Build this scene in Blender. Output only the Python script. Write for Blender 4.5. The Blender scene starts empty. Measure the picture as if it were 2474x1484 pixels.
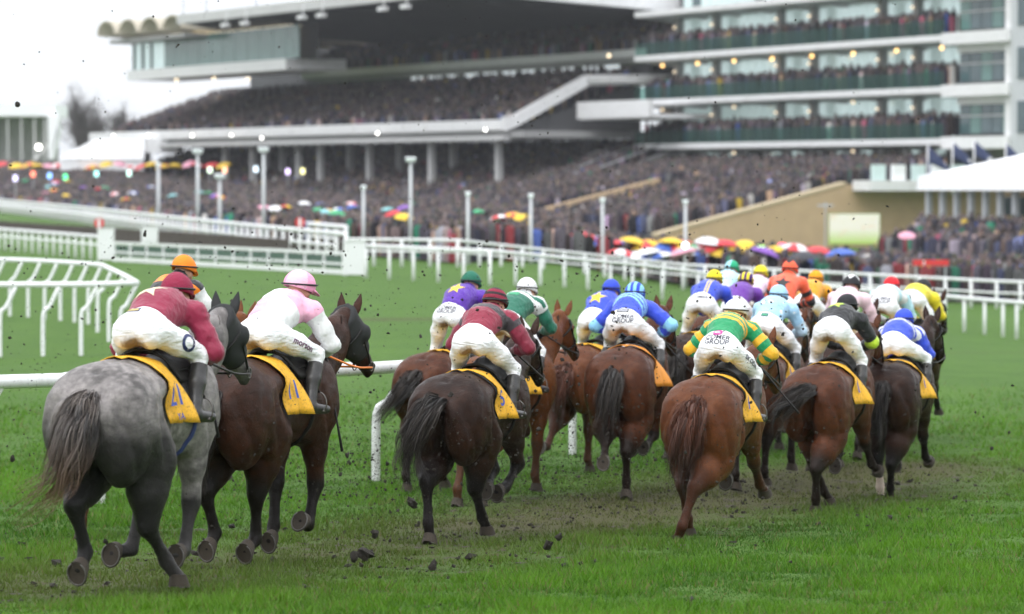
import bpy, math, random
import numpy as np
from mathutils import Vector, Matrix
from mathutils.bvhtree import BVHTree

R = math.radians
rng = np.random.default_rng(7)
random.seed(7)
scene = bpy.context.scene
col = scene.collection

# ------------------------------------------------------------------ camera
# measuring frame: the photograph read at 2473 x 1484
VW, VH, LENS = 2473.0, 1484.0, 120.0
FPX = LENS / 36.0 * VW
HORIZON = 428.0
PITCH = math.atan((VH / 2 - HORIZON) / FPX)
cam_data = bpy.data.cameras.new('camera')
cam_data.sensor_width = 36.0
cam_data.lens = LENS
cam_data.clip_start = 0.1
cam_data.clip_end = 6000.0
cam = bpy.data.objects.new('camera', cam_data)
cam.location = (0, 0, 0)
cam.rotation_euler = (R(90) - PITCH, 0, 0)
cam_data.dof.use_dof = True
cam_data.dof.focus_distance = 28.5
cam_data.dof.aperture_fstop = 2.3
col.objects.link(cam)
scene.camera = cam

# ------------------------------------------------------------------ sky, sun, exposure (overcast day)
SUN_EL, SUN_AZ = R(52), R(-20)
world = bpy.data.worlds.new('World')
scene.world = world
world.use_nodes = True
wn, wl = world.node_tree.nodes, world.node_tree.links
wn.clear()
sky = wn.new('ShaderNodeTexSky'); sky.sky_type = 'NISHITA'; sky.sun_disc = False
sky.sun_elevation = SUN_EL; sky.sun_rotation = SUN_AZ
sky.air_density = 1.0; sky.dust_density = 4.0; sky.ozone_density = 1.0
hs = wn.new('ShaderNodeHueSaturation'); hs.inputs['Saturation'].default_value = 0.10
mx = wn.new('ShaderNodeMix'); mx.data_type = 'RGBA'; mx.inputs[0].default_value = 0.80
mx.inputs[7].default_value = (8.6, 8.9, 9.3, 1)          # the even cloud layer over the clear sky
bg = wn.new('ShaderNodeBackground'); bg.inputs['Strength'].default_value = 0.125
wo = wn.new('ShaderNodeOutputWorld')
wl.new(sky.outputs[0], hs.inputs['Color']); wl.new(hs.outputs[0], mx.inputs[6])
# a standard overcast sky: brightest overhead, about a third as bright at the horizon
tc = wn.new('ShaderNodeTexCoord'); sz = wn.new('ShaderNodeSeparateXYZ'); wl.new(tc.outputs['Generated'], sz.inputs[0])
mr = wn.new('ShaderNodeMapRange'); wl.new(sz.outputs[2], mr.inputs[0])
for i_, v_ in ((1, 0.0), (2, 1.0), (3, 1.28), (4, 2.8)): mr.inputs[i_].default_value = v_
vm = wn.new('ShaderNodeVectorMath'); vm.operation = 'SCALE'; wl.new(mx.outputs[2], vm.inputs[0]); wl.new(mr.outputs[0], vm.inputs['Scale'])
wl.new(vm.outputs[0], bg.inputs[0]); wl.new(bg.outputs[0], wo.inputs[0])
sl = bpy.data.lights.new('sun', 'SUN'); sl.energy = 0.8; sl.angle = R(25); sl.color = (1.0, 0.97, 0.93)
sun = bpy.data.objects.new('sun', sl)
# direction the light comes from: high, a little behind the camera's left shoulder
_sd = Vector((-0.45 * math.cos(SUN_EL), -0.9 * math.cos(SUN_EL), math.sin(SUN_EL)))
sun.rotation_euler = _sd.to_track_quat('Z', 'Y').to_euler()
sky.sun_rotation = math.atan2(_sd.x, _sd.y)
col.objects.link(sun)
scene.view_settings.view_transform = 'Standard'
scene.view_settings.look = 'None'
scene.view_settings.gamma = 1.0
scene.view_settings.exposure = -0.16
scene.view_settings.use_curve_mapping = False
scene.render.engine = 'CYCLES'
scene.cycles.use_denoising = True
scene.cycles.max_bounces = 5
scene.cycles.use_adaptive_sampling = True
scene.cycles.adaptive_threshold = 0.03
scene.cycles.transparent_max_bounces = 8
scene.cycles.volume_bounces = 0
scene.cycles.sample_clamp_indirect = 4.0

# ------------------------------------------------------------------ ground profile and pixel rays
_GD = np.array([-60, 0, 10, 18, 24, 30, 36, 42, 50, 70, 400, 3000.])
_GZ = np.array([-0.6, -1.6, -2.12, -2.58, -2.95, -3.27, -3.50, -3.60, -3.64, -3.62, -3.5, -3.5])
def _ss(t): t = np.clip(t, 0, 1); return t * t * (3 - 2 * t)
def gz(Y, X=None):
    """ground height: falls away from the camera, flattens, and dips to the right beyond the rail"""
    s = 0.0 if X is None else -8.0 * _ss((np.asarray(Y, float) - 55) / 60) * _ss((np.asarray(X, float) + 1) / 12)
    for o in (-3, -1.5, 0, 1.5, 3):
        s = s + np.interp(np.asarray(Y, float) + o, _GD, _GZ)
    return s / 5
_cp, _sp = math.cos(PITCH), math.sin(PITCH)
def ray(x, y):
    u = (x - VW / 2) / FPX; v = (VH / 2 - y) / FPX
    return np.array([u, _cp + v * _sp, -_sp + v * _cp])
def P(x, y, Y):
    r = ray(x, y)
    return Vector(r * (Y / r[1]))
def relief(X, Y):
    p = np.stack([np.asarray(X, float).ravel(), np.asarray(Y, float).ravel(), 0 * np.asarray(X, float).ravel()], 1)
    return ((wob(p, 0.012, 1.3, 3) + wob(p, 0.008, 4.0, 4)).reshape(np.shape(X))) * (np.asarray(Y) < 70)
def on_ground(x, Y, dz=0.0):
    X = 0.0
    for _ in range(4): z = float(gz(Y, X)); X = (x - VW / 2) / FPX * (_cp * Y - _sp * z)
    return Vector((X, Y, z + dz))
def ground_at(x, y):
    r = ray(x, y); lo, hi = 5.0, 900.0
    for _ in range(60):
        m = (lo + hi) / 2; t = m / r[1]
        if r[2] * t > gz(m, r[0] * t): lo = m
        else: hi = m
    return Vector(r * (lo / r[1]))

# ------------------------------------------------------------------ object helpers
def tag(o, label=None, cat=None, group=None, kind=None):
    if label: o['label'] = label
    if cat: o['category'] = cat
    if group: o['group'] = group
    if kind: o['kind'] = kind
    return o
def empty(name, loc=(0, 0, 0), rz=0.0, parent=None):
    o = bpy.data.objects.new(name, None); o.empty_display_size = 0.2
    o.location = loc; o.rotation_euler = (0, 0, rz); col.objects.link(o)
    if parent: o.parent = parent
    return o
def mesh_np(name, V, F, smooth=True, attrs=None, cols=None):
    """V (n,3); F list of index arrays (m,3)/(m,4) or one array; attrs: dict of per-vertex floats; cols: per-vertex rgb"""
    if isinstance(F, np.ndarray): F = [F]
    F = [np.asarray(f, np.int32) for f in F if len(f)]
    me = bpy.data.meshes.new(name)
    V = np.asarray(V, np.float32)
    me.vertices.add(len(V)); me.vertices.foreach_set('co', V.ravel())
    loops = np.concatenate([f.ravel() for f in F]); sizes = np.concatenate([np.full(len(f), f.shape[1], np.int32) for f in F])
    starts = np.concatenate([[0], np.cumsum(sizes)[:-1]]).astype(np.int32)
    me.loops.add(len(loops)); me.loops.foreach_set('vertex_index', loops.astype(np.int32))
    me.polygons.add(len(sizes)); me.polygons.foreach_set('loop_start', starts); me.polygons.foreach_set('loop_total', sizes)
    me.polygons.foreach_set('use_smooth', np.full(len(sizes), smooth, bool))
    if attrs:
        for k, a in attrs.items():
            at = me.attributes.new(k, 'FLOAT', 'POINT'); at.data.foreach_set('value', np.asarray(a, np.float32))
    if cols is not None:
        ca = me.color_attributes.new('col', 'FLOAT_COLOR', 'POINT')
        c4 = np.ones((len(V), 4), np.float32); c4[:, :3] = cols; ca.data.foreach_set('color', c4.ravel())
    me.update(calc_edges=True); me.validate()
    return me
def obj(name, me, mat, parent=None, loc=None, rot=None):
    o = bpy.data.objects.new(name, me); col.objects.link(o)
    if mat is not None:
        if isinstance(mat, (list, tuple)):
            for m in mat: me.materials.append(m)
        elif len(me.materials) == 0: me.materials.append(mat)
    if parent: o.parent = parent
    if loc is not None: o.location = loc
    if rot is not None: o.rotation_euler = rot
    return o
def copy_tree(o, parent=None):
    c = o.copy(); col.objects.link(c); c.parent = parent
    for ch in list(o.children): copy_tree(ch, c)
    return c

class MB:
    """collects shapes into one mesh"""
    def __init__(s): s.V = []; s.F3 = []; s.F4 = []; s.n = 0
    def add(s, V, F):
        V = np.asarray(V, float); F = np.asarray(F, int)
        s.V.append(V); (s.F3 if F.shape[1] == 3 else s.F4).append(F + s.n); s.n += len(V); return s
    def box(s, a, b):
        (x0, y0, z0), (x1, y1, z1) = a, b
        V = [(x0,y0,z0),(x1,y0,z0),(x1,y1,z0),(x0,y1,z0),(x0,y0,z1),(x1,y0,z1),(x1,y1,z1),(x0,y1,z1)]
        return s.add(V, [(0,3,2,1),(4,5,6,7),(0,1,5,4),(1,2,6,5),(2,3,7,6),(3,0,4,7)])
    def hexa(s, pts):
        return s.add([tuple(p) for p in pts], [(0,3,2,1),(4,5,6,7),(0,1,5,4),(1,2,6,5),(2,3,7,6),(3,0,4,7)])
    def tube(s, pts, rad, n=8, cap=True):
        pts = [np.asarray(p, float) for p in pts]; m = len(pts)
        rad = [rad] * m if np.isscalar(rad) else list(rad)
        V = []; up = np.array([0.13, 0.21, 0.97]); prev = None
        for i in range(m):
            t = pts[min(i + 1, m - 1)] - pts[max(i - 1, 0)]; t /= np.linalg.norm(t) + 1e-9
            if prev is None:
                a = np.cross(t, up)
                if np.linalg.norm(a) < 0.2: a = np.cross(t, [1, 0, 0])
            else: a = prev - t * np.dot(prev, t)
            a /= np.linalg.norm(a); prev = a; b = np.cross(t, a)
            for k in range(n):
                c, q = math.cos(2 * math.pi * k / n), math.sin(2 * math.pi * k / n)
                V.append(pts[i] + rad[i] * (c * a + q * b))
        F = [(i*n+k, i*n+(k+1)%n, (i+1)*n+(k+1)%n, (i+1)*n+k) for i in range(m-1) for k in range(n)]
        base = s.n; s.add(V, F)
        if cap:
            for i, fl in ((0, -1), (m - 1, 1)):
                c = s.n; s.V.append(np.array([pts[i]])); s.n += 1
                f = [(c, base+i*n+k, base+i*n+(k+1)%n)[::fl] for k in range(n)]
                s.F3.append(np.array(f))
        return s
    def lathe(s, prof, n=16, c=(0, 0, 0)):
        V = [(c[0]+r*math.cos(2*math.pi*k/n), c[1]+r*math.sin(2*math.pi*k/n), c[2]+z) for r, z in prof for k in range(n)]
        F = [(i*n+k, i*n+(k+1)%n, (i+1)*n+(k+1)%n, (i+1)*n+k) for i in range(len(prof)-1) for k in range(n)]
        return s.add(V, F)
    def mesh(s, name, smooth=False, M=None):
        V = np.concatenate(s.V)
        if M is not None:
            A = np.array(M); V = V @ A[:3, :3].T + A[:3, 3]
        F = []
        if s.F4: F.append(np.concatenate(s.F4))
        if s.F3: F.append(np.concatenate(s.F3))
        return mesh_np(name, V, F, smooth)
    def build(s, name, mat, parent=None, smooth=False, M=None, loc=None, rot=None):
        return obj(name, s.mesh(name, smooth, M), mat, parent, loc, rot)

# ------------------------------------------------------------------ distance field -> continuous surface
class SDF:
    def __init__(s, lo, hi, h):
        s.h = h; s.lo = np.array(lo, float)
        n = np.ceil((np.array(hi) - s.lo) / h).astype(int) + 1
        s.ax = [s.lo[i] + h * np.arange(n[i]) for i in range(3)]
        s.f = np.full(n, 1.0, np.float32)
    def _box(s, lo, hi):
        sl = []
        for i in range(3):
            a = max(0, int((lo[i] - s.lo[i]) / s.h)); b = min(s.f.shape[i], int((hi[i] - s.lo[i]) / s.h) + 2)
            if b <= a: return None
            sl.append(slice(a, b))
        return tuple(sl)
    def _put(s, sl, d, k):
        a = s.f[sl]
        if k <= 0: s.f[sl] = np.minimum(a, d); return
        t = np.clip(0.5 + 0.5 * (d - a) / k, 0, 1)
        s.f[sl] = d * (1 - t) + a * t - k * t * (1 - t)
    def cone(s, a, b, ra, rb, k=0.03, sx=1.0):
        a = np.asarray(a, float); b = np.asarray(b, float); m = max(ra, rb) * max(sx, 1) + k + 2 * s.h
        sl = s._box(np.minimum(a, b) - m, np.maximum(a, b) + m)
        if sl is None: return
        X = (s.ax[0][sl[0]] - a[0])[:, None, None]; Y = (s.ax[1][sl[1]] - a[1])[None, :, None]; Z = (s.ax[2][sl[2]] - a[2])[None, None, :]
        ab = b - a; L = ab @ ab + 1e-12
        t = np.clip((X * ab[0] + Y * ab[1] + Z * ab[2]) / L, 0, 1)
        dx = (X - t * ab[0]) / sx; dy = Y - t * ab[1]; dz = Z - t * ab[2]
        d = np.sqrt(dx * dx + dy * dy + dz * dz) - (ra + (rb - ra) * t)
        s._put(sl, (d * min(sx, 1.0)).astype(np.float32), k)
    def chain(s, pts, k=0.03, sx=1.0):
        for (a, ra), (b, rb) in zip(pts[:-1], pts[1:]): s.cone(a, b, ra, rb, k, sx)
    def ell(s, c, r, k=0.05, rx=0.0, rz=0.0, ry=0.0):
        c = np.asarray(c, float); r = np.asarray(r, float); m = r.max() + k + 2 * s.h
        sl = s._box(c - m, c + m)
        if sl is None: return
        X = (s.ax[0][sl[0]] - c[0])[:, None, None]; Y = (s.ax[1][sl[1]] - c[1])[None, :, None]; Z = (s.ax[2][sl[2]] - c[2])[None, None, :]
        A = np.array(Matrix.Rotation(rz, 3, 'Z') @ Matrix.Rotation(ry, 3, 'Y') @ Matrix.Rotation(rx, 3, 'X')).T
        q = [A[i, 0] * X + A[i, 1] * Y + A[i, 2] * Z for i in range(3)]
        k0 = np.sqrt(sum((q[i] / r[i]) ** 2 for i in range(3))); k1 = np.sqrt(sum((q[i] / r[i] ** 2) ** 2 for i in range(3))) + 1e-9
        s._put(sl, (k0 * (k0 - 1) / k1).astype(np.float32), k)
    def cut(s, n, w):
        """keep the side where n.p < w"""
        d = s.ax[0][:, None, None] * n[0] + s.ax[1][None, :, None] * n[1] + s.ax[2][None, None, :] * n[2] - w
        s.f = np.maximum(s.f, d.astype(np.float32))
    def nets(s, relax=1):
        f = s.f.copy()
        f[0] = f[-1] = 1; f[:, 0] = f[:, -1] = 1; f[:, :, 0] = f[:, :, -1] = 1
        neg = f < 0
        cs = sum(neg[i:f.shape[0]-1+i, j:f.shape[1]-1+j, k:f.shape[2]-1+k].astype(np.int8) for i in (0, 1) for j in (0, 1) for k in (0, 1))
        I = np.argwhere((cs > 0) & (cs < 8))
        idx = np.full(cs.shape, -1, np.int32); idx[I[:, 0], I[:, 1], I[:, 2]] = np.arange(len(I))
        acc = np.zeros((len(I), 3)); cnt = np.zeros(len(I))
        cor = [(i, j, k) for i in (0, 1) for j in (0, 1) for k in (0, 1)]
        for a in cor:
            for ax in range(3):
                if a[ax]: continue
                b = list(a); b[ax] = 1
                fa = f[I[:, 0]+a[0], I[:, 1]+a[1], I[:, 2]+a[2]]; fb = f[I[:, 0]+b[0], I[:, 1]+b[1], I[:, 2]+b[2]]
                c = (fa < 0) != (fb < 0); t = np.where(c, fa / np.where(c, fa - fb, 1), 0)
                p = np.tile(np.array(a, float), (len(I), 1)); p[:, ax] += t
                acc += p * c[:, None]; cnt += c
        V = s.lo + s.h * (I + acc / cnt[:, None])
        Q = []
        for ax in range(3):
            u, w = (ax + 1) % 3, (ax + 2) % 3
            n0 = np.take(neg, range(neg.shape[ax] - 1), ax); n1 = np.take(neg, range(1, neg.shape[ax]), ax)
            E = np.argwhere(n0 != n1)
            E = E[(E[:, u] > 0) & (E[:, w] > 0) & (E[:, u] < f.shape[u]-1) & (E[:, w] < f.shape[w]-1)]
            if not len(E): continue
            g = []
            for du, dw in ((-1, -1), (0, -1), (0, 0), (-1, 0)):
                c = E.copy(); c[:, u] += du; c[:, w] += dw; g.append(idx[c[:, 0], c[:, 1], c[:, 2]])
            g = np.stack(g, 1); ins = neg[E[:, 0], E[:, 1], E[:, 2]]
            g[~ins] = g[~ins][:, ::-1]; Q.append(g)
        Q = np.concatenate(Q)
        for _ in range(relax):
            A = np.concatenate([Q[:, k] for k in (0, 1, 2, 3, 1, 2, 3, 0)]); B = np.concatenate([Q[:, k] for k in (1, 2, 3, 0, 0, 1, 2, 3)])
            n = np.bincount(A, minlength=len(V)); S = np.stack([np.bincount(A, V[B, i], len(V)) for i in range(3)], 1)
            V = V * 0.45 + 0.55 * S / n[:, None]
        return V, Q
def wob(V, amp, freq, seed, n=10, stretch=(1, 1, 1)):
    """smooth random scalar over points"""
    g = np.random.default_rng(seed); out = np.zeros(len(V)); W = np.asarray(V) * np.array(stretch)
    for i in range(n):
        k = g.normal(size=3); k *= freq * g.uniform(0.5, 1.8) / np.linalg.norm(k)
        out += np.sin(W @ k + g.uniform(0, 6.28))
    return amp * out / math.sqrt(n)
def crease(V, amp, freq, seed, n=7, stretch=(1, 1, 1), sharp=5):
    """narrow folds"""
    g = np.random.default_rng(seed); out = np.zeros(len(V)); W = np.asarray(V) * np.array(stretch)
    for i in range(n):
        k = g.normal(size=3); k *= freq * g.uniform(0.6, 1.5) / np.linalg.norm(k); k2 = g.normal(size=3) * freq * 0.35; k3 = g.normal(size=3) * freq * 0.3
        m = np.clip(0.5 + 0.9 * np.sin(W @ k3 + g.uniform(0, 6.28)), 0, 1)
        out += m * (1 - np.abs(np.sin(W @ k + 1.3 * np.sin(W @ k2 + g.uniform(0, 6.28)) + g.uniform(0, 6.28)))) ** sharp
    return amp * out / math.sqrt(n)
def vnormals(V, Q):
    n = np.cross(V[Q[:, 2]] - V[Q[:, 0]], V[Q[:, 3 if Q.shape[1] == 4 else 1]] - V[Q[:, 1 if Q.shape[1] == 4 else 0]])
    A = Q.T.ravel(); W = np.tile(n, (Q.shape[1], 1)); N = np.stack([np.bincount(A, W[:, i], len(V)) for i in range(3)], 1)
    return N / (np.linalg.norm(N, axis=1)[:, None] + 1e-12)
def spline(pts, n):
    """Catmull-Rom through points"""
    p = np.asarray(pts, float); p = np.vstack([2*p[0]-p[1], p, 2*p[-1]-p[-2]]); m = len(p) - 3; out = []
    for t in np.linspace(0, m, n):
        i = min(int(t), m - 1); u = t - i; a, b, c, d = p[i:i+4]
        out.append(0.5*((2*b)+(c-a)*u+(2*a-5*b+4*c-d)*u*u+(3*b-a-3*c+d)*u**3))
    return np.array(out)

# ------------------------------------------------------------------ materials
MATS = {}
class NT:
    def __init__(s, name):
        s.m = bpy.data.materials.new(name); s.m.use_nodes = True
        s.t = s.m.node_tree; s.n = s.t.nodes; s.l = s.t.links
        s.b = s.n['Principled BSDF']
    def new(s, kind, **kw):
        x = s.n.new(kind)
        for k, v in kw.items(): setattr(x, k, v)
        return x
    def link(s, a, b): s.l.new(a, b)
    def val(s, v, sock):
        if isinstance(v, (int, float)): sock.default_value = v
        elif isinstance(v, tuple): sock.default_value = v if len(v) == 4 else (*v, 1)
        else: s.l.new(v, sock)
    def math(s, op, a, b=0.0, clamp=False):
        x = s.new('ShaderNodeMath', operation=op, use_clamp=clamp); s.val(a, x.inputs[0]); s.val(b, x.inputs[1]); return x.outputs[0]
    def mix(s, f, a, b, mode='MIX'):
        x = s.new('ShaderNodeMix', data_type='RGBA', blend_type=mode); s.val(f, x.inputs[0]); s.val(a, x.inputs[6]); s.val(b, x.inputs[7]); return x.outputs[2]
    def attr(s, name): return s.new('ShaderNodeAttribute', attribute_name=name)
    def coord(s, which='Object'): return s.new('ShaderNodeTexCoord').outputs[which]
    def mapping(s, v, scale=(1, 1, 1), loc=(0, 0, 0)):
        x = s.new('ShaderNodeMapping'); s.link(v, x.inputs[0]); x.inputs['Scale'].default_value = scale; x.inputs['Location'].default_value = loc; return x.outputs[0]
    def noise(s, v, scale, detail=3.0, rough=0.55):
        x = s.new('ShaderNodeTexNoise'); s.link(v, x.inputs['Vector']); x.inputs['Scale'].default_value = scale; x.inputs['Detail'].default_value = detail; x.inputs['Roughness'].default_value = rough; return x.outputs['Fac']
    def ramp(s, f, stops, interp='LINEAR'):
        x = s.new('ShaderNodeValToRGB'); r = x.color_ramp; r.interpolation = interp
        while len(r.elements) < len(stops): r.elements.new(0.5)
        for e, (p, c) in zip(r.elements, stops):
            e.position = p; e.color = (c, c, c, 1) if isinstance(c, (int, float)) else (*c[:3], 1)
        s.val(f, x.inputs[0]); return x.outputs[0]
    def bump(s, h, strength=0.3, dist=0.01):
        x = s.new('ShaderNodeBump'); x.inputs['Strength'].default_value = strength; x.inputs['Distance'].default_value = dist; s.link(h, x.inputs['Height']); s.link(x.outputs[0], s.b.inputs['Normal'])
    def set(s, color=None, rough=None, **kw):
        if color is not None: s.val(color, s.b.inputs['Base Color'])
        if rough is not None: s.val(rough, s.b.inputs['Roughness'])
        for k, v in kw.items(): s.val(v, s.b.inputs[k.replace('_', ' ')])
        return s.m
def plain(name, c, rough=0.6, var=0.12, scale=3.0, bump=0.0, metallic=0.0, dirt=None, spec=0.5):
    """one base colour with a little uneven wear"""
    if name in MATS: return MATS[name]
    t = NT(name); v = t.coord('Object')
    n = t.noise(v, scale, 4)
    a = tuple(max(0, x * (1 - var)) for x in c); b = tuple(min(1, x * (1 + var)) for x in c)
    cc = t.mix(n, a, b)
    if dirt:
        n2 = t.noise(v, scale * 6, 5, 0.7)
        cc = t.mix(t.math('MULTIPLY', t.ramp(n2, [(0.52, 0), (0.72, 1)]), dirt[3]), cc, tuple(dirt[:3]))
    t.set(cc, rough, Metallic=metallic, Specular_IOR_Level=spec)
    if bump: t.bump(t.noise(v, scale * 12, 4), bump, 0.01)
    MATS[name] = t.m; return t.m
def glow(name, c, strength):
    if name in MATS: return MATS[name]
    t = NT(name); t.set(tuple(c), 0.4); t.val(tuple(c), t.b.inputs['Emission Color']); t.b.inputs['Emission Strength'].default_value = strength
    MATS[name] = t.m; return t.m
# ------------------------------------------------------------------ horses
def lin(h):
    h = h.lstrip('#'); c = [int(h[i:i+2], 16) / 255 for i in (0, 2, 4)]
    return tuple(x / 12.92 if x <= 0.04045 else ((x + 0.055) / 1.055) ** 2.4 for x in c)
def coat(name, base, light, dark, points=1.0, dapple=0.0, belly=0.0):
    """short wet hair: body colour, dark or pale points on the lower legs, fine grain along the hair"""
    t = NT(name); v = t.coord('Object')
    pts = t.attr('points').outputs['Fac']; sock = t.attr('sock').outputs['Fac']; hd = t.attr('rump').outputs['Fac']
    n1 = t.noise(v, 3.4, 6, 0.62); c = t.mix(t.ramp(n1, [(0.36, 0), (0.64, 1)]), base, light); wet = t.noise(t.mapping(v, (1, 0.8, 1.5)), 5.5, 6, 0.7); c = t.mix(t.math('MULTIPLY', t.ramp(wet, [(0.48, 0), (0.66, 1)]), 0.45), c, dark)
    if dapple:
        vo = t.new('ShaderNodeTexVoronoi', feature='SMOOTH_F1'); t.link(v, vo.inputs['Vector']); vo.inputs['Scale'].default_value = 17
        d = t.ramp(vo.outputs['Distance'], [(0.12, 1), (0.5, 0)])
        m = t.math('MULTIPLY', d, t.ramp(t.noise(v, 2.0, 2), [(0.3, 0.15), (0.65, dapple)]))
        c = t.mix(m, c, light)
        # darker quarters below, pale along the top
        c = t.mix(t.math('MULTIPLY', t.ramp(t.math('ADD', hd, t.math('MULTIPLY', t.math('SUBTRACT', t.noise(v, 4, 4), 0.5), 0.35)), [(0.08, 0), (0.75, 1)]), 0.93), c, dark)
    mid = t.noise(t.mapping(v, (1, 0.6, 1.2)), 19, 5, 0.7); c = t.mix(t.math('MULTIPLY', t.ramp(mid, [(0.42, 0), (0.62, 1)]), 0.30), c, dark)
    fine = t.noise(t.mapping(v, (90, 22, 60)), 1.0, 3, 0.6)
    c = t.mix(t.math('MULTIPLY', fine, 0.30), c, dark)
    pp = t.math('ADD', pts, t.math('MULTIPLY', t.math('SUBTRACT', t.noise(v, 9, 3), 0.5), 0.25))
    c = t.mix(t.math('MULTIPLY', t.ramp(pp, [(0.35, 0), (0.72, 1)]), points), c, dark)
    c = t.mix(t.ramp(t.math('ADD', sock, t.math('MULTIPLY', t.math('SUBTRACT', t.noise(v, 30, 3), 0.5), 0.3)), [(0.45, 0), (0.55, 1)]), c, (0.55, 0.45, 0.38))
    mud = t.noise(v, 46, 4, 0.75)
    mm = t.math('MULTIPLY', t.ramp(mud, [(0.60, 0), (0.68, 1)]), t.math('ADD', 0.18, t.math('MULTIPLY', pts, 0.6)))
    c = t.mix(mm, c, (0.030, 0.021, 0.013))
    rr = t.ramp(t.noise(t.mapping(v, (1, 0.7, 1.6)), 7, 5, 0.65), [(0.32, 0.27), (0.68, 0.62)])
    t.set(c, rr, Specular_IOR_Level=0.13, Sheen_Weight=0.0, Sheen_Roughness=0.4)
    t.bump(t.math('ADD', fine, t.math('MULTIPLY', t.noise(v, 26, 3), 0.8)), 0.50, 0.011)
    return t.m
def hairmat(name, a, b, tipc=(0.02, 0.02, 0.02), tipw=0.0):
    t = NT(name); at = t.attr('shade').outputs['Fac']
    t.set(t.mix(t.math('MULTIPLY', t.attr('tip').outputs['Fac'], tipw), t.mix(at, a, b), tipc), 0.45, Specular_IOR_Level=0.4); MATS[name] = t.m; return t.m

def fk(start, bones):
    p = [np.array(start, float)]
    for L, a in bones: p.append(p[-1] + L * np.array([math.sin(R(a)), -math.cos(R(a))]))
    return p
# angles from straight down, + is forward: femur, tibia, cannon, pastern
HIND = {'push': (6, -40, -24, 8), 'push2': (16, -46, -12, 22), 'stand': (32, -42, 0, 32), 'under': (52, -16, 6, 38), 'reach': (58, -4, 26, 50),
        'trail': (2, -50, -42, -60), 'flick': (10, -60, -50, -92), 'swing': (50, -56, -8, -40), 'tuck': (58, -60, 5, -30)}
FORE = {'reach': (58, 44, 52), 'plant': (4, 2, 34), 'back': (-26, -24, 8), 'fold': (42, -86, -130), 'fold2': (24, -62, -112), 'curl': (52, -108, -150), 'step': (34, 6, 30)}
LB_H = (0.36, 0.42, 0.345, 0.14); LB_F = (0.44, 0.33, 0.14)
SHARED = {}
def hoof_mesh():
    if 'hoof' not in SHARED:
        m = MB(); n = 14; V = []
        for r0, r1, z, oy in ((0.052, 0.056, 0.078, -0.018), (0.061, 0.070, 0.036, 0.0), (0.068, 0.082, 0.0, 0.012)):
            for k in range(n):
                a = 2 * math.pi * k / n; V.append((r0 * math.sin(a), oy + r1 * math.cos(a), z))
        F = [(i*n+k, (i+1)*n+k, (i+1)*n+(k+1)%n, i*n+(k+1)%n) for i in range(2) for k in range(n)]
        m.add(V, F)
        V2 = [V[2*n+k] for k in range(n)] + [(0, -0.005, 0.012)]; m.add(V2, [(k, n, (k+1)%n) for k in range(n)])
        m.add(V[:n] + [(0, -0.018, 0.08)], [(k, (k+1)%n, n) for k in range(n)])
        SHARED['hoof'] = m.mesh('hoof', True)
        s = MB(); pts = [(0.061*math.sin(a), 0.010+0.073*math.cos(a), -0.004) for a in np.linspace(R(-150), R(150), 15)]
        s.tube(pts, 0.0055, 5); SHARED['shoe'] = s.mesh('horseshoe', True)
    return SHARED['hoof'], SHARED['shoe']
def strands(guide, rad, n, seed, width=0.008, seg=10, curl=0.02, spread=1.0):
    """hair: flat strands in locks around a guide path; returns V, F, shade"""
    g = np.random.default_rng(seed); m = len(guide); nl = 46
    th = g.uniform(0, 6.28, nl); q = np.sqrt(g.uniform(0, 1, nl)); lo_ = np.stack([q * np.cos(th), 0.55 * q * np.sin(th), 0.75 * q * np.sin(th)], 1)
    ll = g.uniform(0.72, 1.06, nl); lp = g.uniform(0, 6.28, (nl, 3)); ls = g.uniform(0, 1, nl)
    k = g.integers(0, nl, n); off = lo_[k] + g.normal(0, 0.10, (n, 3)); ln = np.minimum(g.uniform(0.45, 1.06, n), 1.0) * ll[k]; ph = lp[k] + g.normal(0, 0.18, (n, 3)); pr = np.clip(ls[k] + g.normal(0, 0.2, n), 0, 1)
    st = np.where(g.uniform(0, 1, n) < 0.5, g.uniform(0, 0.16, n), g.uniform(0, 0.5, n)); st = np.minimum(st, ln * 0.7); wd = width * g.uniform(0.5, 1.25, n)
    wa = g.normal(size=(n, 3)); wa /= np.linalg.norm(wa, axis=1)[:, None]
    u = np.linspace(0, 1, seg)[None]; Q = np.minimum(st[:, None] + (ln - st)[:, None] * u, 1.05); f = Q * (m - 1); a = np.minimum(f.astype(int), m - 2)
    p = guide[a] + (guide[a + 1] - guide[a]) * (f - a)[..., None]; r = np.interp(Q, np.linspace(0, 1, len(rad)), rad) * spread
    p = p + off[:, None] * r[..., None] + curl * Q[..., None] * np.sin(Q[..., None] * np.array([7, 6, 8]) * (0.7 + ls[k])[:, None, None] + ph[:, None])
    w = (wd[:, None] * (1 - 0.75 * u))[..., None] * wa[:, None]
    V = np.stack([p - w, p + w], 2).reshape(-1, 3); b = (np.arange(n)[:, None] * seg + np.arange(seg - 1)[None]).ravel() * 2
    return V, np.stack([b, b + 1, b + 3, b + 2], 1), np.repeat(pr, seg * 2)

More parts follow.
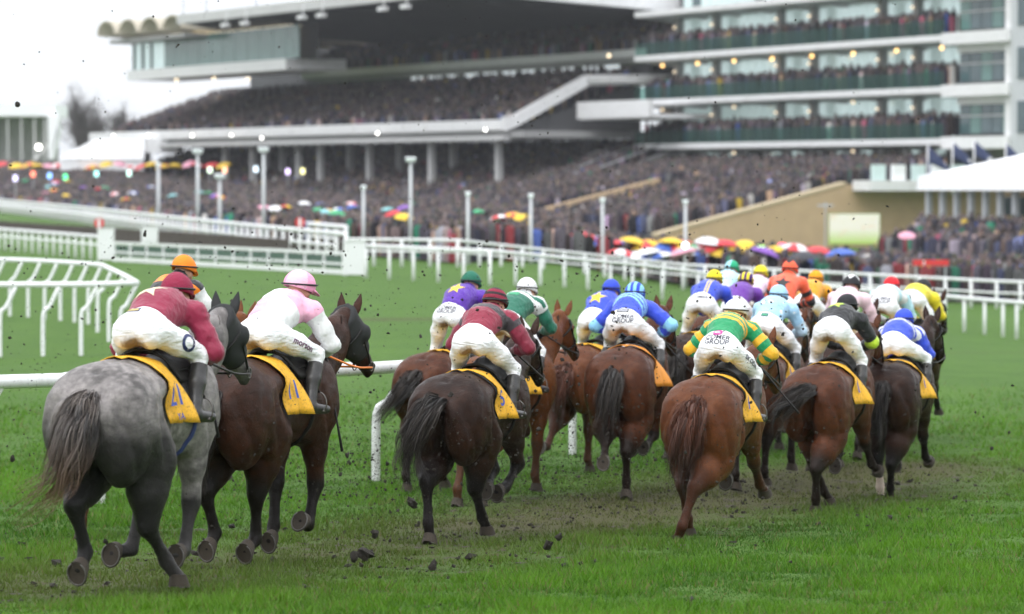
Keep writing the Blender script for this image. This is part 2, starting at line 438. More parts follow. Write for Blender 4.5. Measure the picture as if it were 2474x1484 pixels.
def make_horse(name, spec, loc, yaw, label, mats, res=0.024):
    """spec: legs (LH, RH, LF, RF pose names or angle tuples), tail path, neck, head"""
    root = empty(name, loc, -yaw); root.rotation_euler.y = R(spec.get('roll', 0))
    tag(root, label, 'horse', 'racehorses galloping away')
    pitch = R(spec.get('pitch', 0.0)); hipz = spec.get('hipz', 1.20)
    legs = []
    for side, key in ((-1, 0), (1, 1)):
        a = spec['legs'][key]; a = HIND[a] if isinstance(a, str) else a
        p = fk((-0.60, hipz), list(zip(LB_H, a))); sp = spec.get('splay', (0, 0, 0, 0))[key]
        xs = [0.145, 0.175, 0.125, 0.105, 0.105]
        J = [np.array([side * xs[i] + sp * (i / 4) ** 1.3, p[i][0], p[i][1]]) for i in range(5)]
        legs.append(('h', J, a))
    nz = 0.0
    for side, key in ((-1, 2), (1, 3)):
        a = spec['legs'][key]; a = FORE[a] if isinstance(a, str) else a
        p = fk((0.50, 1.02), list(zip(LB_F, a))); sp = spec.get('splay', (0, 0, 0, 0))[key]
        J = [np.array([side * x + sp * (i / 3) ** 1.3, p[i][0], p[i][1]]) for i, x in enumerate((0.155, 0.13, 0.115, 0.115))]
        legs.append(('f', J, a))
    cp, sp_ = math.cos(pitch), math.sin(pitch)
    def rot(p):      # the whole trunk tips about the hips
        p = np.array(p, float); y, z = p[1] + 0.2, p[2] - 1.2
        return np.array([p[0], -0.2 + y * cp - z * sp_, 1.2 + y * sp_ + z * cp])
    legs = [(k, [rot(q) for q in J], a) for k, J, a in legs]
    low = min(J[-1][2] for _, J, _ in legs) - 0.075
    drop = spec['lift'] if 'lift' in spec else -low + spec.get('air', 0.0)
    root.scale = (spec.get('sc', 1.0),) * 3
    neck = spec.get('neck', (0.0, 0.0)); nx, nzz = neck
    poll = rot((nx * 0.8, 1.27, 1.82 + nzz)); muz = rot((nx * 1.25, 1.70, 1.40 + nzz * 0.8))
    lo = np.array([-0.62, -1.45, 0.0]); hi = np.array([0.62, 1.95, 2.45])
    allp = np.array([q for _, J, _ in legs for q in J] + [poll, muz]); lo = np.minimum(lo, allp.min(0) - 0.15); hi = np.maximum(hi, allp.max(0) + 0.15)
    S = SDF(lo, hi, res)
    def E(c, r, k=0.08, rx=0.0, rz=0.0, ry=0.0): S.ell(rot(c), r, k, rx + pitch, rz, ry)
    E((0, 0.12, 1.21), (0.285, 0.74, 0.315), 0)
    E((0, 0.46, 1.24), (0.225, 0.42, 0.34), 0.10)
    E((0, -0.30, 1.36), (0.235, 0.42, 0.20), 0.12)
    E((0, -0.58, 1.37), (0.225, 0.34, 0.215), 0.10, R(12))
    E((0, 0.46, 1.52), (0.085, 0.30, 0.115), 0.12)
    E((0, -0.05, 1.50), (0.12, 0.5, 0.05), 0.12)
    for s in (-1, 1):
        E((s*0.150, -0.62, 1.30), (0.175, 0.32, 0.245), 0.06, R(18), s*R(4))
        E((s*0.165, -0.72, 1.10), (0.158, 0.24, 0.31), 0.05, R(8))
        E((s*0.105, -0.88, 1.14), (0.095, 0.115, 0.24), 0.06, R(14))
        E((s*0.245, -0.36, 1.42), (0.05, 0.11, 0.06), 0.06)
        S.cone(rot((s*0.115, -0.91, 1.27)), rot((s*0.150, -0.74, 0.86)), 0.082, 0.060, 0.030)
        S.cone(rot((s*0.205, -0.74, 1.32)), rot((s*0.225, -0.47, 0.94)), 0.098, 0.085, 0.030)
        S.cone(rot((s*0.215, -0.50, 1.36)), rot((s*0.235, -0.36, 1.02)), 0.085, 0.075, 0.035)
        S.cone(rot((s*0.13, -0.30, 1.44)), rot((s*0.15, -0.82, 1.36)), 0.105, 0.090, 0.040)
        E((s*0.175, 0.52, 1.22), (0.115, 0.24, 0.33), 0.08, R(-22))
        E((s*0.13, 0.66, 1.14), (0.11, 0.14, 0.17), 0.08)
        E((s*0.215, -0.30, 1.06), (0.07, 0.16, 0.17), 0.10, R(-20))
    nk = [(rot((0, 0.52, 1.33)), 0.245), (rot((nx*0.2, 0.78, 1.46+nzz*0.3)), 0.205), (rot((nx*0.5, 1.04, 1.64+nzz*0.65)), 0.162), (poll - np.array([0, 0.03, 0.02]), 0.118)]
    S.chain(nk, 0.10, 0.62)
    hd = muz - poll; hl = np.linalg.norm(hd); hu = hd / hl; hn = np.array([0, hu[2], -hu[1]]); hn = hn if hn[2] > 0 else -hn; hn /= np.linalg.norm(hn)
    H = lambda t, up=0.0, x=0.0: poll + hd * t + hn * up + np.array([x, 0, 0])
    S.chain([(H(0.0), 0.098), (H(0.25), 0.108), (H(0.5, -0.01), 0.082), (H(0.8, 0.0), 0.062), (H(0.97), 0.060)], 0.05, 0.82)
    S.chain([(H(0.12, -0.09), 0.075), (H(0.35, -0.10), 0.06), (H(0.7, -0.045), 0.04), (H(0.96, -0.04), 0.042)], 0.05, 0.8)
    for s in (-1, 1):
        S.ell(H(0.30, 0.045, s*0.078), (0.028, 0.045, 0.035), 0.035)
        S.ell(H(0.93, 0.02, s*0.045), (0.022, 0.035, 0.025), 0.02)
    dark_segs = []
    for kind, J, a in legs:
        s = 1 if J[0][0] > 0 else -1
        if kind == 'h':
            hip, sti, hock, fet, cor = J
            S.cone(hip, sti, 0.205, 0.182, 0.06, 0.84)
            mid = hock * 0.45 + sti * 0.55
            fw = np.array([0, -0.02, 0.0])
            S.chain([(sti, 0.185), (mid + fw, 0.152), (hock * 0.80 + sti * 0.20, 0.092), (hock, 0.080)], 0.045, 0.86)
            cx = (fet - hock) / np.linalg.norm(fet - hock); pb = np.array([0, -cx[2], cx[1]]); pb = pb if pb[1] < 0 else -pb
            ach = hock * 0.72 + sti * 0.28
            S.cone(hip * 0.25 + sti * 0.75 + np.array([0, -0.10, 0.0]), hock + pb * 0.055 - cx * 0.03, 0.09, 0.026, 0.04, 0.8)
            S.cone(hock + pb * 0.060 - cx * 0.045, hock + pb * 0.022 + cx * 0.09, 0.030, 0.026, 0.03)
        else:
            elb, hock, fet, cor = J
            S.cone(elb + np.array([0, 0.02, 0.10]), elb, 0.13, 0.115, 0.06, 0.75)
            S.chain([(elb, 0.130), (elb * 0.6 + hock * 0.4, 0.102), (elb * 0.15 + hock * 0.85, 0.064), (hock, 0.066)], 0.05, 0.85)
            cx = (fet - hock) / np.linalg.norm(fet - hock); pb = np.array([0, -cx[2], cx[1]]); pb = pb if pb[1] < 0 else -pb
            S.ell(hock, (0.056, 0.060, 0.070), 0.03)
        S.chain([(hock, 0.068), (hock * 0.75 + fet * 0.25, 0.049), (hock * 0.3 + fet * 0.7, 0.043), (fet, 0.055)], 0.025, 0.92)
        S.cone(hock * 0.7 + fet * 0.3 + pb * 0.028, fet + pb * 0.022, 0.016, 0.020, 0.012)
        S.cone(fet + pb * 0.012, cor, 0.050, 0.047, 0.025, 0.95); S.ell(cor, (0.055, 0.058, 0.032), 0.02)
        dark_segs.append((J, kind))
    V, Q = S.nets(2)
    V[:, 0] *= 1 + (0.02 + 0.085 * np.clip(-V[:, 1] * 2.2 - 0.2, 0, 1)) * np.clip((V[:, 2] - 0.75) * 2.5, 0, 1) * np.clip((1.0 - V[:, 1]) * 3, 0, 1)
    # muscle relief on the trunk
    N = vnormals(V, Q)
    body = np.clip((V[:, 2] - 0.75) * 3, 0, 1)
    V = V + N * ((wob(V, 0.0040, 10, 3) + wob(V, 0.0016, 38, 6)) * body)[:, None]
    # furrows between the muscles
    bv0 = BVHTree.FromPolygons([tuple(v) for v in V.tolist()], Q.tolist())
    for line, dep, wid in (([(.20, -.92, 1.34), (.235, -.84, 1.12), (.22, -.72, .92)], .017, .034), ([(.30, -.55, 1.34), (.31, -.50, 1.12), (.27, -.43, .96)], .014, .034), ([(.02, -.98, 1.24), (.02, -.90, 1.05), (.03, -.82, .9)], .030, .040), ([(.10, -.98, 1.28), (.14, -.93, 1.08), (.15, -.85, .95)], .012, .028),
                           ([(.28, -.24, 1.32), (.28, -.20, 1.18)], .022, .085), ([(.0, -.78, 1.60), (.0, -.35, 1.62)], .012, .03), ([(.27, .33, 1.45), (.27, .42, 1.2), (.25, .52, 1.0)], .014, .035), ([(.26, -.62, 1.46), (.29, -.74, 1.28)], .010, .035), ([(.30, -.30, .98), (.28, .0, .96), (.28, .25, 1.0)], .008, .04)):
        for sgn in (-1, 1):
            pl = spline([rot((sgn * x, y, z)) for x, y, z in line], 9)
            pl = [np.array(bv0.find_nearest(Vector(p))[0]) for p in pl]; d = np.full(len(V), 9.0)
            for a, b in zip(pl[:-1], pl[1:]):
                ab = b - a; t = np.clip(((V - a) @ ab) / (ab @ ab + 1e-9), 0, 1); d = np.minimum(d, np.linalg.norm(V - a - t[:, None] * ab, axis=1))
            V = V - N * (dep * np.exp(-(d / wid) ** 2))[:, None]
    pts = np.zeros(len(V)); sock = np.zeros(len(V))
    for li, (J, kind) in enumerate(dark_segs):
        seg = J; L = [0.0] + [0.33, 0.62, 0.90, 1.0] if kind == 'h' else [0.0] + [0.55, 0.88, 1.0]
        best = np.full(len(V), 9.0); tt = np.zeros(len(V))
        for i in range(len(seg) - 1):
            ab = seg[i+1] - seg[i]; t = np.clip(((V - seg[i]) @ ab) / (ab @ ab), 0, 1); d = np.linalg.norm(V - seg[i] - t[:, None] * ab, axis=1)
            m = d < best; best[m] = d[m]; tt[m] = (L[i] + (L[i+1] - L[i]) * t)[m]
        tt = np.where(best < 0.16, tt, 0); pts = np.maximum(pts, np.clip((tt - (0.38 if kind == 'h' else 0.30)) / 0.30, 0, 1))
        if li in spec.get('socks', {}): sock = np.maximum(sock, np.clip((tt - spec['socks'][li]) * 12 + 0.5, 0, 1) * (best < 0.12))
    mzd = np.linalg.norm(V - muz, axis=1); pts = np.maximum(pts, np.clip(1 - mzd / 0.28, 0, 1) * 0.8)
    if spec.get('blaze'):
        ht = ((V - poll) @ hu) / hl; fr = ((V - poll) @ hn); xx = np.abs(V[:, 0] - poll[0] - hd[0] * ht)
        sock = np.maximum(sock, ((ht > 0.1) & (ht < 1.05) & (fr > 0.02) & (xx < 0.06)).astype(float))
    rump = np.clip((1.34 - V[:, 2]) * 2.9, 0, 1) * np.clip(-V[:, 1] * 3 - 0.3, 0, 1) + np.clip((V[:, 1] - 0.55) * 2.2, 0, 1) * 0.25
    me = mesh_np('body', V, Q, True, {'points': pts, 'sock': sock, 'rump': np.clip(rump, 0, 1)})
    bm = obj('body', me, mats['coat'], root)
    root.location = (loc[0], loc[1], loc[2] + drop)
    bvh = BVHTree.FromPolygons([tuple(v) for v in V.tolist()], Q.tolist())
    # hooves
    hm, sm = hoof_mesh()
    for (kind, J, a) in legs:
        d = J[-1] - J[-2]; d /= np.linalg.norm(d)
        pa = R(a[-1]) + pitch
        tilt = pa - R(34) if abs(a[-1]) < 60 else pa - R(10)
        hz = J[-1] + d * 0.055
        o = obj('hoof', hm, M_HOOF if not spec.get('palehoof') else M_HOOFP, root)
        o.scale = (1.06, 1.06, 1.0); o.location = J[-1] + np.array([0, math.sin(tilt) * 0.055, -math.cos(tilt) * 0.055]); o.rotation_euler = (tilt, 0, 0)
        s2 = obj('horseshoe', sm, M_STEEL, o)
    # ears
    for s in (-1, 1):
        m = MB(); n = 8; b = H(0.02, 0.07, s*0.058); tip = H(-0.10, 0.23, s*0.085) + np.array([0, spec.get('ear', 0.0), 0])
        ax = (tip - b); prof = [(0, 0.030), (0.25, 0.040), (0.55, 0.036), (0.8, 0.020), (1.0, 0.004)]
        V2 = []
        for t, r in prof:
            for k in range(n):
                an = 2*math.pi*k/n; V2.append(b + ax * t + np.array([r * math.cos(an), 0.55 * r * math.sin(an), 0.35 * r * math.sin(an)]))
        m.add(V2, [(i*n+k, i*n+(k+1)%n, (i+1)*n+(k+1)%n, (i+1)*n+k) for i in range(4) for k in range(n)])
        m.build('ear', mats['ear'] if 'ear' in mats else mats['coat'], root, True)
    # eyes
    for s in (-1, 1):
        m = MB(); m.lathe([(0.0, -0.02), (0.014, -0.014), (0.02, 0), (0.014, 0.014), (0.0, 0.02)], 8, tuple(H(0.30, 0.05, s*0.090))); m.build('eye', M_BLACK, root, True)
    # tail
    dock = rot((0, -0.93, 1.36)); tl = spec.get('tail', [(0, -0.12, 0.0), (0.0, -0.20, -0.20), (0.0, -0.20, -0.55), (0.0, -0.16, -0.85)])
    gp = [dock + np.array([0, 0.14, 0.03]), dock] + [dock + np.array(q) for q in tl]
    guide = spline(gp, 26); tr = spec.get('tailr', 1.0)
    rad = np.array([0.035, 0.06, 0.085, 0.11, 0.125, 0.13, 0.13, 0.125, 0.12, 0.12]) * tr
    ns = int(spec.get('hairs', 420)); Vt, Ft, St = strands(guide, rad, int(ns * 2.6), 11 + len(label), width=0.0040, seg=12, curl=0.040)
    C = MB(); C.tube(guide[:23:2], [np.interp(i / 11, np.linspace(0, 1, 10), rad) * max(0.04, 0.52 - 0.065 * i) for i in range(12)], 10)
    Vc = np.concatenate(C.V); nV = len(Vt)
    Vall = np.vstack([Vt, Vc]); Fs = [Ft, np.concatenate(C.F4) + nV, np.concatenate(C.F3) + nV]
    sh = np.concatenate([St, np.full(len(Vc), 0.2)])
    tipf = np.clip((np.linalg.norm(Vall - dock, axis=1) - 0.30) * 3.0, 0, 1)
    obj('tail', mesh_np('tail', Vall, Fs, True, {'shade': sh, 'tip': tipf}), mats['tail'], root)
    # mane: a short plaited-down line along the crest
    crest = spline([nk[0][0] + np.array([0, 0.05, 0.20]), nk[1][0] + np.array([0, -0.07, 0.165]), nk[2][0] + np.array([0, -0.085, 0.115]), poll + np.array([0, -0.03, 0.10])], 14)
    Vm = []; Fm = []; Sm = []; g = np.random.default_rng(5)
    for i in range(170):
        f = g.uniform(0, 12.9); a = int(f); p = crest[a] + (crest[a+1] - crest[a]) * (f - a); ln = g.uniform(0.06, 0.13); dr = np.array([g.normal() * 0.35 + 0.25, -0.75, 0.1 - 0.4 * g.uniform()])
        dr /= np.linalg.norm(dr); q = len(Vm); w = 0.006; s0 = g.uniform()
        for t in (0, 0.5, 1.0):
            c = p + dr * ln * t + np.array([0, 0, -0.05 * t * t]); Vm += [c - (w*(1.1-t), 0, w), c + (w*(1.1-t), 0, w)]; Sm += [s0, s0]
        Fm += [(q, q+1, q+3, q+2), (q+2, q+3, q+5, q+4)]
    obj('mane', mesh_np('mane', np.array(Vm), np.array(Fm), True, {'shade': Sm, 'tip': np.zeros(len(Vm))}), mats['tail'] if not spec.get('mane') else spec['mane'], root)
    info = dict(root=root, bvh=bvh, H=H, hd=hd, hn=hn, poll=poll, muz=muz, rot=rot, drop=drop, spec=spec)
    return info

def drape(bvh, pts_dirs, off):
    """first body surface met along each ray, lifted off by off"""
    out = []
    for p, d in pts_dirs:
        h, n, i, dist = bvh.ray_cast(Vector(p), Vector(d))
        out.append(None if h is None else np.array(h) + np.array(n) * off)
    return out
def cloth_point(bvh, y, ang, off, flare=0.0, zc=1.22):
    d = np.array([math.sin(ang), 0, math.cos(ang)]); o = np.array([0, y, zc]) + d * 1.0
    h, n, i, dist = bvh.ray_cast(Vector(o), Vector(-d))
    if h is None: return np.array([0, y, zc]) + d * 0.3
    return np.array(h) + d * off
def tack(info, number=None, cloth=None, pad=None, letters=None, hood=False, rein=None, noseband=None, girth=None, flap=0.0):
    flap += 0.09
    root, bvh, H, hd, hn, poll = info['root'], info['bvh'], info['H'], info['hd'], info['hn'], info['poll']
    rot = info['rot']; sp = math.sin(R(info['spec'].get('pitch', 0)))
    cz = lambda y: 1.22 + (y + 0.2) * sp
    def flare(y, an):
        dn = min(abs(an) / R(95), 1.1); return flap * dn * dn * min(max((y + 0.34) / 0.32, 0), 1.1) * 1.2
    def sheet(nm, y0, y1, a1, off, mat, parent, skew=0.0, ruffle=0.0, thick=0.006):
        ny, na = 12, 26; V = []
        for th in (0, thick):
            for j in range(na + 1):
                an = -a1 + 2 * a1 * j / na; dn = abs(an) / a1
                for i in range(ny + 1):
                    u = i / ny; y = y0 + (y1 - y0) * u + skew * dn * (1 - u * 0.4)
                    rf = ruffle * dn * dn * (math.sin(u * 9 + 3 * an) + 0.6 * math.sin(u * 17 + 1.0)) + flare(y, an) * (1.0 if nm == 'saddle_cloth' else 0.0)
                    V.append(cloth_point(bvh, y, an, off + th + max(rf, -off + 0.004), zc=cz(y)))
        n = (ny + 1) * (na + 1); F = []
        for j in range(na):
            for i in range(ny):
                a = j * (ny + 1) + i; b = a + 1; c = a + ny + 2; d = a + ny + 1
                F += [(n + a, n + b, n + c, n + d), (d, c, b, a)]
        per = [i for i in range(ny + 1)] + [j * (ny + 1) + ny for j in range(1, na + 1)] + [na * (ny + 1) + i for i in range(ny - 1, -1, -1)] + [j * (ny + 1) for j in range(na - 1, 0, -1)]
        for k in range(len(per)):
            a, b = per[k], per[(k + 1) % len(per)]; F.append((a, b, n + b, n + a))
        return obj(nm, mesh_np(nm, np.array(V), np.array(F), True), mat, parent)
    if pad is not None: sheet('saddle_pad', -0.365, 0.2, R(86), 0.008, pad, root)
    sc = sheet('saddle_cloth', -0.36, -0.05, R(96), 0.018, cloth or M_YELLOW, root, skew=0.06, ruffle=0.012)
    # saddle: low seat and flaps
    V = []; ny, na = 12, 18
    for j in range(na + 1):
        an = R(-50) + R(100) * j / na
        for i in range(ny + 1):
            u = i / ny; y = -0.07 + 0.32 * u + 0.14 * abs(an); k = math.exp(-(an / 0.42) ** 2)
            ht = 0.030 + k * (0.020 * (1 - u) ** 3 * 1.6 + 0.05 * max(0, u - 0.7) * 3)
            V.append(cloth_point(bvh, y, an, ht, zc=cz(y)))
    F = [(j*(ny+1)+i, j*(ny+1)+i+1, (j+1)*(ny+1)+i+1, (j+1)*(ny+1)+i) for j in range(na) for i in range(ny)]
    me = mesh_np('saddle', np.array(V), np.array(F), True); o = obj('saddle', me, M_LEATHER, root)
    sm = o.modifiers.new('thickness', 'SOLIDIFY'); sm.thickness = 0.02; sm.offset = -1
    # girth straps
    m = MB(); ring = []
    for an in np.linspace(R(100), R(260), 16):
        d = np.array([math.sin(an), 0, math.cos(an)]); h_, n_, i_, q_ = bvh.ray_cast(Vector((0, 0.20, cz(0.20))), Vector(d)); ring.append(np.array(h_) + d * 0.006 if h_ is not None else np.array([0, 0.20, cz(0.20)]) + d * 0.31)
    m.tube(ring, 0.018, 6); m.build('girth', girth or M_LEATHER, root, True)
    if number:
        for side, ang0 in ((1, 66),):
            put_text(number, 0.175, lambda u, v: cloth_point(bvh, -0.215 + u, R(ang0 + 1) - v / 0.33, 0.056 + flare(-0.215 + u, R(ang0 + 1) - v / 0.33), zc=cz(-0.1)), M_NUM, sc, 'number')
            if letters: put_text(letters, 0.055, lambda u, v: cloth_point(bvh, -0.205 + u, R(ang0 + 23) - v / 0.33, 0.056 + flare(-0.205 + u, R(ang0 + 23) - v / 0.33), zc=cz(-0.1)), M_NUM, sc, 'lettering')
    # bridle
    hl = np.linalg.norm(hd); hu = hd / hl
    def ring(t, ru, rd, rx, r, mat, nm, ph=0.0, parent=root):
        m = MB(); pts = []
        for k in range(17):
            a = 2 * math.pi * k / 16; up = math.cos(a); pts.append(H(t + ph * up, (ru if up > 0 else rd) * up - 0.02, rx * math.sin(a)))
        m.tube(pts, r, 5, cap=False); return m.build(nm, mat, parent, True)
    br = ring(0.16, 0.115, 0.19, 0.112, 0.012, M_LEATHER, 'bridle')
    ring(0.60, 0.085, 0.105, 0.078, 0.011 if noseband is None else 0.034, noseband or M_LEATHER, 'noseband', parent=br)
    for s in (-1, 1):
        m = MB(); m.tube([H(0.05, 0.02, s*0.10), H(0.35, -0.03, s*0.105), H(0.60, -0.03, s*0.085), H(0.80, -0.05, s*0.07)], 0.010, 5); m.build('cheek_strap', M_LEATHER, br, True)
        m = MB(); c = H(0.82, -0.05, s*0.074); m.tube([c + 0.036 * np.array([0, math.cos(a), math.sin(a)]) for a in np.linspace(0, 2*math.pi, 13)], 0.005, 5, False); m.build('bit_ring', M_STEEL, br, True)
    if hood:
        Sh = SDF(np.minimum(poll, info['muz']) - 0.35, np.maximum(poll, info['muz']) + 0.35, 0.02)
        q = 0.016
        Sh.chain([(H(-0.12, 0.0), 0.112 + q), (H(0.0), 0.100 + q), (H(0.25), 0.110 + q), (H(0.5, -0.01), 0.084 + q), (H(0.66, 0.0), 0.072 + q)], 0.05, 0.84)
        Sh.chain([(H(0.02, -0.09), 0.085 + q), (H(0.12, -0.09), 0.077 + q), (H(0.35, -0.10), 0.062 + q), (H(0.62, -0.05), 0.045 + q)], 0.05, 0.82)
        for s in (-1, 1): Sh.ell(H(0.30, 0.03, s*0.11), (0.035, 0.07, 0.07), 0.02)
        Sh.cut(hu, hu @ H(0.62)); Sh.cut(-hu, -hu @ H(-0.10))
        Vh, Qh = Sh.nets(1); obj('hood', mesh_np('hood', Vh, Qh, True), M_CLOTHBLK, root)
    return H(0.84, -0.05, 0.075), H(0.84, -0.05, -0.075), br

# ------------------------------------------------------------------ flat print: letters and emblems laid onto a curved surface
TEXTS = {}
def text_polys(s, size, bold=True):
    if s in TEXTS: V, F = TEXTS[s]; return V * size, F
    cu = bpy.data.curves.new('t', 'FONT'); cu.body = s; cu.size = size; cu.align_x = 'CENTER'; cu.align_y = 'CENTER'; cu.resolution_u = 3
    if bold: cu.offset = size * 0.018
    o = bpy.data.objects.new('t', cu); col.objects.link(o)
    dg = bpy.context.evaluated_depsgraph_get(); me = bpy.data.meshes.new_from_object(o.evaluated_get(dg))
    V = np.array([v.co[:2] for v in me.vertices]); F = [tuple(p.vertices) for p in me.polygons]
    bpy.data.objects.remove(o); bpy.data.curves.remove(cu); bpy.data.meshes.remove(me); TEXTS[s] = (V / size, F)
    return V, F
def subdiv2(V, F, mx):
    """split triangles until edges are short so flat print can follow a curved surface"""
    V = [tuple(v) for v in V]; T = []
    for f in F:
        for i in range(1, len(f) - 1): T.append((f[0], f[i], f[i+1]))
    for _ in range(5):
        out = []; cache = {}; done = True
        def mid(a, b):
            k = (min(a, b), max(a, b))
            if k not in cache: cache[k] = len(V); V.append(((V[a][0]+V[b][0])/2, (V[a][1]+V[b][1])/2))
            return cache[k]
        for t in T:
            e = [math.dist(V[t[i]], V[t[(i+1) % 3]]) for i in range(3)]; i = int(np.argmax(e))
            if e[i] > mx: m = mid(t[i], t[(i+1) % 3]); out += [(t[i], m, t[(i+2) % 3]), (m, t[(i+1) % 3], t[(i+2) % 3])]; done = False
            else: out.append(t)
        T = out
        if done: break
    return V, T
def put_shape(V, F, fn, mat, parent, name, mx=0.03):
    V, T = subdiv2(V, F, mx); W = [fn(u, v) for u, v in V]
    good = [t for t in T if all(W[i] is not None for i in t)]
    if not good: return None
    W = np.array([w if w is not None else (0, 0, 0) for w in W])
    return obj(name, mesh_np(name, W, np.array(good), False), mat, parent)
def put_text(s, size, fn, mat, parent, name):
    V, F = text_polys(s, size); return put_shape(V, F, fn, mat, parent, name, size * 0.25)
def star_shape(r, k=0.42, n=5, ph=90):
    V = [(0, 0)] + [((r if i % 2 == 0 else r * k) * math.cos(R(ph + 180 / n * i)), (r if i % 2 == 0 else r * k) * math.sin(R(ph + 180 / n * i))) for i in range(2 * n)]
    return V, [(0, 1 + i, 1 + (i + 1) % (2 * n)) for i in range(2 * n)]

M_HOOF = plain('hoof_horn', (0.045, 0.034, 0.024), 0.8, 0.5, 20, 0.5)
M_HOOFP = plain('hoof_pale', (0.28, 0.22, 0.17), 0.7, 0.3, 20, 0.3)
M_STEEL = plain('shoe_steel', (0.13, 0.12, 0.11), 0.45, 0.6, 25, 0, 0.4, dirt=(0.04, 0.03, 0.02, 0.95))
M_BLACK = plain('black_gloss', (0.012, 0.012, 0.012), 0.25)
M_LEATHER = plain('black_leather', (0.012, 0.011, 0.010), 0.5, 0.3, 20, 0.2, spec=0.25)
M_CLOTHBLK = plain('black_cloth', (0.012, 0.013, 0.014), 0.75, 0.3, 30, 0.2)
M_YELLOW = plain('yellow_cloth', (0.80, 0.42, 0.02), 0.65, 0.2, 6, 0.5, dirt=(0.10, 0.06, 0.02, 0.8))
M_NUM = plain('blue_print', (0.03, 0.07, 0.34), 0.6)

for _t in ('21', 'YA', '11', '5', '1', 'O', 'morson', 'COMER', 'GROUP', 'MSL', 'SKODA'): text_polys(_t, 1.0)
# ------------------------------------------------------------------ riders
def ik(a, b, l1, l2, pole):
    a, b, pole = (np.asarray(q, float) for q in (a, b, pole)); d = b - a; L = np.linalg.norm(d); u = d / L
    if L > (l1 + l2) * 0.995: b = a + u * (l1 + l2) * 0.995; L = (l1 + l2) * 0.995
    x = (l1 * l1 - l2 * l2 + L * L) / (2 * L); h = math.sqrt(max(l1 * l1 - x * x, 0))
    p = pole - u * (pole @ u); p /= np.linalg.norm(p) + 1e-9
    return a + u * x + p * h, b
W_, K_ = (0.80, 0.80, 0.80), (0.014, 0.014, 0.016)
def silk(name, torso, sleeve, mode='plain', k=0.0, dirt=0.35, rough=0.42):
    """jacket cloth. torso: colour or constant ramp stops over the back (0 waist - 1 collar); sleeve the same over the arm"""
    t = NT(name); v = t.coord('Object')
    s = t.attr('s').outputs['Fac']; lat = t.attr('lat').outputs['Fac']; arm = t.attr('arm').outputs['Fac']; at = t.attr('at').outputs['Fac']
    def col_of(spec, f):
        if isinstance(spec, tuple): return spec
        return t.ramp(f, spec, 'CONSTANT')
    if mode == 'chevron': f = t.math('ADD', s, t.math('MULTIPLY', t.math('ABSOLUTE', lat), k)); ct = col_of(torso, f)
    elif mode == 'quarters':
        a = t.math('GREATER_THAN', s, 0.46); b = t.math('GREATER_THAN', lat, 0.0); x = t.math('ABSOLUTE', t.math('SUBTRACT', a, b)); ct = t.mix(x, torso[0], torso[1])
    elif mode == 'spots':
        vo = t.new('ShaderNodeTexVoronoi', feature='F1'); t.link(v, vo.inputs['Vector']); vo.inputs['Scale'].default_value = 8.5; vo.inputs['Randomness'].default_value = 0.25
        ct = t.mix(t.math('LESS_THAN', vo.outputs['Distance'], 0.25), torso[0], torso[1])
    elif mode == 'side': ct = col_of(torso, t.math('ADD', t.math('MULTIPLY', lat, 0.5), 0.5))
    else: ct = col_of(torso, s)
    c = t.mix(t.math('GREATER_THAN', arm, 0.5), ct, col_of(sleeve, at))
    n = t.noise(v, 5, 3); c = t.mix(t.math('MULTIPLY', t.ramp(n, [(0.4, 0), (0.75, 1)]), 0.16), c, (0.02, 0.02, 0.02))
    sp = t.noise(v, 75, 3, 0.6)
    c = t.mix(t.math('MULTIPLY', t.ramp(sp, [(0.66, 0), (0.70, 1)]), dirt), c, (0.05, 0.035, 0.02))
    t.set(c, rough, Specular_IOR_Level=0.35, Sheen_Weight=0.15)
    wv = t.noise(t.mapping(v, (1.0, 2.2, 1.0)), 14, 3, 0.5)
    t.bump(t.math('ADD', t.math('MULTIPLY', t.noise(v, 300, 1), 0.12), wv), 0.7, 0.022)
    return t.m
def breech_mat():
    t = NT('white_breeches'); v = t.coord('Object'); md = t.attr('mud').outputs['Fac']
    n = t.noise(v, 3, 4); c = t.mix(n, (0.80, 0.80, 0.82), (0.90, 0.90, 0.92))
    f = t.noise(t.mapping(v, (1, 1, 0.55)), 34, 5, 0.75)
    k = t.math('ADD', t.math('MULTIPLY', md, 1.25), t.math('MULTIPLY', t.math('SUBTRACT', f, 0.5), 1.1))
    c = t.mix(t.ramp(k, [(0.42, 0), (0.66, 0.45), (1.05, 0.95)]), c, (0.17, 0.115, 0.055))
    sp = t.noise(v, 95, 3, 0.6); c = t.mix(t.ramp(sp, [(0.68, 0), (0.72, 0.8)]), c, (0.06, 0.04, 0.025))
    t.set(c, 0.6, Specular_IOR_Level=0.3, Sheen_Weight=0.1)
    w = t.new('ShaderNodeTexWave'); t.link(t.mapping(v, (2.0, 6.0, 16.0)), w.inputs['Vector']); w.inputs['Scale'].default_value = 1.0; w.inputs['Distortion'].default_value = 9.0; w.inputs['Detail'].default_value = 2.0
    t.bump(t.math('ADD', t.math('MULTIPLY', w.outputs['Fac'], 0.5), t.noise(v, 22, 3)), 0.55, 0.018)
    return t.m
M_BREECH = breech_mat()
M_BOOT = plain('riding_boot', (0.020, 0.019, 0.019), 0.32, 0.35, 14, 0.15, dirt=(0.10, 0.085, 0.07, 0.5))
M_SOLE = plain('boot_sole', (0.30, 0.29, 0.27), 0.6)
M_SKIN = plain('skin', (0.46, 0.25, 0.17), 0.5)
M_GLOVE = plain('dark_glove', (0.02, 0.02, 0.022), 0.6)
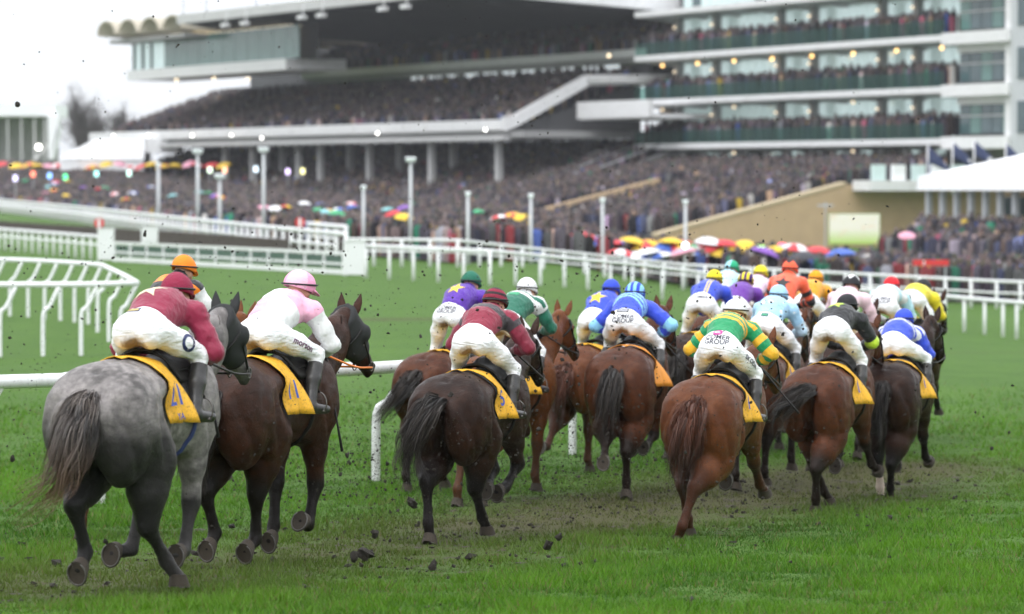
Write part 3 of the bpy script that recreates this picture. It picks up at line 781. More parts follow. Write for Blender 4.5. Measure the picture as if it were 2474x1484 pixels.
def capmat(name, c1, c2=None, mode=None):
    t = NT('cap_' + name); v = t.coord('Object')
    c = c1
    if c2 is not None:
        sx = t.new('ShaderNodeSeparateXYZ'); t.link(v, sx.inputs[0])
        if mode == 'stripe':
            a = t.math('FRACT', t.math('MULTIPLY', t.math('ADD', sx.outputs[0], 0.5), 15.0)); c = t.mix(t.math('GREATER_THAN', a, 0.5), c1, c2)
        elif mode == 'quarter':
            a = t.math('GREATER_THAN', sx.outputs[0], 0.0); b = t.math('GREATER_THAN', sx.outputs[1], 0.0); c = t.mix(t.math('ABSOLUTE', t.math('SUBTRACT', a, b)), c1, c2)
        elif mode == 'half': c = t.mix(t.math('GREATER_THAN', sx.outputs[0], 0.012), c1, c2)
        elif mode == 'crown':
            an = t.math('ARCTAN2', sx.outputs[0], sx.outputs[1]); tri = t.math('PINGPONG', t.math('MULTIPLY', an, 1.6), 1.0)
            c = t.mix(t.math('GREATER_THAN', t.math('ADD', t.math('MULTIPLY', sx.outputs[2], 16.0), tri), 1.7), c1, c2)
        elif mode == 'hoop':
            a = t.math('FRACT', t.math('MULTIPLY', sx.outputs[2], 17.0)); c = t.mix(t.math('GREATER_THAN', a, 0.55), c1, c2)
    n = t.noise(v, 14, 3); c = t.mix(t.math('MULTIPLY', n, 0.14), c, (0.02, 0.02, 0.02))
    sp = t.noise(v, 60, 3, 0.6); c = t.mix(t.ramp(sp, [(0.68, 0), (0.71, 0.7)]), c, (0.05, 0.035, 0.02))
    t.set(c, 0.6, Specular_IOR_Level=0.3); t.bump(t.noise(t.mapping(v, (1, 1, 2)), 30, 4), 0.6, 0.014)
    return t.m
def hand_into(parts, wrist, tip_dir, side, curl_dir):
    """palm, four unequal curled fingers and a thumb, closed on the rein"""
    w = np.asarray(wrist, float); f = np.asarray(tip_dir, float); f /= np.linalg.norm(f); dn = np.asarray(curl_dir, float); dn -= f * (dn @ f); dn /= np.linalg.norm(dn); sd = np.cross(f, dn)
    S = SDF(w - 0.16, w + 0.16, 0.0085); S.ell(w + f * 0.045, (0.036, 0.042, 0.036), 0); S.cone(w - f * 0.04, w + f * 0.05, 0.027, 0.033, 0.015)
    for i, L in enumerate((0.036, 0.042, 0.039, 0.030)):
        b = w + f * 0.078 + sd * (i - 1.5) * 0.0205; k = b + f * L * 0.75 + dn * 0.012; e = k - f * 0.006 + dn * L * 0.85; g = e - f * 0.026 + dn * 0.004
        S.chain([(b, 0.0105), (k, 0.010), (e, 0.0095), (g, 0.008)], 0.004)
    b = w + f * 0.03 - sd * 0.036; S.chain([(b, 0.013), (b + f * 0.032 - sd * 0.012 + dn * 0.016, 0.0115), (b + f * 0.048 + sd * 0.010 + dn * 0.034, 0.009)], 0.006)
    parts.append(S.nets(1))

def make_rider(info, name_label, r, silkm, capm, cloth_group='riders in coloured silks', band=K_, boots=None, emblem=None, seat_text=None, thigh_text=None, patch=None, whip=None, res=0.017):
    hr = info['root']; root = empty('person', hr.location, hr.rotation_euler.z); root.rotation_euler = hr.rotation_euler; root.scale = hr.scale
    tag(root, name_label, 'rider', cloth_group)
    dx, py, pz, lean = r.get('dx', 0.0), r.get('py', -0.10), r.get('pz', 1.86), R(r.get('lean', 24))
    turn = R(r.get('turn', 0)); sw = r.get('sway', 0.0)
    sd = np.array([math.sin(turn) * math.cos(lean), math.cos(turn) * math.cos(lean), math.sin(lean)])
    pel = np.array([dx, py, pz]); neck = pel + 0.50 * sd; rt = np.array([math.cos(turn), -math.sin(turn), 0]); up = np.cross(rt, sd)
    headc = neck + sd * 0.075 + up * r.get('headup', 0.075) + rt * r.get('headx', 0.0) + np.array([0, 0.05, 0])
    kz = r.get('kz', 1.60); kx = r.get('kx', 0.265)
    hipj = [pel + rt * s * 0.10 + np.array([0, 0.03, -0.02]) for s in (-1, 1)]
    knee = []; ank = []; toe = []
    for i, s in enumerate((-1, 1)):
        hz = pz - 0.02 - kz; q = max(0.44 ** 2 - hz ** 2 - (kx - 0.10) ** 2, 0.05 ** 2)
        k = np.array([dx * 0.4 + s * kx, py + 0.03 + math.sqrt(q), kz]); knee.append(k)
        a = k + np.array([s * 0.055, -0.20 + r.get('shin', 0.0), -0.36]); ank.append(a); toe.append(a + np.array([s * 0.045, 0.16, -0.035]))
    shj = [neck + rt * s * 0.185 - sd * 0.04 - up * 0.02 for s in (-1, 1)]
    hx = r.get('hands', (0.10, 0.30, -0.34)); hands = [np.array([dx * 0.6 + s * hx[0], neck[1] + hx[1], neck[2] + hx[2]]) for s in (-1, 1)]
    for i, s in enumerate((-1, 1)):
        if 'rh' in r and s == 1: hands[1] = pel + np.array(r['rh'])
    elb = []
    for i, s in enumerate((-1, 1)):
        e, h = ik(shj[i], hands[i], 0.30, 0.27, np.array([s * r.get('elbow', 0.8), -0.7, 0.15])); elb.append(e); hands[i] = h
    lo = np.min([pel, neck, headc, *knee, *ank, *toe, *hands, *elb], 0) - 0.3; hi = np.max([pel, neck, headc, *knee, *ank, *toe, *hands, *elb], 0) + 0.3
    # continuous body
    B = SDF(lo, hi, 0.022)
    B.chain([(pel, 0.09), (pel + sd * 0.22, 0.088), (neck - sd * 0.08, 0.10)], 0.04, 1.15)
    B.chain([(neck - sd * 0.04, 0.07), (headc - up * 0.05, 0.06)], 0.03)
    fw = np.array([rt[0] * 0 + math.sin(turn), math.cos(turn), -0.25]); fw /= np.linalg.norm(fw)
    B.ell(headc, (0.078, 0.10, 0.115), 0.02); B.chain([(headc + fw * 0.06 - np.array([0, 0, 0.06]), 0.05), (headc + fw * 0.085 - np.array([0, 0, 0.10]), 0.03)], 0.02)
    B.cone(headc + fw * 0.10 - np.array([0, 0, 0.01]), headc + fw * 0.128 - np.array([0, 0, 0.045]), 0.012, 0.018, 0.012)
    for s in (-1, 1): B.ell(headc + rt * s * 0.08 - np.array([0, 0, 0.03]), (0.016, 0.022, 0.035), 0.008)
    for i in (0, 1):
        B.chain([(hipj[i], 0.078), (knee[i], 0.046), (ank[i], 0.034)], 0.03); B.cone(ank[i] - np.array([0, 0, 0.015]), toe[i] - np.array([0, 0.03, 0.02]), 0.024, 0.016, 0.02)
        B.chain([(shj[i], 0.052), (elb[i], 0.036), (hands[i], 0.026)], 0.03)
    Vb, Qb = B.nets(1); parts = [(Vb, Qb)]
    for i, s in enumerate((-1, 1)):
        d = hands[i] - elb[i]; hand_into(parts, hands[i], d / np.linalg.norm(d) + np.array([0, 0.3, 0]), s, np.array([-s * 0.5, 0.2, -0.8]))
    nv = 0; VV = []; QQ = []
    for V, Q in parts: VV.append(V); QQ.append(Q + nv); nv += len(V)
    me = mesh_np('body', np.vstack(VV), np.vstack(QQ), True); me.materials.append(M_SKIN); me.materials.append(M_GLOVE)
    mi = np.zeros(len(me.polygons), np.int32); mi[len(Qb):] = 1; me.polygons.foreach_set('material_index', mi)
    obj('body', me, None, root)
    # breeches
    S = SDF(lo, hi, res)
    bt = -sd * 0.02
    S.ell(pel + up * 0.01, (0.150, 0.14, 0.118), 0, lean, -turn)
    S.chain([(pel + sd * 0.05, 0.13), (pel + sd * 0.17, 0.12)], 0.05, 1.18)
    for i, s in enumerate((-1, 1)):
        S.ell(pel + rt * s * 0.085 - sd * 0.06 - up * 0.015, (0.100, 0.108, 0.112), 0.022, lean)
        S.chain([(hipj[i], 0.106), (hipj[i] * 0.5 + knee[i] * 0.5 + np.array([s*0.012, -0.01, 0]), 0.088), (knee[i], 0.064)], 0.035)
        c = knee[i] * 0.72 + ank[i] * 0.28; S.cone(knee[i], c, 0.064, 0.054, 0.03)
    V, Q = S.nets(1); N = vnormals(V, Q)
    V = V + N * (wob(V, 0.0025, 22, 5 + len(name_label), 12, (1, 0.7, 1.3)) + crease(V, 0.0095, 40, 4 + len(name_label), 10, (0.6, 1.0, 1.6), 7) - 0.004)[:, None]
    cr = pel - sd * 0.08 - np.array([0, 0.02, 0.105])
    dd = (V - cr) / np.array([0.10, 0.22, 0.085]); mud = 1.15 * np.exp(-np.sum(dd * dd, 1)) * r.get('mud', 1.0)
    for i in (0, 1): kk = (V - (knee[i] + np.array([0, -0.05, -0.02]))) / np.array([0.09, 0.1, 0.07]); mud = np.maximum(mud, 0.25 * np.exp(-np.sum(kk * kk, 1)) * r.get('mud', 1.0))
    bro = obj('breeches', mesh_np('breeches', V, Q, True, {'mud': mud}), M_BREECH, root)
    bb = BVHTree.FromPolygons([tuple(v) for v in V.tolist()], Q.tolist())
    # boots
    for i, s in enumerate((-1, 1)):
        S = SDF(np.minimum(np.minimum(knee[i], ank[i]), toe[i]) - 0.14, np.maximum(np.maximum(knee[i], ank[i]), toe[i]) + 0.14, 0.014)
        c = knee[i] * 0.82 + ank[i] * 0.18; m = knee[i] * 0.5 + ank[i] * 0.5
        S.chain([(c, 0.066), (m + np.array([0, -0.012, 0]), 0.062), (knee[i] * 0.15 + ank[i] * 0.85, 0.043), (ank[i], 0.044)], 0.02)
        S.cone(ank[i] + np.array([0, -0.01, -0.03]), toe[i] + np.array([0, 0.02, -0.015]), 0.047, 0.036, 0.025)
        up_b = c - ank[i]; up_b /= np.linalg.norm(up_b); S.cut(up_b, up_b @ c)
        V, Q = S.nets(1); bo = obj('boot', mesh_np('boot', V, Q, True), boots or M_BOOT, root)
        # stirrup iron
        f = toe[i] * 0.6 + ank[i] * 0.4 + np.array([0, 0, -0.035]); m = MB()
        m.tube([f + np.array([0.062 * math.cos(a), 0.0, 0.055 + 0.085 * math.sin(a)]) for a in np.linspace(R(-40), R(220), 13)], 0.006, 5)
        m.tube([f + np.array([-0.05, 0, 0.0]), f + np.array([0.05, 0, 0.0])], 0.011, 5)
        m.build('stirrup', M_STEEL, info['root'], True)
        m = MB(); m.tube([f + np.array([0, 0, 0.14]), knee[i] * 0.5 + ank[i] * 0.5 - np.array([s * 0.07, 0, -0.1]), np.array([s * 0.20, knee[i][1] - 0.22, 1.50])], 0.010, 4); m.build('stirrup_leather', M_LEATHER, info['root'], True)
    # jacket
    J = SDF(lo, hi, res)
    fat = r.get('puff', 0.002)
    J.chain([(pel + sd * 0.10 + up * 0.012, 0.122 + fat), (pel + sd * 0.15 + up * 0.022, 0.118 + fat), (pel + sd * 0.26 + up * 0.052, 0.128 + fat), (neck - sd * 0.13 + up * 0.034, 0.136 + fat), (neck - sd * 0.05, 0.105 + fat)], 0.06, 1.22)
    J.cone(neck - sd * 0.04, neck + sd * 0.05 + up * 0.045, 0.095, 0.078, 0.05)
    J.cone(shj[0], shj[1], 0.082 + fat * 0.5, 0.082 + fat * 0.5, 0.05)
    for i, s in enumerate((-1, 1)):
        wr = hands[i] * 0.93 + elb[i] * 0.07
        J.chain([(shj[i], 0.080 + fat), (elb[i] * 0.55 + shj[i] * 0.45, 0.068 + fat), (elb[i], 0.060 + fat), (elb[i] * 0.4 + wr * 0.6, 0.055 + fat * 0.7), (wr, 0.036)], 0.035)
    # hem: cut under the waist
    J.cut(-sd, -(sd @ (pel + sd * (0.06 if 'hem' not in r else r['hem']))))
    V, Q = J.nets(1); N = vnormals(V, Q)
    V = V + N * (wob(V, 0.0050, 15, 3 + len(name_label), 12, (1, 1.6, 1)) + crease(V, 0.016, 30, 7 + len(name_label), 10, (1.4, 0.7, 1), 6) - 0.004)[:, None]
    s_ = ((V - pel) @ sd - 0.08) / 0.44; lat = ((V - pel) @ rt) / 0.19
    best = np.full(len(V), 9.0); at = np.zeros(len(V))
    for i in (0, 1):
        for a, b, t0, t1 in ((shj[i], elb[i], 0, 0.52), (elb[i], hands[i], 0.52, 1.0)):
            ab = b - a; t = np.clip(((V - a) @ ab) / (ab @ ab), 0, 1); d = np.linalg.norm(V - a - t[:, None] * ab, axis=1)
            m = d < best; best[m] = d[m]; at[m] = (t0 + (t1 - t0) * t)[m]
    ab = neck - pel; t = np.clip(((V - pel) @ ab) / (ab @ ab), 0, 1); dt = np.linalg.norm((V - pel - t[:, None] * ab) * np.array([0.80, 1, 1]), axis=1)
    armf = np.clip(((dt - 0.125) - (best - 0.07)) * 9 + 0.5, 0, 1) * np.clip((at - 0.02) * 12, 0, 1)
    jo = obj('jacket', mesh_np('jacket', V, Q, True, {'s': np.clip(s_, 0, 1), 'lat': lat, 'arm': armf, 'at': at}), silkm, root)
    jb = BVHTree.FromPolygons([tuple(v) for v in V.tolist()], Q.tolist())
    def on(bv, c, normal, ux, uy, off):
        n = np.asarray(normal, float); n /= np.linalg.norm(n)
        def fn(u, v):
            o = c + ux * u + uy * v + n * 0.5; h, nn, i, d = bv.ray_cast(Vector(o), Vector(-n)); return None if h is None else np.array(h) + n * off
        return fn
    if emblem:
        shp, rad, mat, sc, lx = emblem
        c = pel + sd * sc + rt * lx; nn = up * 0.85 - sd * 0.5
        vy = sd + up * 0.3; vy /= np.linalg.norm(vy)
        put_shape(*(star_shape(rad) if shp == 'star' else shp), on(jb, c, nn, rt, vy, 0.004), mat, jo, 'star_emblem' if shp == 'star' else 'emblem', 0.025)
    back = np.array([-0.25, -1, 0.35])
    if seat_text:
        for i, (tx, sz, oz, ox, mt) in enumerate(seat_text):
            put_text(tx, sz, on(bb, pel + np.array([ox, 0, oz]), (0, -1, 0.35), np.array([1, 0, 0]), np.array([0, 0.25, 0.97]), 0.004), mt, bro, 'lettering')
    if patch:
        for (w, h, oz, ox, m1, inner) in patch:
            q = [(-w/2, -h/2), (w/2, -h/2), (w/2, h/2), (-w/2, h/2)]; c = pel + np.array([ox, 0, oz]); ux, uy = np.array([1, 0, 0]), np.array([0, 0.25, 0.97])
            if inner == 'round': q = [(w/2*math.cos(a), h/2*math.sin(a)) for a in np.linspace(0, 6.283, 19)[:-1]]
            put_shape(q, [tuple(range(len(q)))], on(bb, c, (0, -1, 0.35), ux, uy, 0.003), m1, bro, 'patch', 0.02)
            if isinstance(inner, tuple) and inner[0] == 'bar': put_shape([(x * 0.82 , y * 0.55) for x, y in q], [(0, 1, 2, 3)], on(bb, c, (0, -1, 0.35), ux, uy, 0.005), inner[1], bro, 'patch_panel', 0.02)
    if thigh_text:
        tx, sz, mt, sidew = thigh_text
        c = hipj[1] * 0.45 + knee[1] * 0.55; ax = knee[1] - hipj[1]; ax /= np.linalg.norm(ax); nrm = np.array([1, -0.75, 0.15]); vy = np.cross(ax, nrm); vy /= np.linalg.norm(vy)
        if vy[2] < 0: vy = -vy
        put_text(tx, sz, on(bb, c, nrm, ax, vy, 0.004), mt, bro, 'lettering')
    # helmet in its silk cap: own object space so that the cap pattern follows it
    tilt = R(r.get('tilt', -18)); hm = empty  # noqa
    n, rings = 26, 13; V = []
    for i in range(rings + 1):
        th = (i / rings) * R(104)
        for k in range(n):
            a = 2 * math.pi * k / n; rr = math.sin(th)
            V.append((0.110 * rr * math.cos(a), (0.134 + 0.006 * math.sin(a)) * rr * math.sin(a), 0.122 * math.cos(th)))
    V = np.array(V); V += (V / (np.linalg.norm(V, axis=1)[:, None] + 1e-9)) * wob(V, 0.0022, 30, len(name_label))[:, None]
    F = [(i*n+k, (i+1)*n+k, (i+1)*n+(k+1)%n, i*n+(k+1)%n) for i in range(rings) for k in range(n)]
    cap = obj('cap', mesh_np('cap', V, np.array(F), True), capm, root, headc + np.array([0, 0.0, 0.035]), (tilt, R(r.get('roll', 0)), -turn - R(r.get('look', 0))))
    sdm = cap.modifiers.new('thickness', 'SOLIDIFY'); sdm.thickness = 0.012
    m = MB(); pv = []
    for k in range(11):
        a = R(35) + R(110) * k / 10; pv.append((0.112 * math.cos(a), 0.136 * math.sin(a), -0.004))
    for k in range(11):
        a = R(35) + R(110) * k / 10; e = math.sin((a - R(35)) / R(110) * math.pi); pv.append((0.118 * math.cos(a), 0.140 * math.sin(a) + 0.055 * e, -0.016 - 0.012 * e))
    m.add(pv, [(k, k+1, 12+k, 11+k) for k in range(10)]); pk = m.build('peak', capm, cap, True); q = pk.modifiers.new('thickness', 'SOLIDIFY'); q.thickness = 0.006
    m = MB(); bz = r.get('bandz', 0.012); m.tube([(0.115 * math.cos(a), 0.139 * math.sin(a), bz + 0.035 * math.sin(a)) for a in np.linspace(0, 2*math.pi, 29)], r.get('bandr', 0.0075), 5, False); m.build('goggle_strap', plain('strap_%.2f%.2f%.2f' % band, band, 0.5), cap, True)
    # reins
    if 'bits' in info:
        for i, s in enumerate((-1, 1)):
            b = info['bits'][1 - i] if False else (info['bits'][0] if s == 1 else info['bits'][1]); h = hands[i] + np.array([0, 0.05, -0.02])
            m = MB(); mid = (b + h) / 2 + np.array([s * 0.05, 0, -0.04]); m.tube(spline([h, mid, b], 9), 0.009, 5); m.build('rein', r.get('rein', M_LEATHER), info['root'], True)
    if whip:
        h = hands[1] + np.array([0.02, 0.03, -0.03]); e = h + np.array(whip); m = MB()
        m.tube([h - (e - h) * 0.15, h, h * 0.75 + e * 0.25, h * 0.3 + e * 0.7 , e], [0.012, 0.013, 0.010, 0.008, 0.012], 6)
        w = m.build('riding_whip', M_LEATHER, None, True); w.location = root.location; w.rotation_euler = root.rotation_euler; w.scale = root.scale
        return root, w
    return root, None
# ------------------------------------------------------------------ turf
def turf_mat():
    t = NT('turf'); g = t.new('ShaderNodeNewGeometry').outputs['Position']
    mud = t.attr('mud').outputs['Fac']
    v2 = t.mapping(g, (1, 0.45, 1))
    n1 = t.noise(v2, 0.9, 5, 0.6); n2 = t.noise(v2, 9, 5, 0.7); n3 = t.noise(g, 60, 3, 0.7)
    c = t.mix(t.ramp(n1, [(0.3, 0), (0.7, 1)]), (0.040, 0.106, 0.006), (0.067, 0.152, 0.010))
    c = t.mix(t.ramp(n2, [(0.35, 0), (0.75, 0.55)]), c, (0.030, 0.074, 0.007))
    c = t.mix(t.math('MULTIPLY', t.ramp(n3, [(0.45, 0), (0.7, 1)]), 0.4), c, (0.088, 0.15, 0.02))
    soil = t.mix(n3, (0.034, 0.026, 0.011), (0.080, 0.060, 0.025))
    vo = t.new('ShaderNodeTexVoronoi', feature='F1'); t.link(t.mapping(g, (1, 0.6, 1)), vo.inputs['Vector']); vo.inputs['Scale'].default_value = 3.2
    div = t.math('MULTIPLY', t.ramp(vo.outputs['Distance'], [(0.10, 1), (0.26, 0)]), t.math('MULTIPLY', t.ramp(mud, [(0.05, 0), (0.4, 1)]), 0.8))
    m = t.math('ADD', t.math('ADD', mud, div), t.math('MULTIPLY', t.math('SUBTRACT', n2, 0.5), 0.9))
    c = t.mix(t.ramp(m, [(0.28, 0), (0.78, 0.85)]), c, soil)
    t.set(c, 0.85, Specular_IOR_Level=0.25)
    t.bump(t.math('ADD', n3, n2), 0.6, 0.03)
    return t.m
M_TURF = turf_mat()
def seg_d(X, Y, a, b):
    ab = np.array(b, float) - np.array(a, float); t = np.clip(((X - a[0]) * ab[0] + (Y - a[1]) * ab[1]) / (ab @ ab), 0, 1)
    return np.hypot(X - a[0] - t * ab[0], Y - a[1] - t * ab[1])
_tr0, _tr1 = ground_at(860, 772), ground_at(2600, 852)
def mud_mask(X, Y):
    X = np.asarray(X, float); Y = np.asarray(Y, float); p = np.stack([X, Y, 0 * X], -1).reshape(-1, 3)
    w = wob(p, 1.0, 1.6, 77).reshape(X.shape) * 0.35
    d = seg_d(X, Y, (-3.4, 24.5), (0.2, 33.5)); m = np.exp(-((d + w * 0.8) / 2.4) ** 2) * 0.70
    d = seg_d(X, Y, (0.0, 33.0), (4.6, 42.0)); m = np.maximum(m, np.exp(-((d + w * 0.8) / 2.3) ** 2) * 0.86)
    d = seg_d(X, Y, (_tr0.x, _tr0.y), (_tr1.x, _tr1.y)); m = np.maximum(m, np.exp(-((d + w * 0.3) / 0.9) ** 2) * 0.8)
    return m
def build_ground():
    ys = np.concatenate([np.arange(-60, 12, 4.0), np.arange(12, 60, 0.35), np.arange(60, 126, 0.7), np.geomspace(127, 3000, 60)])
    xs = np.concatenate([-np.geomspace(900, 16, 30), np.arange(-15.5, 15.6, 0.35), np.geomspace(16, 900, 30)])
    X, Y = np.meshgrid(xs, ys); Z = gz(Y, X)
    Z = Z + relief(X, Y)
    nx, ny = len(xs), len(ys); i = np.arange(nx - 1); j = np.arange(ny - 1); I, J = np.meshgrid(i, j); a = (J * nx + I).ravel()
    F = np.stack([a, a + 1, a + nx + 1, a + nx], 1)
    me = mesh_np('ground', np.stack([X, Y, Z], -1).reshape(-1, 3), F, True, {'mud': mud_mask(X, Y).ravel()})
    tag(obj('ground', me, M_TURF), 'green racecourse turf churned brown where the field ran', kind='structure')
build_ground()
def grass_mat():
    t = NT('grass_blades'); c = t.attr('col').outputs['Color']
    t.set(c, 0.55, Specular_IOR_Level=0.3)
    tr = t.new('ShaderNodeBsdfTranslucent'); t.link(c, tr.inputs[0]); mxs = t.new('ShaderNodeMixShader'); mxs.inputs[0].default_value = 0.35
    t.link(t.b.outputs[0], mxs.inputs[1]); t.link(tr.outputs[0], mxs.inputs[2]); t.link(mxs.outputs[0], t.n['Material Output'].inputs['Surface'])
    return t.m
_hp = np.random.default_rng(61); _n = 2600; HPY = 18 + 28 * _hp.uniform(0, 1, _n) ** 1.1; HPX = _hp.uniform(-0.15, 0.15, _n) * HPY
_k = _hp.uniform(0, 1, _n) < mud_mask(HPX, HPY) * 0.55; HPX, HPY = HPX[_k], HPY[_k]; HPR = _hp.uniform(0.03, 0.075, len(HPX))
def build_prints():
    V = []; F = []; n = 9
    for x, y, r in zip(HPX, HPY, HPR):
        a0 = _hp.uniform(0, 6.28); b = len(V); rr = r * _hp.uniform(0.7, 1.25, n); V.append((x, y, float(gz(y)) + 0.001))
        for k in range(n): a = a0 + 2 * math.pi * k / n; V.append((x + rr[k] * math.cos(a), y + 1.25 * rr[k] * math.sin(a), float(gz(y + rr[k] * math.sin(a))) + 0.003))
        F += [(b, b + 1 + k, b + 1 + (k + 1) % n) for k in range(n)]
    V = np.array(V); V[:, 2] += relief(V[:, 0], V[:, 1])
    tag(obj('hoof_prints', mesh_np('hoof_prints', V, np.array(F), True), plain('wet_soil', (0.040, 0.029, 0.015), 0.75, 0.5, 30, 0.8)), 'dark hoof prints cut into the wet turf', 'hoof prints', kind='stuff')
build_prints()
def build_grass(n=520000):
    g = np.random.default_rng(31)
    Y = 16.5 + (62 - 16.5) * g.uniform(0, 1, n) ** 1.9
    X = g.uniform(-0.168, 0.168, n) * Y
    od = np.argsort(Y); Ys = Y[od]
    p = np.stack([X, Y, 0 * X], 1)
    clump = wob(p, 1.0, 5.0, 8) + wob(p, 0.8, 14.0, 9)
    mud = mud_mask(X, Y); keep = g.uniform(0, 1, n) > np.clip((mud + 0.15 * wob(p, 1, 9, 14) - 0.30) * 1.1, 0, 0.75)
    keep &= g.uniform(0, 1, n) > _ss((Y - 40) / 22)
    for x, y, r in zip(HPX, HPY, HPR):
        a, b = np.searchsorted(Ys, (y - r * 1.2, y + r * 1.2)); q = od[a:b]; keep[q[np.hypot(X[q] - x, (Y[q] - y) / 1.2) < r * 0.75]] = False
    X, Y, clump, mud, p = X[keep], Y[keep], clump[keep], mud[keep], p[keep]; n = len(X)
    h = (0.048 + 0.026 * np.clip(clump, -1.5, 2.2)) * g.uniform(0.4, 1.5, n) * (1 - 0.35 * np.clip(mud, 0, 1)); h = np.clip(h, 0.012, 0.12)
    th = g.uniform(0, 6.283, n); w = 0.0035 * (1 + Y / 40) * g.uniform(0.7, 1.3, n); lean = g.uniform(0.2, 1.0, n) * h; la = g.uniform(0, 6.283, n)
    base = np.stack([X, Y, gz(Y, X) + relief(X, Y) - 0.004], 1); sx = np.stack([np.cos(th) * w, np.sin(th) * w, 0 * w], 1)
    tip = base + np.stack([np.cos(la) * lean, np.sin(la) * lean, h], 1)
    V = np.stack([base - sx, base + sx, tip], 1).reshape(-1, 3); F = np.arange(3 * n).reshape(-1, 3)
    a = np.clip(0.5 + 0.26 * wob(p, 1, 1.1, 50) + 0.24 * clump + g.normal(0, 0.24, n), 0, 1)[:, None]
    c = (1 - a) * np.array([0.032, 0.100, 0.004]) + a * np.array([0.106, 0.252, 0.011])
    d = g.uniform(0, 1, n) < 0.06 + 0.05 * np.clip(wob(p, 1, 2.0, 71), 0, 2); c[d] = np.array([0.17, 0.155, 0.06])
    mm = np.clip(mud * 1.1 - 0.1, 0, 0.85)[:, None]; c = c * (1 - mm) + np.array([0.085, 0.085, 0.026]) * mm
    me = mesh_np('grass', V, F, False, None, np.repeat(c, 3, 0))
    tag(obj('grass', me, grass_mat()), 'short green turf grass blades on the racecourse', 'grass', kind='stuff')
build_grass()

# ------------------------------------------------------------------ running rails and fences
M_RAIL = plain('white_rail_plastic', (0.78, 0.79, 0.80), 0.38, 0.05, 1.5, 0, dirt=(0.10, 0.08, 0.05, 0.35))
def muddied():
    t = NT('white_rail_muddied'); v = t.coord('Object'); c = t.mix(t.noise(v, 2, 3), (0.70, 0.71, 0.71), (0.80, 0.81, 0.82)); sx = t.new('ShaderNodeSeparateXYZ'); t.link(v, sx.inputs[0])
    low = t.ramp(sx.outputs[2], [(0.0, 1), (1.0, 0)]); k = t.math('ADD', t.noise(v, 55, 3, 0.6), t.math('MULTIPLY', low, 0.10)); c = t.mix(t.ramp(k, [(0.64, 0), (0.69, 0.9)]), c, (0.04, 0.03, 0.02))
    c = t.mix(t.math('MULTIPLY', t.ramp(t.noise(t.mapping(v, (1, 1, 0.3)), 9, 4), [(0.5, 0), (0.75, 1)]), 0.22), c, (0.22, 0.20, 0.14))
    t.set(c, 0.42); return t.m
M_RAILM = muddied()
M_WHITE = plain('white_paint', (0.76, 0.77, 0.78), 0.5, 0.05, 1.0)
M_GREENP = plain('green_panel', (0.045, 0.10, 0.065), 0.6, 0.2, 2.0)
M_BIRCH = plain('birch_brush', (0.055, 0.042, 0.034), 0.95, 0.45, 14.0, 0.6)
def running_rail(label, bases, height, lean, r=0.062, pr=0.045, mat=M_RAIL, group='running rails', straight=False, zoff=0.0, topz=None, sink=0.25):
    """bases: ground points of the posts in order; each post bends over towards lean and carries the rail"""
    root = empty('running_rail', bases[0]); tag(root, label, 'rail', group); o = np.array(bases[0])
    lean = np.array([*lean, 0.0]); tops = []
    for b in bases:
        b = np.array(b) - o; top = b + lean + np.array([0, 0, height]); tops.append(top)
        m = MB()
        if np.linalg.norm(lean) > 0.05:
            m.tube(spline([b - (0, 0, sink), b + (0, 0, height * 0.35), b + lean * 0.06 + (0, 0, height * 0.62), b + lean * 0.40 + (0, 0, height * 0.70), top], 12), pr, 10)
        else: m.tube([b - (0, 0, sink), top], pr, 8)
        m.build('post', mat, root, True)
    if r > 0.07 and len(tops) < 10:
        for a, b in zip(tops[:-1], tops[1:]): c_ = a * 0.5 + b * 0.5; d_ = (b - a) / np.linalg.norm(b - a); m = MB(); m.tube([c_ - d_ * 0.10, c_ + d_ * 0.10], r + 0.007, 12); m.build('joint_sleeve', mat, root, True)
    m = MB(); n = max(2, len(tops) * 4); m.tube(spline(tops, n) if len(tops) > 2 and not straight else tops, r, 12); m.build('rail', mat, root, True)
    return root
nb = [(-420, 1262), (-90, 1238), (243, 1215), (610, 1188), (908, 1160), (1383, 1095), (1760, 1050)]
NB = [ground_at(x, y) for x, y in nb]
running_rail('near white running rail behind the grey horse, muddied posts bending over', NB, 1.34, (0.40, 0.10), 0.074, 0.052, M_RAILM)
# hairpin end of the far rail, at the left edge
A_ = [ground_at(x, y) for x, y in ((-210, 862), (-105, 862), (0, 862), (104, 862), (196, 861), (291, 856))]
B_ = [ground_at(x, y) for x, y in ((263, 826), (236, 803), (213, 784), (180, 779), (146, 775), (108, 771), (68, 767), (24, 764), (-20, 762), (-60, 762), (-130, 762))]
running_rail('white hairpin end of the rail at the left edge, bent posts', A_ + B_, 1.45, (0.33, 0.10), 0.062, 0.045, M_RAIL, straight=True)
# long rail across the middle, with more rails of the lawn behind it
def along(pts, step):
    p = np.array([tuple(q) for q in pts]); L = np.concatenate([[0], np.cumsum(np.linalg.norm(np.diff(p, axis=0), axis=1))]); n = max(2, int(L[-1] / step) + 1); s = np.linspace(0, L[-1], n)
    return [Vector([np.interp(x, L, p[:, i]) for i in range(3)]) for x in s]
def gp(x, Y, dz=0.0): return on_ground(x, Y, dz)
C_ = along([ground_at(x, y) for x, y in ((884, 671), (1188, 690), (1551, 716), (1900, 757), (2245, 792), (2411, 812), (2640, 838))], 1.9)
running_rail('long white rail across the course beyond the riders', C_, 1.14, (0, 0), 0.068, 0.058)
D_ = along([gp(836, 138), gp(1100, 136), gp(1650, 146), gp(2400, 135), gp(2640, 131)], 1.25)
dr = running_rail('white picket rail in front of the spectators on the lawn', D_, 1.08, (0, 0), 0.060, 0.07)
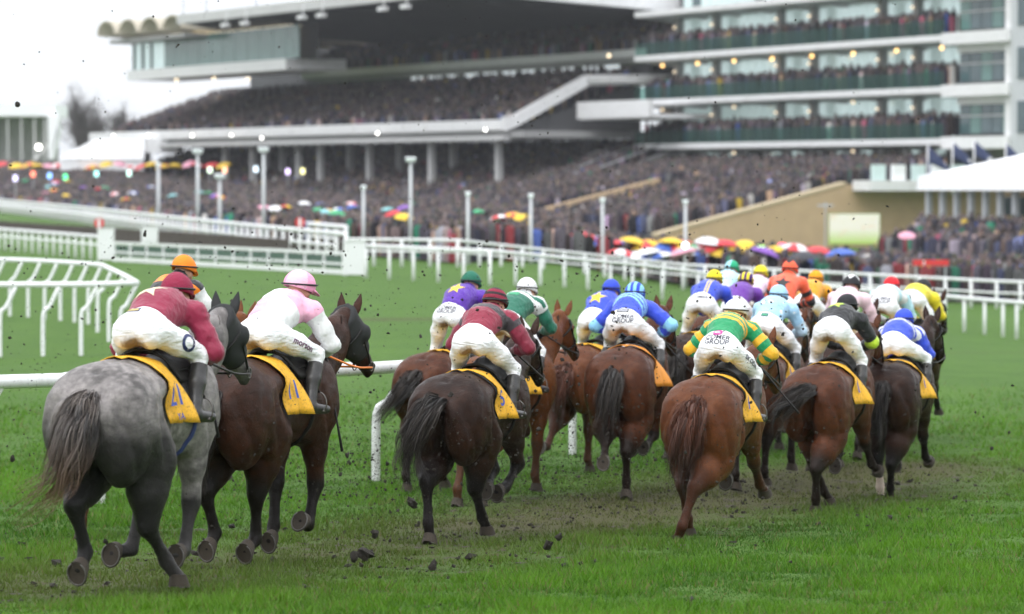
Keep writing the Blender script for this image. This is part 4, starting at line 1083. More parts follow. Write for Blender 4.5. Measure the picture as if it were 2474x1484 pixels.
o = np.array(D_[0]); m = MB(); m.tube([np.array(q) - o + (0, 0, 0.62) for q in D_[::2]], 0.045, 8); m.build('lower_rail', M_RAIL, dr, True)
R2 = along([gp(-60, 362), gp(0, 340), gp(200, 258), gp(451, 190), gp(640, 160), gp(836, 140)], 2.2)
r2 = running_rail('double white rail curving in from the far left below the lawn crowd', R2, 1.25, (0, 0), 0.10, 0.085)
R1 = along([gp(-60, 440), gp(0, 412), gp(200, 300), gp(451, 216), gp(700, 172), gp(836, 156)], 2.6)
r1 = running_rail('farther white rail at the foot of the lawn crowd', R1, 1.3, (0, 0), 0.11, 0.085)
for rr, pts in ((r1, R1), (r2, R2)):
    o = np.array(pts[0]); m = MB(); m.tube([np.array(q) - o + (0, 0, 0.72) for q in pts[::2]], 0.07, 8); m.build('lower_rail', M_RAIL, rr, True)
R0 = along([gp(-60, 176), gp(0, 168), gp(120, 157), gp(238, 147)], 1.55)
r0 = running_rail('low white double rail leading up to the white wing', R0, 1.02, (0, 0), 0.075, 0.055)
o = np.array(R0[0]); m = MB(); m.tube([np.array(q) - o + (0, 0, 0.66) for q in R0], 0.055, 8); m.build('lower_rail', M_RAIL, r0, True)
def wing(x0, x1, Y, h, label):
    a, b = gp(x0, Y), gp(x1, Y); root = empty('fence_wing', a); tag(root, label, 'fence wing', 'white wings of the fences'); w = b.x - a.x
    m = MB(); m.box((0, 0, 0.05), (w, 0.07, h)); m.build('panel', M_WHITE, root)
    for x in (0.02, w - 0.10): m = MB(); m.box((x, 0.07, -0.2), (x + 0.08, 0.15, h - 0.04)); m.build('post', M_WHITE, root)
    m = MB(); m.box((-0.03, -0.02, h), (w + 0.03, 0.10, h + 0.05)); m.build('cap_board', M_WHITE, root)
wing(236, 276, 146, 1.36, 'white wing board between the low rail and the green-panelled frame')
wing(829, 882, 124, 1.24, 'white wing board at the right end of the green-panelled frame')
wing(341, 383, 184, 0.85, 'small white wing board in front of the dark birch hedge')
def guard(label):
    pts = along([gp(276, 145), gp(552, 135), gp(829, 125.5)], 1.62); o = np.array(pts[0]); root = empty('guard_fence', pts[0]); tag(root, label, 'fence')
    q = [np.array(p) - o for p in pts]; z = lambda i: 0.80 - 0.0 * i
    for i, p in enumerate(q): m = MB(); m.box((p[0]-0.045, p[1]-0.04, -0.15), (p[0]+0.045, p[1]+0.04, 0.80)); m.build('post', M_WHITE, root)
    for nm, z0, z1, d in (('top_rail', 0.74, 0.86, 0.06), ('middle_rail', 0.36, 0.45, 0.05), ('bottom_board', 0.02, 0.20, 0.05)):
        m = MB()
        a, b = q[0], q[-1]; m.hexa([a+(0,-d,z0), b+(0,-d,z0), b+(0,-d+0.05,z0), a+(0,-d+0.05,z0), a+(0,-d,z1), b+(0,-d,z1), b+(0,-d+0.05,z1), a+(0,-d+0.05,z1)]); m.build(nm, M_WHITE, root)
    for i in range(len(q) - 1):
        a, b = q[i], q[i+1]; a = a * 0.96 + b * 0.04; b = b * 0.96 + a * 0.04; m = MB()
        m.hexa([a+(0,0.10,0.24), b+(0,0.10,0.24), b+(0,0.13,0.24), a+(0,0.13,0.24), a+(0,0.30,0.70), b+(0,0.30,0.70), b+(0,0.33,0.70), a+(0,0.33,0.70)]); m.build('panel', M_GREENP, root)
guard('low white post-and-rail frame with green panels across the far turf')
def hedge(label, path, h, w):
    pts = along(path, 0.8); o = np.array(pts[0]); root = empty('birch_fence', pts[0]); tag(root, label, 'hedge', 'dark birch fences')
    g = np.random.default_rng(len(label)); m = MB(); q = [np.array(p) - o for p in pts]
    for i in range(len(q) - 1):
        a, b = q[i], q[i+1]
        m.hexa([a+(0,-w/2,0), b+(0,-w/2,0), b+(0,w/2,0), a+(0,w/2,0), a+(0,-w/3,h*0.92), b+(0,-w/3,h*0.92), b+(0,w/3,h*0.92), a+(0,w/3,h*0.92)])
        for k in range(26):
            t = g.uniform(); p = a + (b - a) * t + np.array([0, g.uniform(-w/2, w/3), g.uniform(0.2, 0.9) * h]); d = np.array([g.normal() * 0.05, g.normal() * 0.06, g.uniform(0.12, 0.24)])
            m.add([p - (0.012, 0, 0), p + (0.012, 0, 0), p + d], [(0, 1, 2)])
    m.build('brush', M_BIRCH, root)
hedge('dark birch steeplechase hedge at the left beyond the low rail', [gp(-80, 232), gp(0, 222), gp(236, 196), gp(341, 185)], 0.75, 1.2)
hedge('dark birch steeplechase hedge running right behind the green-panelled frame', [gp(384, 178), gp(600, 160), gp(826, 146)], 0.85, 1.2)
M_RED = plain('red_paint', (0.62, 0.03, 0.03), 0.5); M_GREY = plain('grey_metal', (0.42, 0.44, 0.46), 0.45, 0.1, 3)
for x, Y, h, lab in ((240, 148, 1.75, 'red and white marker disc standing behind the left white wing'), (725, 150, 1.75, 'red and white marker board beside the far rail')):
    b = gp(x, Y); root = empty('course_marker', b); tag(root, lab, 'marker', 'course markers')
    m = MB(); m.tube([(0, 0, -0.2), (0, 0, h - 0.3)], 0.04, 8); m.build('pole', M_WHITE, root)
    m = MB(); n = 20; V = [(0.22*math.cos(2*math.pi*k/n), y, h - 0.15 + 0.22*math.sin(2*math.pi*k/n)) for y in (-0.03, 0.03) for k in range(n)] + [(0, -0.03, h-0.15), (0, 0.03, h-0.15)]
    m.add(V, [(k, (k+1)%n, n+(k+1)%n, n+k) for k in range(n)]); m.add(V, [(2*n, (k+1)%n, k) for k in range(n)] + [(2*n+1, n+k, n+(k+1)%n) for k in range(n)]); d = m.build('disc', M_RED, root)
    m = MB(); m.box((-0.06, -0.05, h - 0.33), (0.06, -0.035, h + 0.03)); m.build('white_band', M_WHITE, d)

# ------------------------------------------------------------------ spectators
PAL = np.array([(0.020,0.022,0.030),(0.035,0.034,0.036),(0.050,0.040,0.032),(0.028,0.035,0.052),(0.070,0.058,0.046),(0.045,0.050,0.040),(0.085,0.080,0.078),(0.10,0.075,0.05),(0.014,0.014,0.016),(0.06,0.045,0.055)])
ACC = np.array([(0.20,0.03,0.035),(0.50,0.48,0.46),(0.06,0.10,0.32),(0.03,0.20,0.12),(0.45,0.30,0.20),(0.40,0.10,0.16),(0.55,0.38,0.05),(0.30,0.30,0.34)])
HAIR = np.array([(0.30,0.17,0.12),(0.36,0.22,0.16),(0.03,0.022,0.016),(0.06,0.04,0.025),(0.12,0.10,0.08),(0.20,0.14,0.07),(0.07,0.065,0.06),(0.28,0.16,0.12)])
M_CROWD = None
def crowd_mat():
    t = NT('crowd_clothes'); t.set(t.attr('col').outputs['Color'], 0.8, Specular_IOR_Level=0.2); return t.m
M_CROWD = crowd_mat()
_pb = np.array([(-0.20,-0.12,0),(0.20,-0.12,0),(0.20,0.12,0),(-0.20,0.12,0),(-0.25,-0.14,1.36),(0.25,-0.14,1.36),(0.25,0.14,1.36),(-0.25,0.14,1.36),(-0.10,-0.08,1.50),(0.10,-0.08,1.50),(0.10,0.08,1.50),(-0.10,0.08,1.50)])
_pf = [(0,1,5,4),(1,2,6,5),(2,3,7,6),(3,0,4,7),(4,5,9,8),(5,6,10,9),(6,7,11,10),(7,4,8,11)]
_hh = [(0.0,1.44,0.0)] ; _hv = []
for z, r in ((1.46, 0.08), (1.60, 0.125), (1.77, 0.06)):
    for k in range(4): _hv.append((r*math.cos(k*math.pi/2), r*1.1*math.sin(k*math.pi/2), z))
_hf = [(i*4+k, i*4+(k+1)%4, (i+1)*4+(k+1)%4, (i+1)*4+k) for i in range(2) for k in range(4)] + [(8, 9, 10, 11)]
_PV = np.vstack([_pb, np.array(_hv)]); _PF = np.array(_pf + [tuple(12 + np.array(f)) for f in _hf])
PAL = PAL * np.array([1.0, 0.92, 1.14]) * 1.1; HAIR = HAIR * np.array([0.72, 0.95, 1.25]) * 0.65
def crowd(label, pos, seed, accent=0.10, light=1.0, fig=1.0):
    pos = np.asarray(pos, float); n = len(pos); g = np.random.default_rng(seed); m = len(_PV)
    sc = g.normal(0.97, 0.07, n) * fig; th = g.uniform(-1.0, 1.0, n) + 1.0
    c, s = np.cos(th), np.sin(th); V = np.repeat(_PV[None], n, 0) * sc[:, None, None]
    x = V[:, :, 0] * c[:, None] - V[:, :, 1] * s[:, None]; y = V[:, :, 0] * s[:, None] + V[:, :, 1] * c[:, None]
    V = np.stack([x, y, V[:, :, 2]], 2) + pos[:, None, :]
    F = (_PF[None] + (np.arange(n) * m)[:, None, None]).reshape(-1, 4)
    a = PAL[g.integers(0, len(PAL), n)] * np.exp(g.normal(0.0, 0.72, (n, 1))) * light; k = g.uniform(0, 1, n) < accent; a[k] = ACC[g.integers(0, len(ACC), k.sum())] * g.uniform(0.5, 1.1, (k.sum(), 1))
    h = HAIR[g.integers(0, len(HAIR), n)]; k = g.uniform(0, 1, n) < 0.3; h[k] = PAL[g.integers(0, len(PAL), k.sum())] * 1.2
    C = np.empty((n, m, 3)); C[:, :12] = a[:, None]; C[:, 12:] = h[:, None]
    face = np.array([0.20, 0.15, 0.145]); C[:, 12:16] = face; tn = g.uniform(0, 1, n) < 0.35; C[tn, 16:20] = face * 0.8
    me = mesh_np('crowd', V.reshape(-1, 3), F, True, None, C.reshape(-1, 3))
    return tag(obj('crowd', me, M_CROWD), label, 'crowd', kind='stuff')
# ------------------------------------------------------------------ grandstands
M_CONC = plain('pale_concrete', (0.50, 0.50, 0.50), 0.8, 0.12, 0.5)
M_CONCD = plain('grey_concrete', (0.30, 0.30, 0.30), 0.85, 0.15, 0.5)
M_FASC = plain('white_fascia', (0.74, 0.74, 0.75), 0.55, 0.06, 0.4, dirt=(0.40, 0.39, 0.37, 0.5))
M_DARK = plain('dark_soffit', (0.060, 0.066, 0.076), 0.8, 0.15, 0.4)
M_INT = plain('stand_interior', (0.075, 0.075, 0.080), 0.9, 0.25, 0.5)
M_BUFF = plain('buff_brick', (0.46, 0.33, 0.20), 0.9, 0.12, 1.2, 0.2)
M_CANV = plain('white_canvas', (0.86, 0.87, 0.89), 0.7, 0.03, 0.5)
M_GLASSG = plain('green_tinted_glass', (0.10, 0.20, 0.18), 0.12, 0.25, 0.7, spec=0.6)
def blind_mat():
    t = NT('pale_blind_glass'); v = t.coord('Object'); n = t.noise(t.mapping(v, (3, 3, 0.2)), 1.2, 3)
    t.set(t.mix(n, (0.40, 0.52, 0.51), (0.58, 0.70, 0.69)), 0.12, Specular_IOR_Level=0.9, Metallic=0.35)
    t.val((0.62, 0.78, 0.76, 1), t.b.inputs['Emission Color']); t.b.inputs['Emission Strength'].default_value = 0.38      # emission added to brighten the overhung panes, for lit rooms and reflected sky
    return t.m
M_BLIND = blind_mat()
def clear_green():
    t = NT('green_balustrade_glass'); t.set((0.06, 0.15, 0.13), 0.15, Specular_IOR_Level=0.4)
    tr = t.new('ShaderNodeBsdfTransparent'); tr.inputs[0].default_value = (0.62, 0.80, 0.76, 1); ms = t.new('ShaderNodeMixShader'); ms.inputs[0].default_value = 0.82
    t.link(t.b.outputs[0], ms.inputs[1]); t.link(tr.outputs[0], ms.inputs[2]); t.link(ms.outputs[0], t.n['Material Output'].inputs['Surface']); return t.m
M_BALUS = clear_green()
M_GLASSD = plain('dark_window_glass', (0.06, 0.10, 0.11), 0.08, 0.5, 0.6, spec=0.7)
M_BRONZE = plain('bronze_cladding', (0.30, 0.21, 0.13), 0.6, 0.15, 0.8)
M_DAYWIN = glow('daylit_window', (0.80, 0.86, 0.90), 0.75)
M_LAMPW = glow('lamp_white', (1.0, 0.97, 0.92), 8.0)
M_LAMPO = glow('lamp_warm', (1.0, 0.62, 0.22), 4.5)
M_LAMPD = glow('lamp_soft', (1.0, 0.80, 0.52), 2.6)
class Frame:
    """u runs along the facade away from the camera, b goes back into the building, z up; local x is -u"""
    def __init__(s, x, Y, vp):
        s.O = Vector(((x - VW / 2) / FPX * Y, Y, 0)); k = (vp - VW / 2) / FPX; n = math.hypot(k, 1)
        s.eu = np.array([k / n, 1 / n]); s.eb = np.array([1 / n, -k / n]); s.rz = math.atan2(-s.eu[1], -s.eu[0])
    def root(s, name): return empty(name, s.O, s.rz)
    def w(s, u, b, z): p = np.array([s.O.x, s.O.y]) + s.eu * u + s.eb * b; return Vector((p[0], p[1], z))
    def solve_u(s, x, b):
        k = (x - VW / 2) / FPX; p = np.array([s.O.x, s.O.y]) + s.eb * b
        return (p[0] - k * p[1]) / (k * s.eu[1] - s.eu[0])
    def uz(s, x, y, b):
        u = s.solve_u(x, b); Y = s.w(u, b, 0).y; return u, (HORIZON - y) / FPX * Y
def fb(u0, u1, b0, b1, z0, z1, m=None):
    m = m or MB(); return m.box((-max(u0, u1), min(b0, b1), min(z0, z1)), (-min(u0, u1), max(b0, b1), max(z0, z1)))
def prism(u0, u1, prof, m=None):
    """prof: (b,z) polygon, convex or not, extruded along u"""
    m = m or MB(); n = len(prof); V = [(-u0, b, z) for b, z in prof] + [(-u1, b, z) for b, z in prof]
    m.add(V, [(k, (k+1) % n, n + (k+1) % n, n + k) for k in range(n)])
    import mathutils
    tris = mathutils.geometry.tessellate_polygon([[Vector((b, z, 0)) for b, z in prof]])
    m.add(V, [tuple(t) for t in tris] + [tuple(n + i for i in t[::-1]) for t in tris]); return m
def steps(f, root, u0, u1, b0, z0, b1, z1, n, mat, name='terrace_steps', base=None):
    prof = []; db = (b1 - b0) / n; dz = (z1 - z0) / n
    for i in range(n): prof += [(b0 + db * i, z0 + dz * (i + 1)), (b0 + db * (i + 1), z0 + dz * (i + 1))]
    bz = base if base is not None else z0 - 0.6
    prof = [(b0, bz)] + prof + [(b1, bz)]
    o = prism(u0, u1, prof).build(name, mat, root); return o
def ramp_people(f, u0, u1, b0, z0, b1, z1, rows, dens, seed, gaps=(), jit=0.25):
    g = np.random.default_rng(seed); P_ = []
    rows = int(rows * 1.45); dens = dens * 1.3
    for r in range(rows):
        t = (r + 0.5) / rows; b = b0 + (b1 - b0) * t; z = z0 + (z1 - z0) * (r + 1) / rows; n = int(abs(u1 - u0) * dens); us = u0 + (u1 - u0) * (np.arange(n) + g.uniform(-0.4, 0.4, n)) / n
        for u in us:
            if g.uniform() < 0.06 or any(a < u - gs * (t - 0.5) < c for a, c, gs in gaps): continue
            q = f.w(u, b + g.uniform(-jit, jit), z + 0.0); P_.append(q)
    return P_
def lamp_at(parent, p, r, mat, name='lamp'):
    m = MB(); m.lathe([(0.0, -r), (r * 0.7, -r * 0.7), (r, 0), (r * 0.7, r * 0.7), (0.0, r)], 10); o = m.build(name, mat, parent, True); o.location = p; return o

# --- the big stand on the left
FL = Frame(1220, 300, -3000)
L = FL.root('grandstand'); tag(L, 'long grandstand at the left with white balcony bands, columns and dark overhanging roof', 'grandstand')
U1 = FL.solve_u(218, 0)
prism(0, U1, [(-0.1, 4.1), (-0.1, 5.05), (0.5, 5.05), (0.5, 4.1)]).build('balcony_front', M_FASC, L)
for k in range(int(U1 / 5.2)):      # facing panels of the balcony front
    fb(k * 5.2 + 0.12, k * 5.2 + 5.08, -0.16, -0.103, 4.2, 4.98).build('facing_panel', M_FASC, L)
fb(0, U1, -0.3, 0.6, 3.25, 3.62).build('edge_beam', M_CONC, L)
fb(-2.5, U1, 0.5, 14, 3.45, 4.05).build('tier_slab', M_CONCD, L)
for x, b in ((545, 2.0), (612, 2.0), (645, 5.0), (683, 5.0), (722, 2.0), (775, 2.0), (845, 5.0), (893, 2.0), (965, 5.0), (1043, 1.2), (1095, 5.0), (1205, 1.2)):
    u = FL.solve_u(x, b); m = MB(); m.box((-u - 0.27, b - 0.27, -3.8), (-u + 0.27, b + 0.27, 3.44)); m.build('column', M_CONC, L)
# lower terrace and dark undercroft
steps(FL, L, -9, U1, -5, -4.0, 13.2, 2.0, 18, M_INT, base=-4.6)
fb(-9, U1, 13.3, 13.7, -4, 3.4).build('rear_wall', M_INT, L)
# sloping side wall of the lower terrace with its handrails
m = prism(-9.6, -9.02, [(-6, -4.6), (-6, -3.5), (13, 2.9), (13, 1.6), (0, -4.6)]); m.build('terrace_side_wall', M_CONCD, L)
for b in (-1.5, -0.9):
    pass
m = MB(); m.tube([(9.3, -6, -2.7), (9.3, 13, 3.7)], 0.07, 6); m.build('handrail', M_GREY, L, True)
m = MB(); m.tube([(4.0, -5, -2.5), (4.0, 12, 3.2)], 0.06, 6); m.build('handrail', M_GREY, L, True)
# upper tier
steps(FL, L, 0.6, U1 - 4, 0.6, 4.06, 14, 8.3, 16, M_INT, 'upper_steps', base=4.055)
# white raking end parapet, then the level balcony behind
prism(-0.35, 0.5, [(-0.1, 4.05), (-0.1, 5.3), (0.6, 5.3), (8.0, 9.05), (19, 9.3), (19, 8.35), (8.2, 8.1), (0.9, 4.4)]).build('raking_parapet', M_FASC, L)
fb(-4.5, -0.36, 8.0, 26, 8.3, 8.75).build('link_slab', M_CONC, L)
# second balcony
UB0 = FL.solve_u(1440, 13.5); UB1 = FL.solve_u(735, 13.5)
fb(-4, UB1, 13.2, 13.6, 10.75, 11.45).build('second_balcony_front', M_FASC, L)
for k in range(24):
    u = -3.8 + k * 4.1
    if u + 4 < UB1: fb(u, u + 3.9, 13.13, 13.197, 10.82, 11.40).build('facing_panel', M_FASC, L)
fb(-4, UB1, 13.6, 20, 10.3, 10.74).build('second_tier_slab', M_CONCD, L)
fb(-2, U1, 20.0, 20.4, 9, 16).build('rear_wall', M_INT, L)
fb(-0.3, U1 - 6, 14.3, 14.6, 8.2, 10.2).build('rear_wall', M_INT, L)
prism(-9.5, -4.05, [(13.2, 10.7), (13.2, 11.9), (21, 12.4), (21, 10.4)]).build('balcony_return', M_FASC, L)
# bright patches of daylight windows at the rear of both tiers
g = np.random.default_rng(4)
for k in range(11):
    u = 5 + k * 4.1; fb(u, u + 2.7, 14.1, 14.25, 9.35, 10.2).build('window', M_DAYWIN, L)
for k in range(9): u = 3 + k * 4.6; fb(u, u + 1.4, 19.7, 19.9, 14.55, 15.1).build('window', M_DAYWIN, L)
# roof: cantilever with dark soffit, pale edge and end fascia
ZR = 15.4
UR1 = FL.solve_u(470, -3)
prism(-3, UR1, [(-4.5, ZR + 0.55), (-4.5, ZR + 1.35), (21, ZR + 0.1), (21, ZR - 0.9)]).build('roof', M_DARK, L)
prism(-3, UR1, [(-4.9, ZR + 0.5), (-4.9, ZR + 1.45), (-4.53, ZR + 1.45), (-4.53, ZR + 0.5)]).build('roof_edge', M_CONC, L)
prism(-3.6, -3.03, [(-4.9, ZR + 0.4), (-4.9, ZR + 1.75), (21, ZR + 0.4), (21, ZR - 1.1)]).build('end_fascia', M_FASC, L)
for k in range(22):   # ribs under the soffit give the scalloped edge
    u = 1 + k * (UR1 - 2) / 21; prism(u, u + 0.5, [(-4.4, ZR + 0.52), (20, ZR - 0.86), (20, ZR - 1.35), (0, ZR - 0.2)]).build('roof_rib', M_INT, L)
# barrel shells at the far end
for k in range(4):
    u = UR1 + 1.0 + k * 5.6; m = MB(); n = 12; V = []
    for b, zz in ((-4.0 - 1.2 * k * 0.3, ZR + 0.2), (18, ZR - 1.2)):
        for i in range(n + 1): a = math.pi * i / n; V += [(-u - 2.8 + 2.8 * math.cos(a), b, zz + 1.5 * math.sin(a)), (-u - 2.8 + 2.6 * math.cos(a), b, zz - 0.15 + 1.42 * math.sin(a))]
    q = 2 * (n + 1)
    F = []
    for i in range(n):
        a = 2 * i; F += [(a, a+2, q+a+2, q+a), (a+1, q+a+1, q+a+3, a+3), (a, a+1, a+3, a+2), (q+a, q+a+2, q+a+3, q+a+1)]
    m.add(V, F); m.build('roof_shell', plain('pale_shell', (0.52, 0.47, 0.38), 0.7), L, True)
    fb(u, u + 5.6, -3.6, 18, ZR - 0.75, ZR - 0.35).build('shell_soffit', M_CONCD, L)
# glass box under the shells
UG0, UG1 = FL.solve_u(735, -0.5), FL.solve_u(330, -0.5)
fb(UG0 + 2, UG1, -1.6, 5, 10.65, 11.75).build('box_base', M_FASC, L)
nP = 14
for k in range(nP):
    a = UG0 + (UG1 - UG0) * k / nP; b = UG0 + (UG1 - UG0) * (k + 1) / nP
    fb(a + 0.05, b - 0.05, -1.0, -0.9, 11.76, 15.05).build('glass_pane', M_GLASSG if k < nP - 3 else M_BLIND, L)
fb(UG1 - 0.1, UG1, -0.9, 11, 11.76, 15.0).build('glass_end', M_BLIND, L)
for k in range(3): u = UG1 - 1.2 - k * 2.6; fb(u, u + 0.4, -1.15, -1.02, 11.76, 15.05).build('mullion', M_DARK, L)
for k in range(5):
    u = UG0 + 4 + k * 7; prism(u, u + 5.4, [(-0.6, 15.0), (-0.6, 15.14), (3.5, 15.5), (3.5, 15.3)]).build('ceiling_light', glow('ceiling_glow', (1, 0.88, 0.62), 1.3), L)
fb(UG0, UG1, 1.0, 1.2, 11.7, 15.2).build('rear_wall', M_INT, L)
for x, y in ((275, 329), (360, 328), (465, 328), (560, 327), (633, 334), (912, 323), (1172, 314)):
    u, z = FL.uz(x, y, -0.9); lamp_at(L, (-u, -0.9, z), 0.12, M_LAMPW)
for x, y in ((518, 191), (600, 192), (428, 195)): u, z = FL.uz(x, y, -1.8); lamp_at(L, (-u, -1.8, z), 0.17, M_LAMPD)
for x, y in ((1345, 324), (1372, 326), (1395, 325), (1422, 324), (1468, 322), (1480, 322)): u, z = FL.uz(x, y, 12.0); lamp_at(L, (-u, 12.0, z), 0.20, M_LAMPO)
for x, y in ((1308, 297), (1470, 136)): u, z = FL.uz(x, y, 8.0); lamp_at(L, (-u, 8.0, z), 0.16, M_LAMPD)
# floodlights hanging from the roof edge
for x in (597, 735, 782, 930, 985, 550):
    u = FL.solve_u(x, -5.0); z = ZR + 0.5 - 0.5; m = MB(); m.tube([(-u, -5.0, ZR + 1.2), (-u, -5.1, z)], 0.06, 6); m.box((-u - 0.55, -5.5, z - 0.35), (-u + 0.55, -4.9, z)); m.build('floodlight', M_FASC, L)
# masts standing on the roof
for x in (445, 500, 620): u = FL.solve_u(x, -3); m = MB(); m.tube([(-u, -3, ZR + 1.0), (-u, -3, ZR + 3.4)], 0.09, 6); m.build('roof_mast', M_GREY, L)
crowd('spectators packed on the upper tier of the left grandstand', ramp_people(FL, 1.5, U1 - 5, 1.0, 4.0, 13.7, 8.3, 16, 1.75, 1, ((7.5, 10, -8), (44, 45.2, 6), (75, 76, 6))), 101)
crowd('spectators in the shaded lower terrace of the left grandstand', ramp_people(FL, -8.5, U1, -4.9, -4.0, 13.0, 2.0, 18, 1.8, 2, ((22, 23, -6), (60, 61, -6))), 102, 0.13, 1.0, 0.9)
crowd('spectators along the second balcony under the grandstand roof', ramp_people(FL, -3.5, UB1, 14, 10.72, 19.3, 13.5, 8, 1.9, 3), 103, 0.18, 1.5)
steps(FL, L, -3.6, UB1, 13.65, 10.75, 19.6, 13.5, 8, M_INT, 'balcony_steps', base=10.745)
# bronze-clad link block between the stands
LB = FL.root('link_block'); tag(LB, 'bronze and white link block between the two grandstands', 'building')
fb(-9.5, -0.5, 24, 34, 12.9, 14.6).build('cladding', M_BRONZE, LB); fb(-9.6, -0.4, 23.8, 34, 14.62, 17.5).build('upper_wall', M_CONCD, LB)
fb(-9.5, -0.5, 23.9, 34, 11.6, 12.88).build('dark_band', M_INT, LB)
for k in range(8): fb(-9.2 + k * 1.1, -9.12 + k * 1.1, 23.9, 23.99, 12.9, 14.6).build('mullion', M_INT, LB)
fb(-14, -0.5, 22, 36, 7.4, 9.1).build('white_band', M_FASC, LB); fb(-14, -0.5, 23, 36, 9.12, 11.5).build('wine_wall', plain('wine_wall', (0.16, 0.06, 0.06), 0.7), LB)
fb(-14, -1.0, 6.6, 7.0, 5.1, 6.6).build('lower_balcony_front', M_FASC, LB); fb(-14, -1.0, 7.05, 16, 5.0, 5.4).build('lower_balcony_floor', M_FASC, LB); fb(-9, -1.0, 15, 15.3, 5.42, 8.2).build('timber_screen', M_BRONZE, LB); fb(-14, -4.6, 18, 36, 6.32, 7.38).build('timber_wall', M_BRONZE, LB)
fb(-16, -9.7, 14, 36, -4, 4.95).build('lower_wall', M_INT, LB)
for k in range(4): lamp_at(LB, (4.9 + k * 1.9, 17.9, 6.9 + 0.2 * (k % 2)), 0.14, M_LAMPO)

# --- the glazed stand on the right
FR = Frame(2280, 255, -2600)
Rr = FR.root('grandstand'); tag(Rr, 'tall glazed grandstand at the right with four white balcony floors', 'grandstand')
UE = FR.solve_u(1535, 0); ZS = [2.88, 6.74, 10.6, 14.46]
colx = [1730, 1885, 1965, 2130]
pane_me = None
for fi, z in enumerate(ZS):
    fb(0, UE, -0.15, 0.25, z - 0.46, z).build('balcony_fascia', M_FASC, Rr)
    fb(0, UE, 0.25, 9, z - 0.5, z - 0.05).build('floor_slab', M_FASC, Rr)
    for k in range(9): u = 2 + k * (UE - 3) / 8; prism(u, u + 0.45, [(0.3, z - 0.52), (4.6, z - 0.52), (4.6, z - 1.0), (0.9, z - 0.62)]).build('bracket', M_CONC, Rr)
    if fi == 3: break
    nb_ = 34
    if pane_me is None:
        mb_ = MB(); w = (UE - 3) / nb_; mb_.box((-w + 0.04, 0, 0), (-0.04, 0.05, 3.2)); pane_me = mb_.mesh('window_pane'); pane_me.materials.append(M_BLIND)
    for k in range(nb_):
        o = obj('window_pane', pane_me, None, Rr); o.location = (-(1.5 + w * k), 3.4, z + 0.02)
    fb(0, UE, 3.52, 3.8, z, z + 3.2).build('rear_wall', M_INT, Rr)
    for x in colx + [2215, 1640]:
        u = FR.solve_u(x, 2.6); fb(u - 0.32, u + 0.32, 2.3, 2.9, z, z + 3.3).build('column', M_CONCD, Rr)
        for dz in (1.75, 2.45): lamp_at(Rr, (-(u + 0.1), 2.15, z + dz), 0.12, glow('column_glow', (1.0, 0.82, 0.58), 1.6), 'column_lamp')
    ng = 22
    for k in range(ng):
        a = UE * k / ng; fb(a + 0.04, a + UE / ng - 0.04, -0.10, -0.06, z + 0.01, z + 1.12).build('balustrade_pane', M_BALUS, Rr)
    crowd('spectators lining the %s glazed balcony of the right grandstand' % ('lowest', 'middle', 'upper')[fi], ramp_people(FR, 0.8, UE - 1, 0.35, z, 2.0, z + 0.25, 3, (1.9, 1.4, 1.3)[fi], 40 + fi), 140 + fi, 0.12)
    for k in range(8):
        u = 3 + k * (UE - 5) / 7
        if fi == 2 or k in (2, 5, 7): lamp_at(Rr, (-u, 1.6, z - 0.85 - 0.0), 0.15, M_LAMPO if fi == 2 else glow('lamp_faint', (1.0, 0.8, 0.55), 1.5), 'ceiling_lamp')
# top storey glass behind
for k in range(30): a = 1 + (UE - 2) * k / 30; fb(a + 0.05, a + (UE - 2) / 30 - 0.05, 4.2, 4.25, 14.48, 17.4).build('window_pane', M_BLIND if k % 7 else M_GLASSD, Rr)
fb(0, UE, 4.4, 12, 14.5, 18).build('rear_wall', M_INT, Rr)
# storey under the lowest balcony: posts, windows
fb(0, UE, 3.5, 9, -1, 2.3).build('ground_floor_wall', M_CONCD, Rr)
for k in range(13):
    u = 1.5 + k * (UE - 3) / 13
    fb(u, u + 2.2, 3.40, 3.49, 0.8, 2.1).build('window', M_BLIND if k % 3 else M_GLASSD, Rr); fb(u + 2.6, u + 2.95, 1.4, 1.8, 0.2, 2.2).build('post', M_CONC, Rr)
# near end block: white frame with big panes, facing the course
EB = Rr
for fi, z in enumerate(ZS):
    fb(-9.0, -0.02, -0.35, 9, z - 0.78, z + 0.1).build('end_slab', M_FASC, EB)
    if fi < 3:
        fb(-9, -0.3, 1.2, 1.4, z + 0.1, z + 3.1).build('end_wall', M_INT, EB)
        for k in range(5): fb(-7.6 + k * 1.45, -6.25 + k * 1.45, 1.05, 1.12, z + 0.35, z + 2.45).build('window_pane', M_GLASSD if (k + fi) % 3 else M_GLASSG, EB)
        fb(-9.0, -7.8, 0.2, 8, z + 0.1, z + 3.08).build('end_pier', M_FASC, EB)
        fb(-9.0, -0.3, 0.98, 1.04, z + 1.6, z + 1.7).build('transom', M_CONC, EB); fb(-9.0, -0.3, 0.9, 1.3, z + 2.5, z + 3.08).build('lintel', M_FASC, EB)
fb(-16, -9.02, -0.1, 9, -2, 18).build('stair_tower', plain('pale_grey_wall', (0.50, 0.52, 0.54), 0.7, 0.08, 0.4), EB)
for fi, z in enumerate(ZS[:3]): fb(-15, -10, -0.2, -0.12, z + 0.3, z + 2.6).build('window', M_GLASSD, EB)
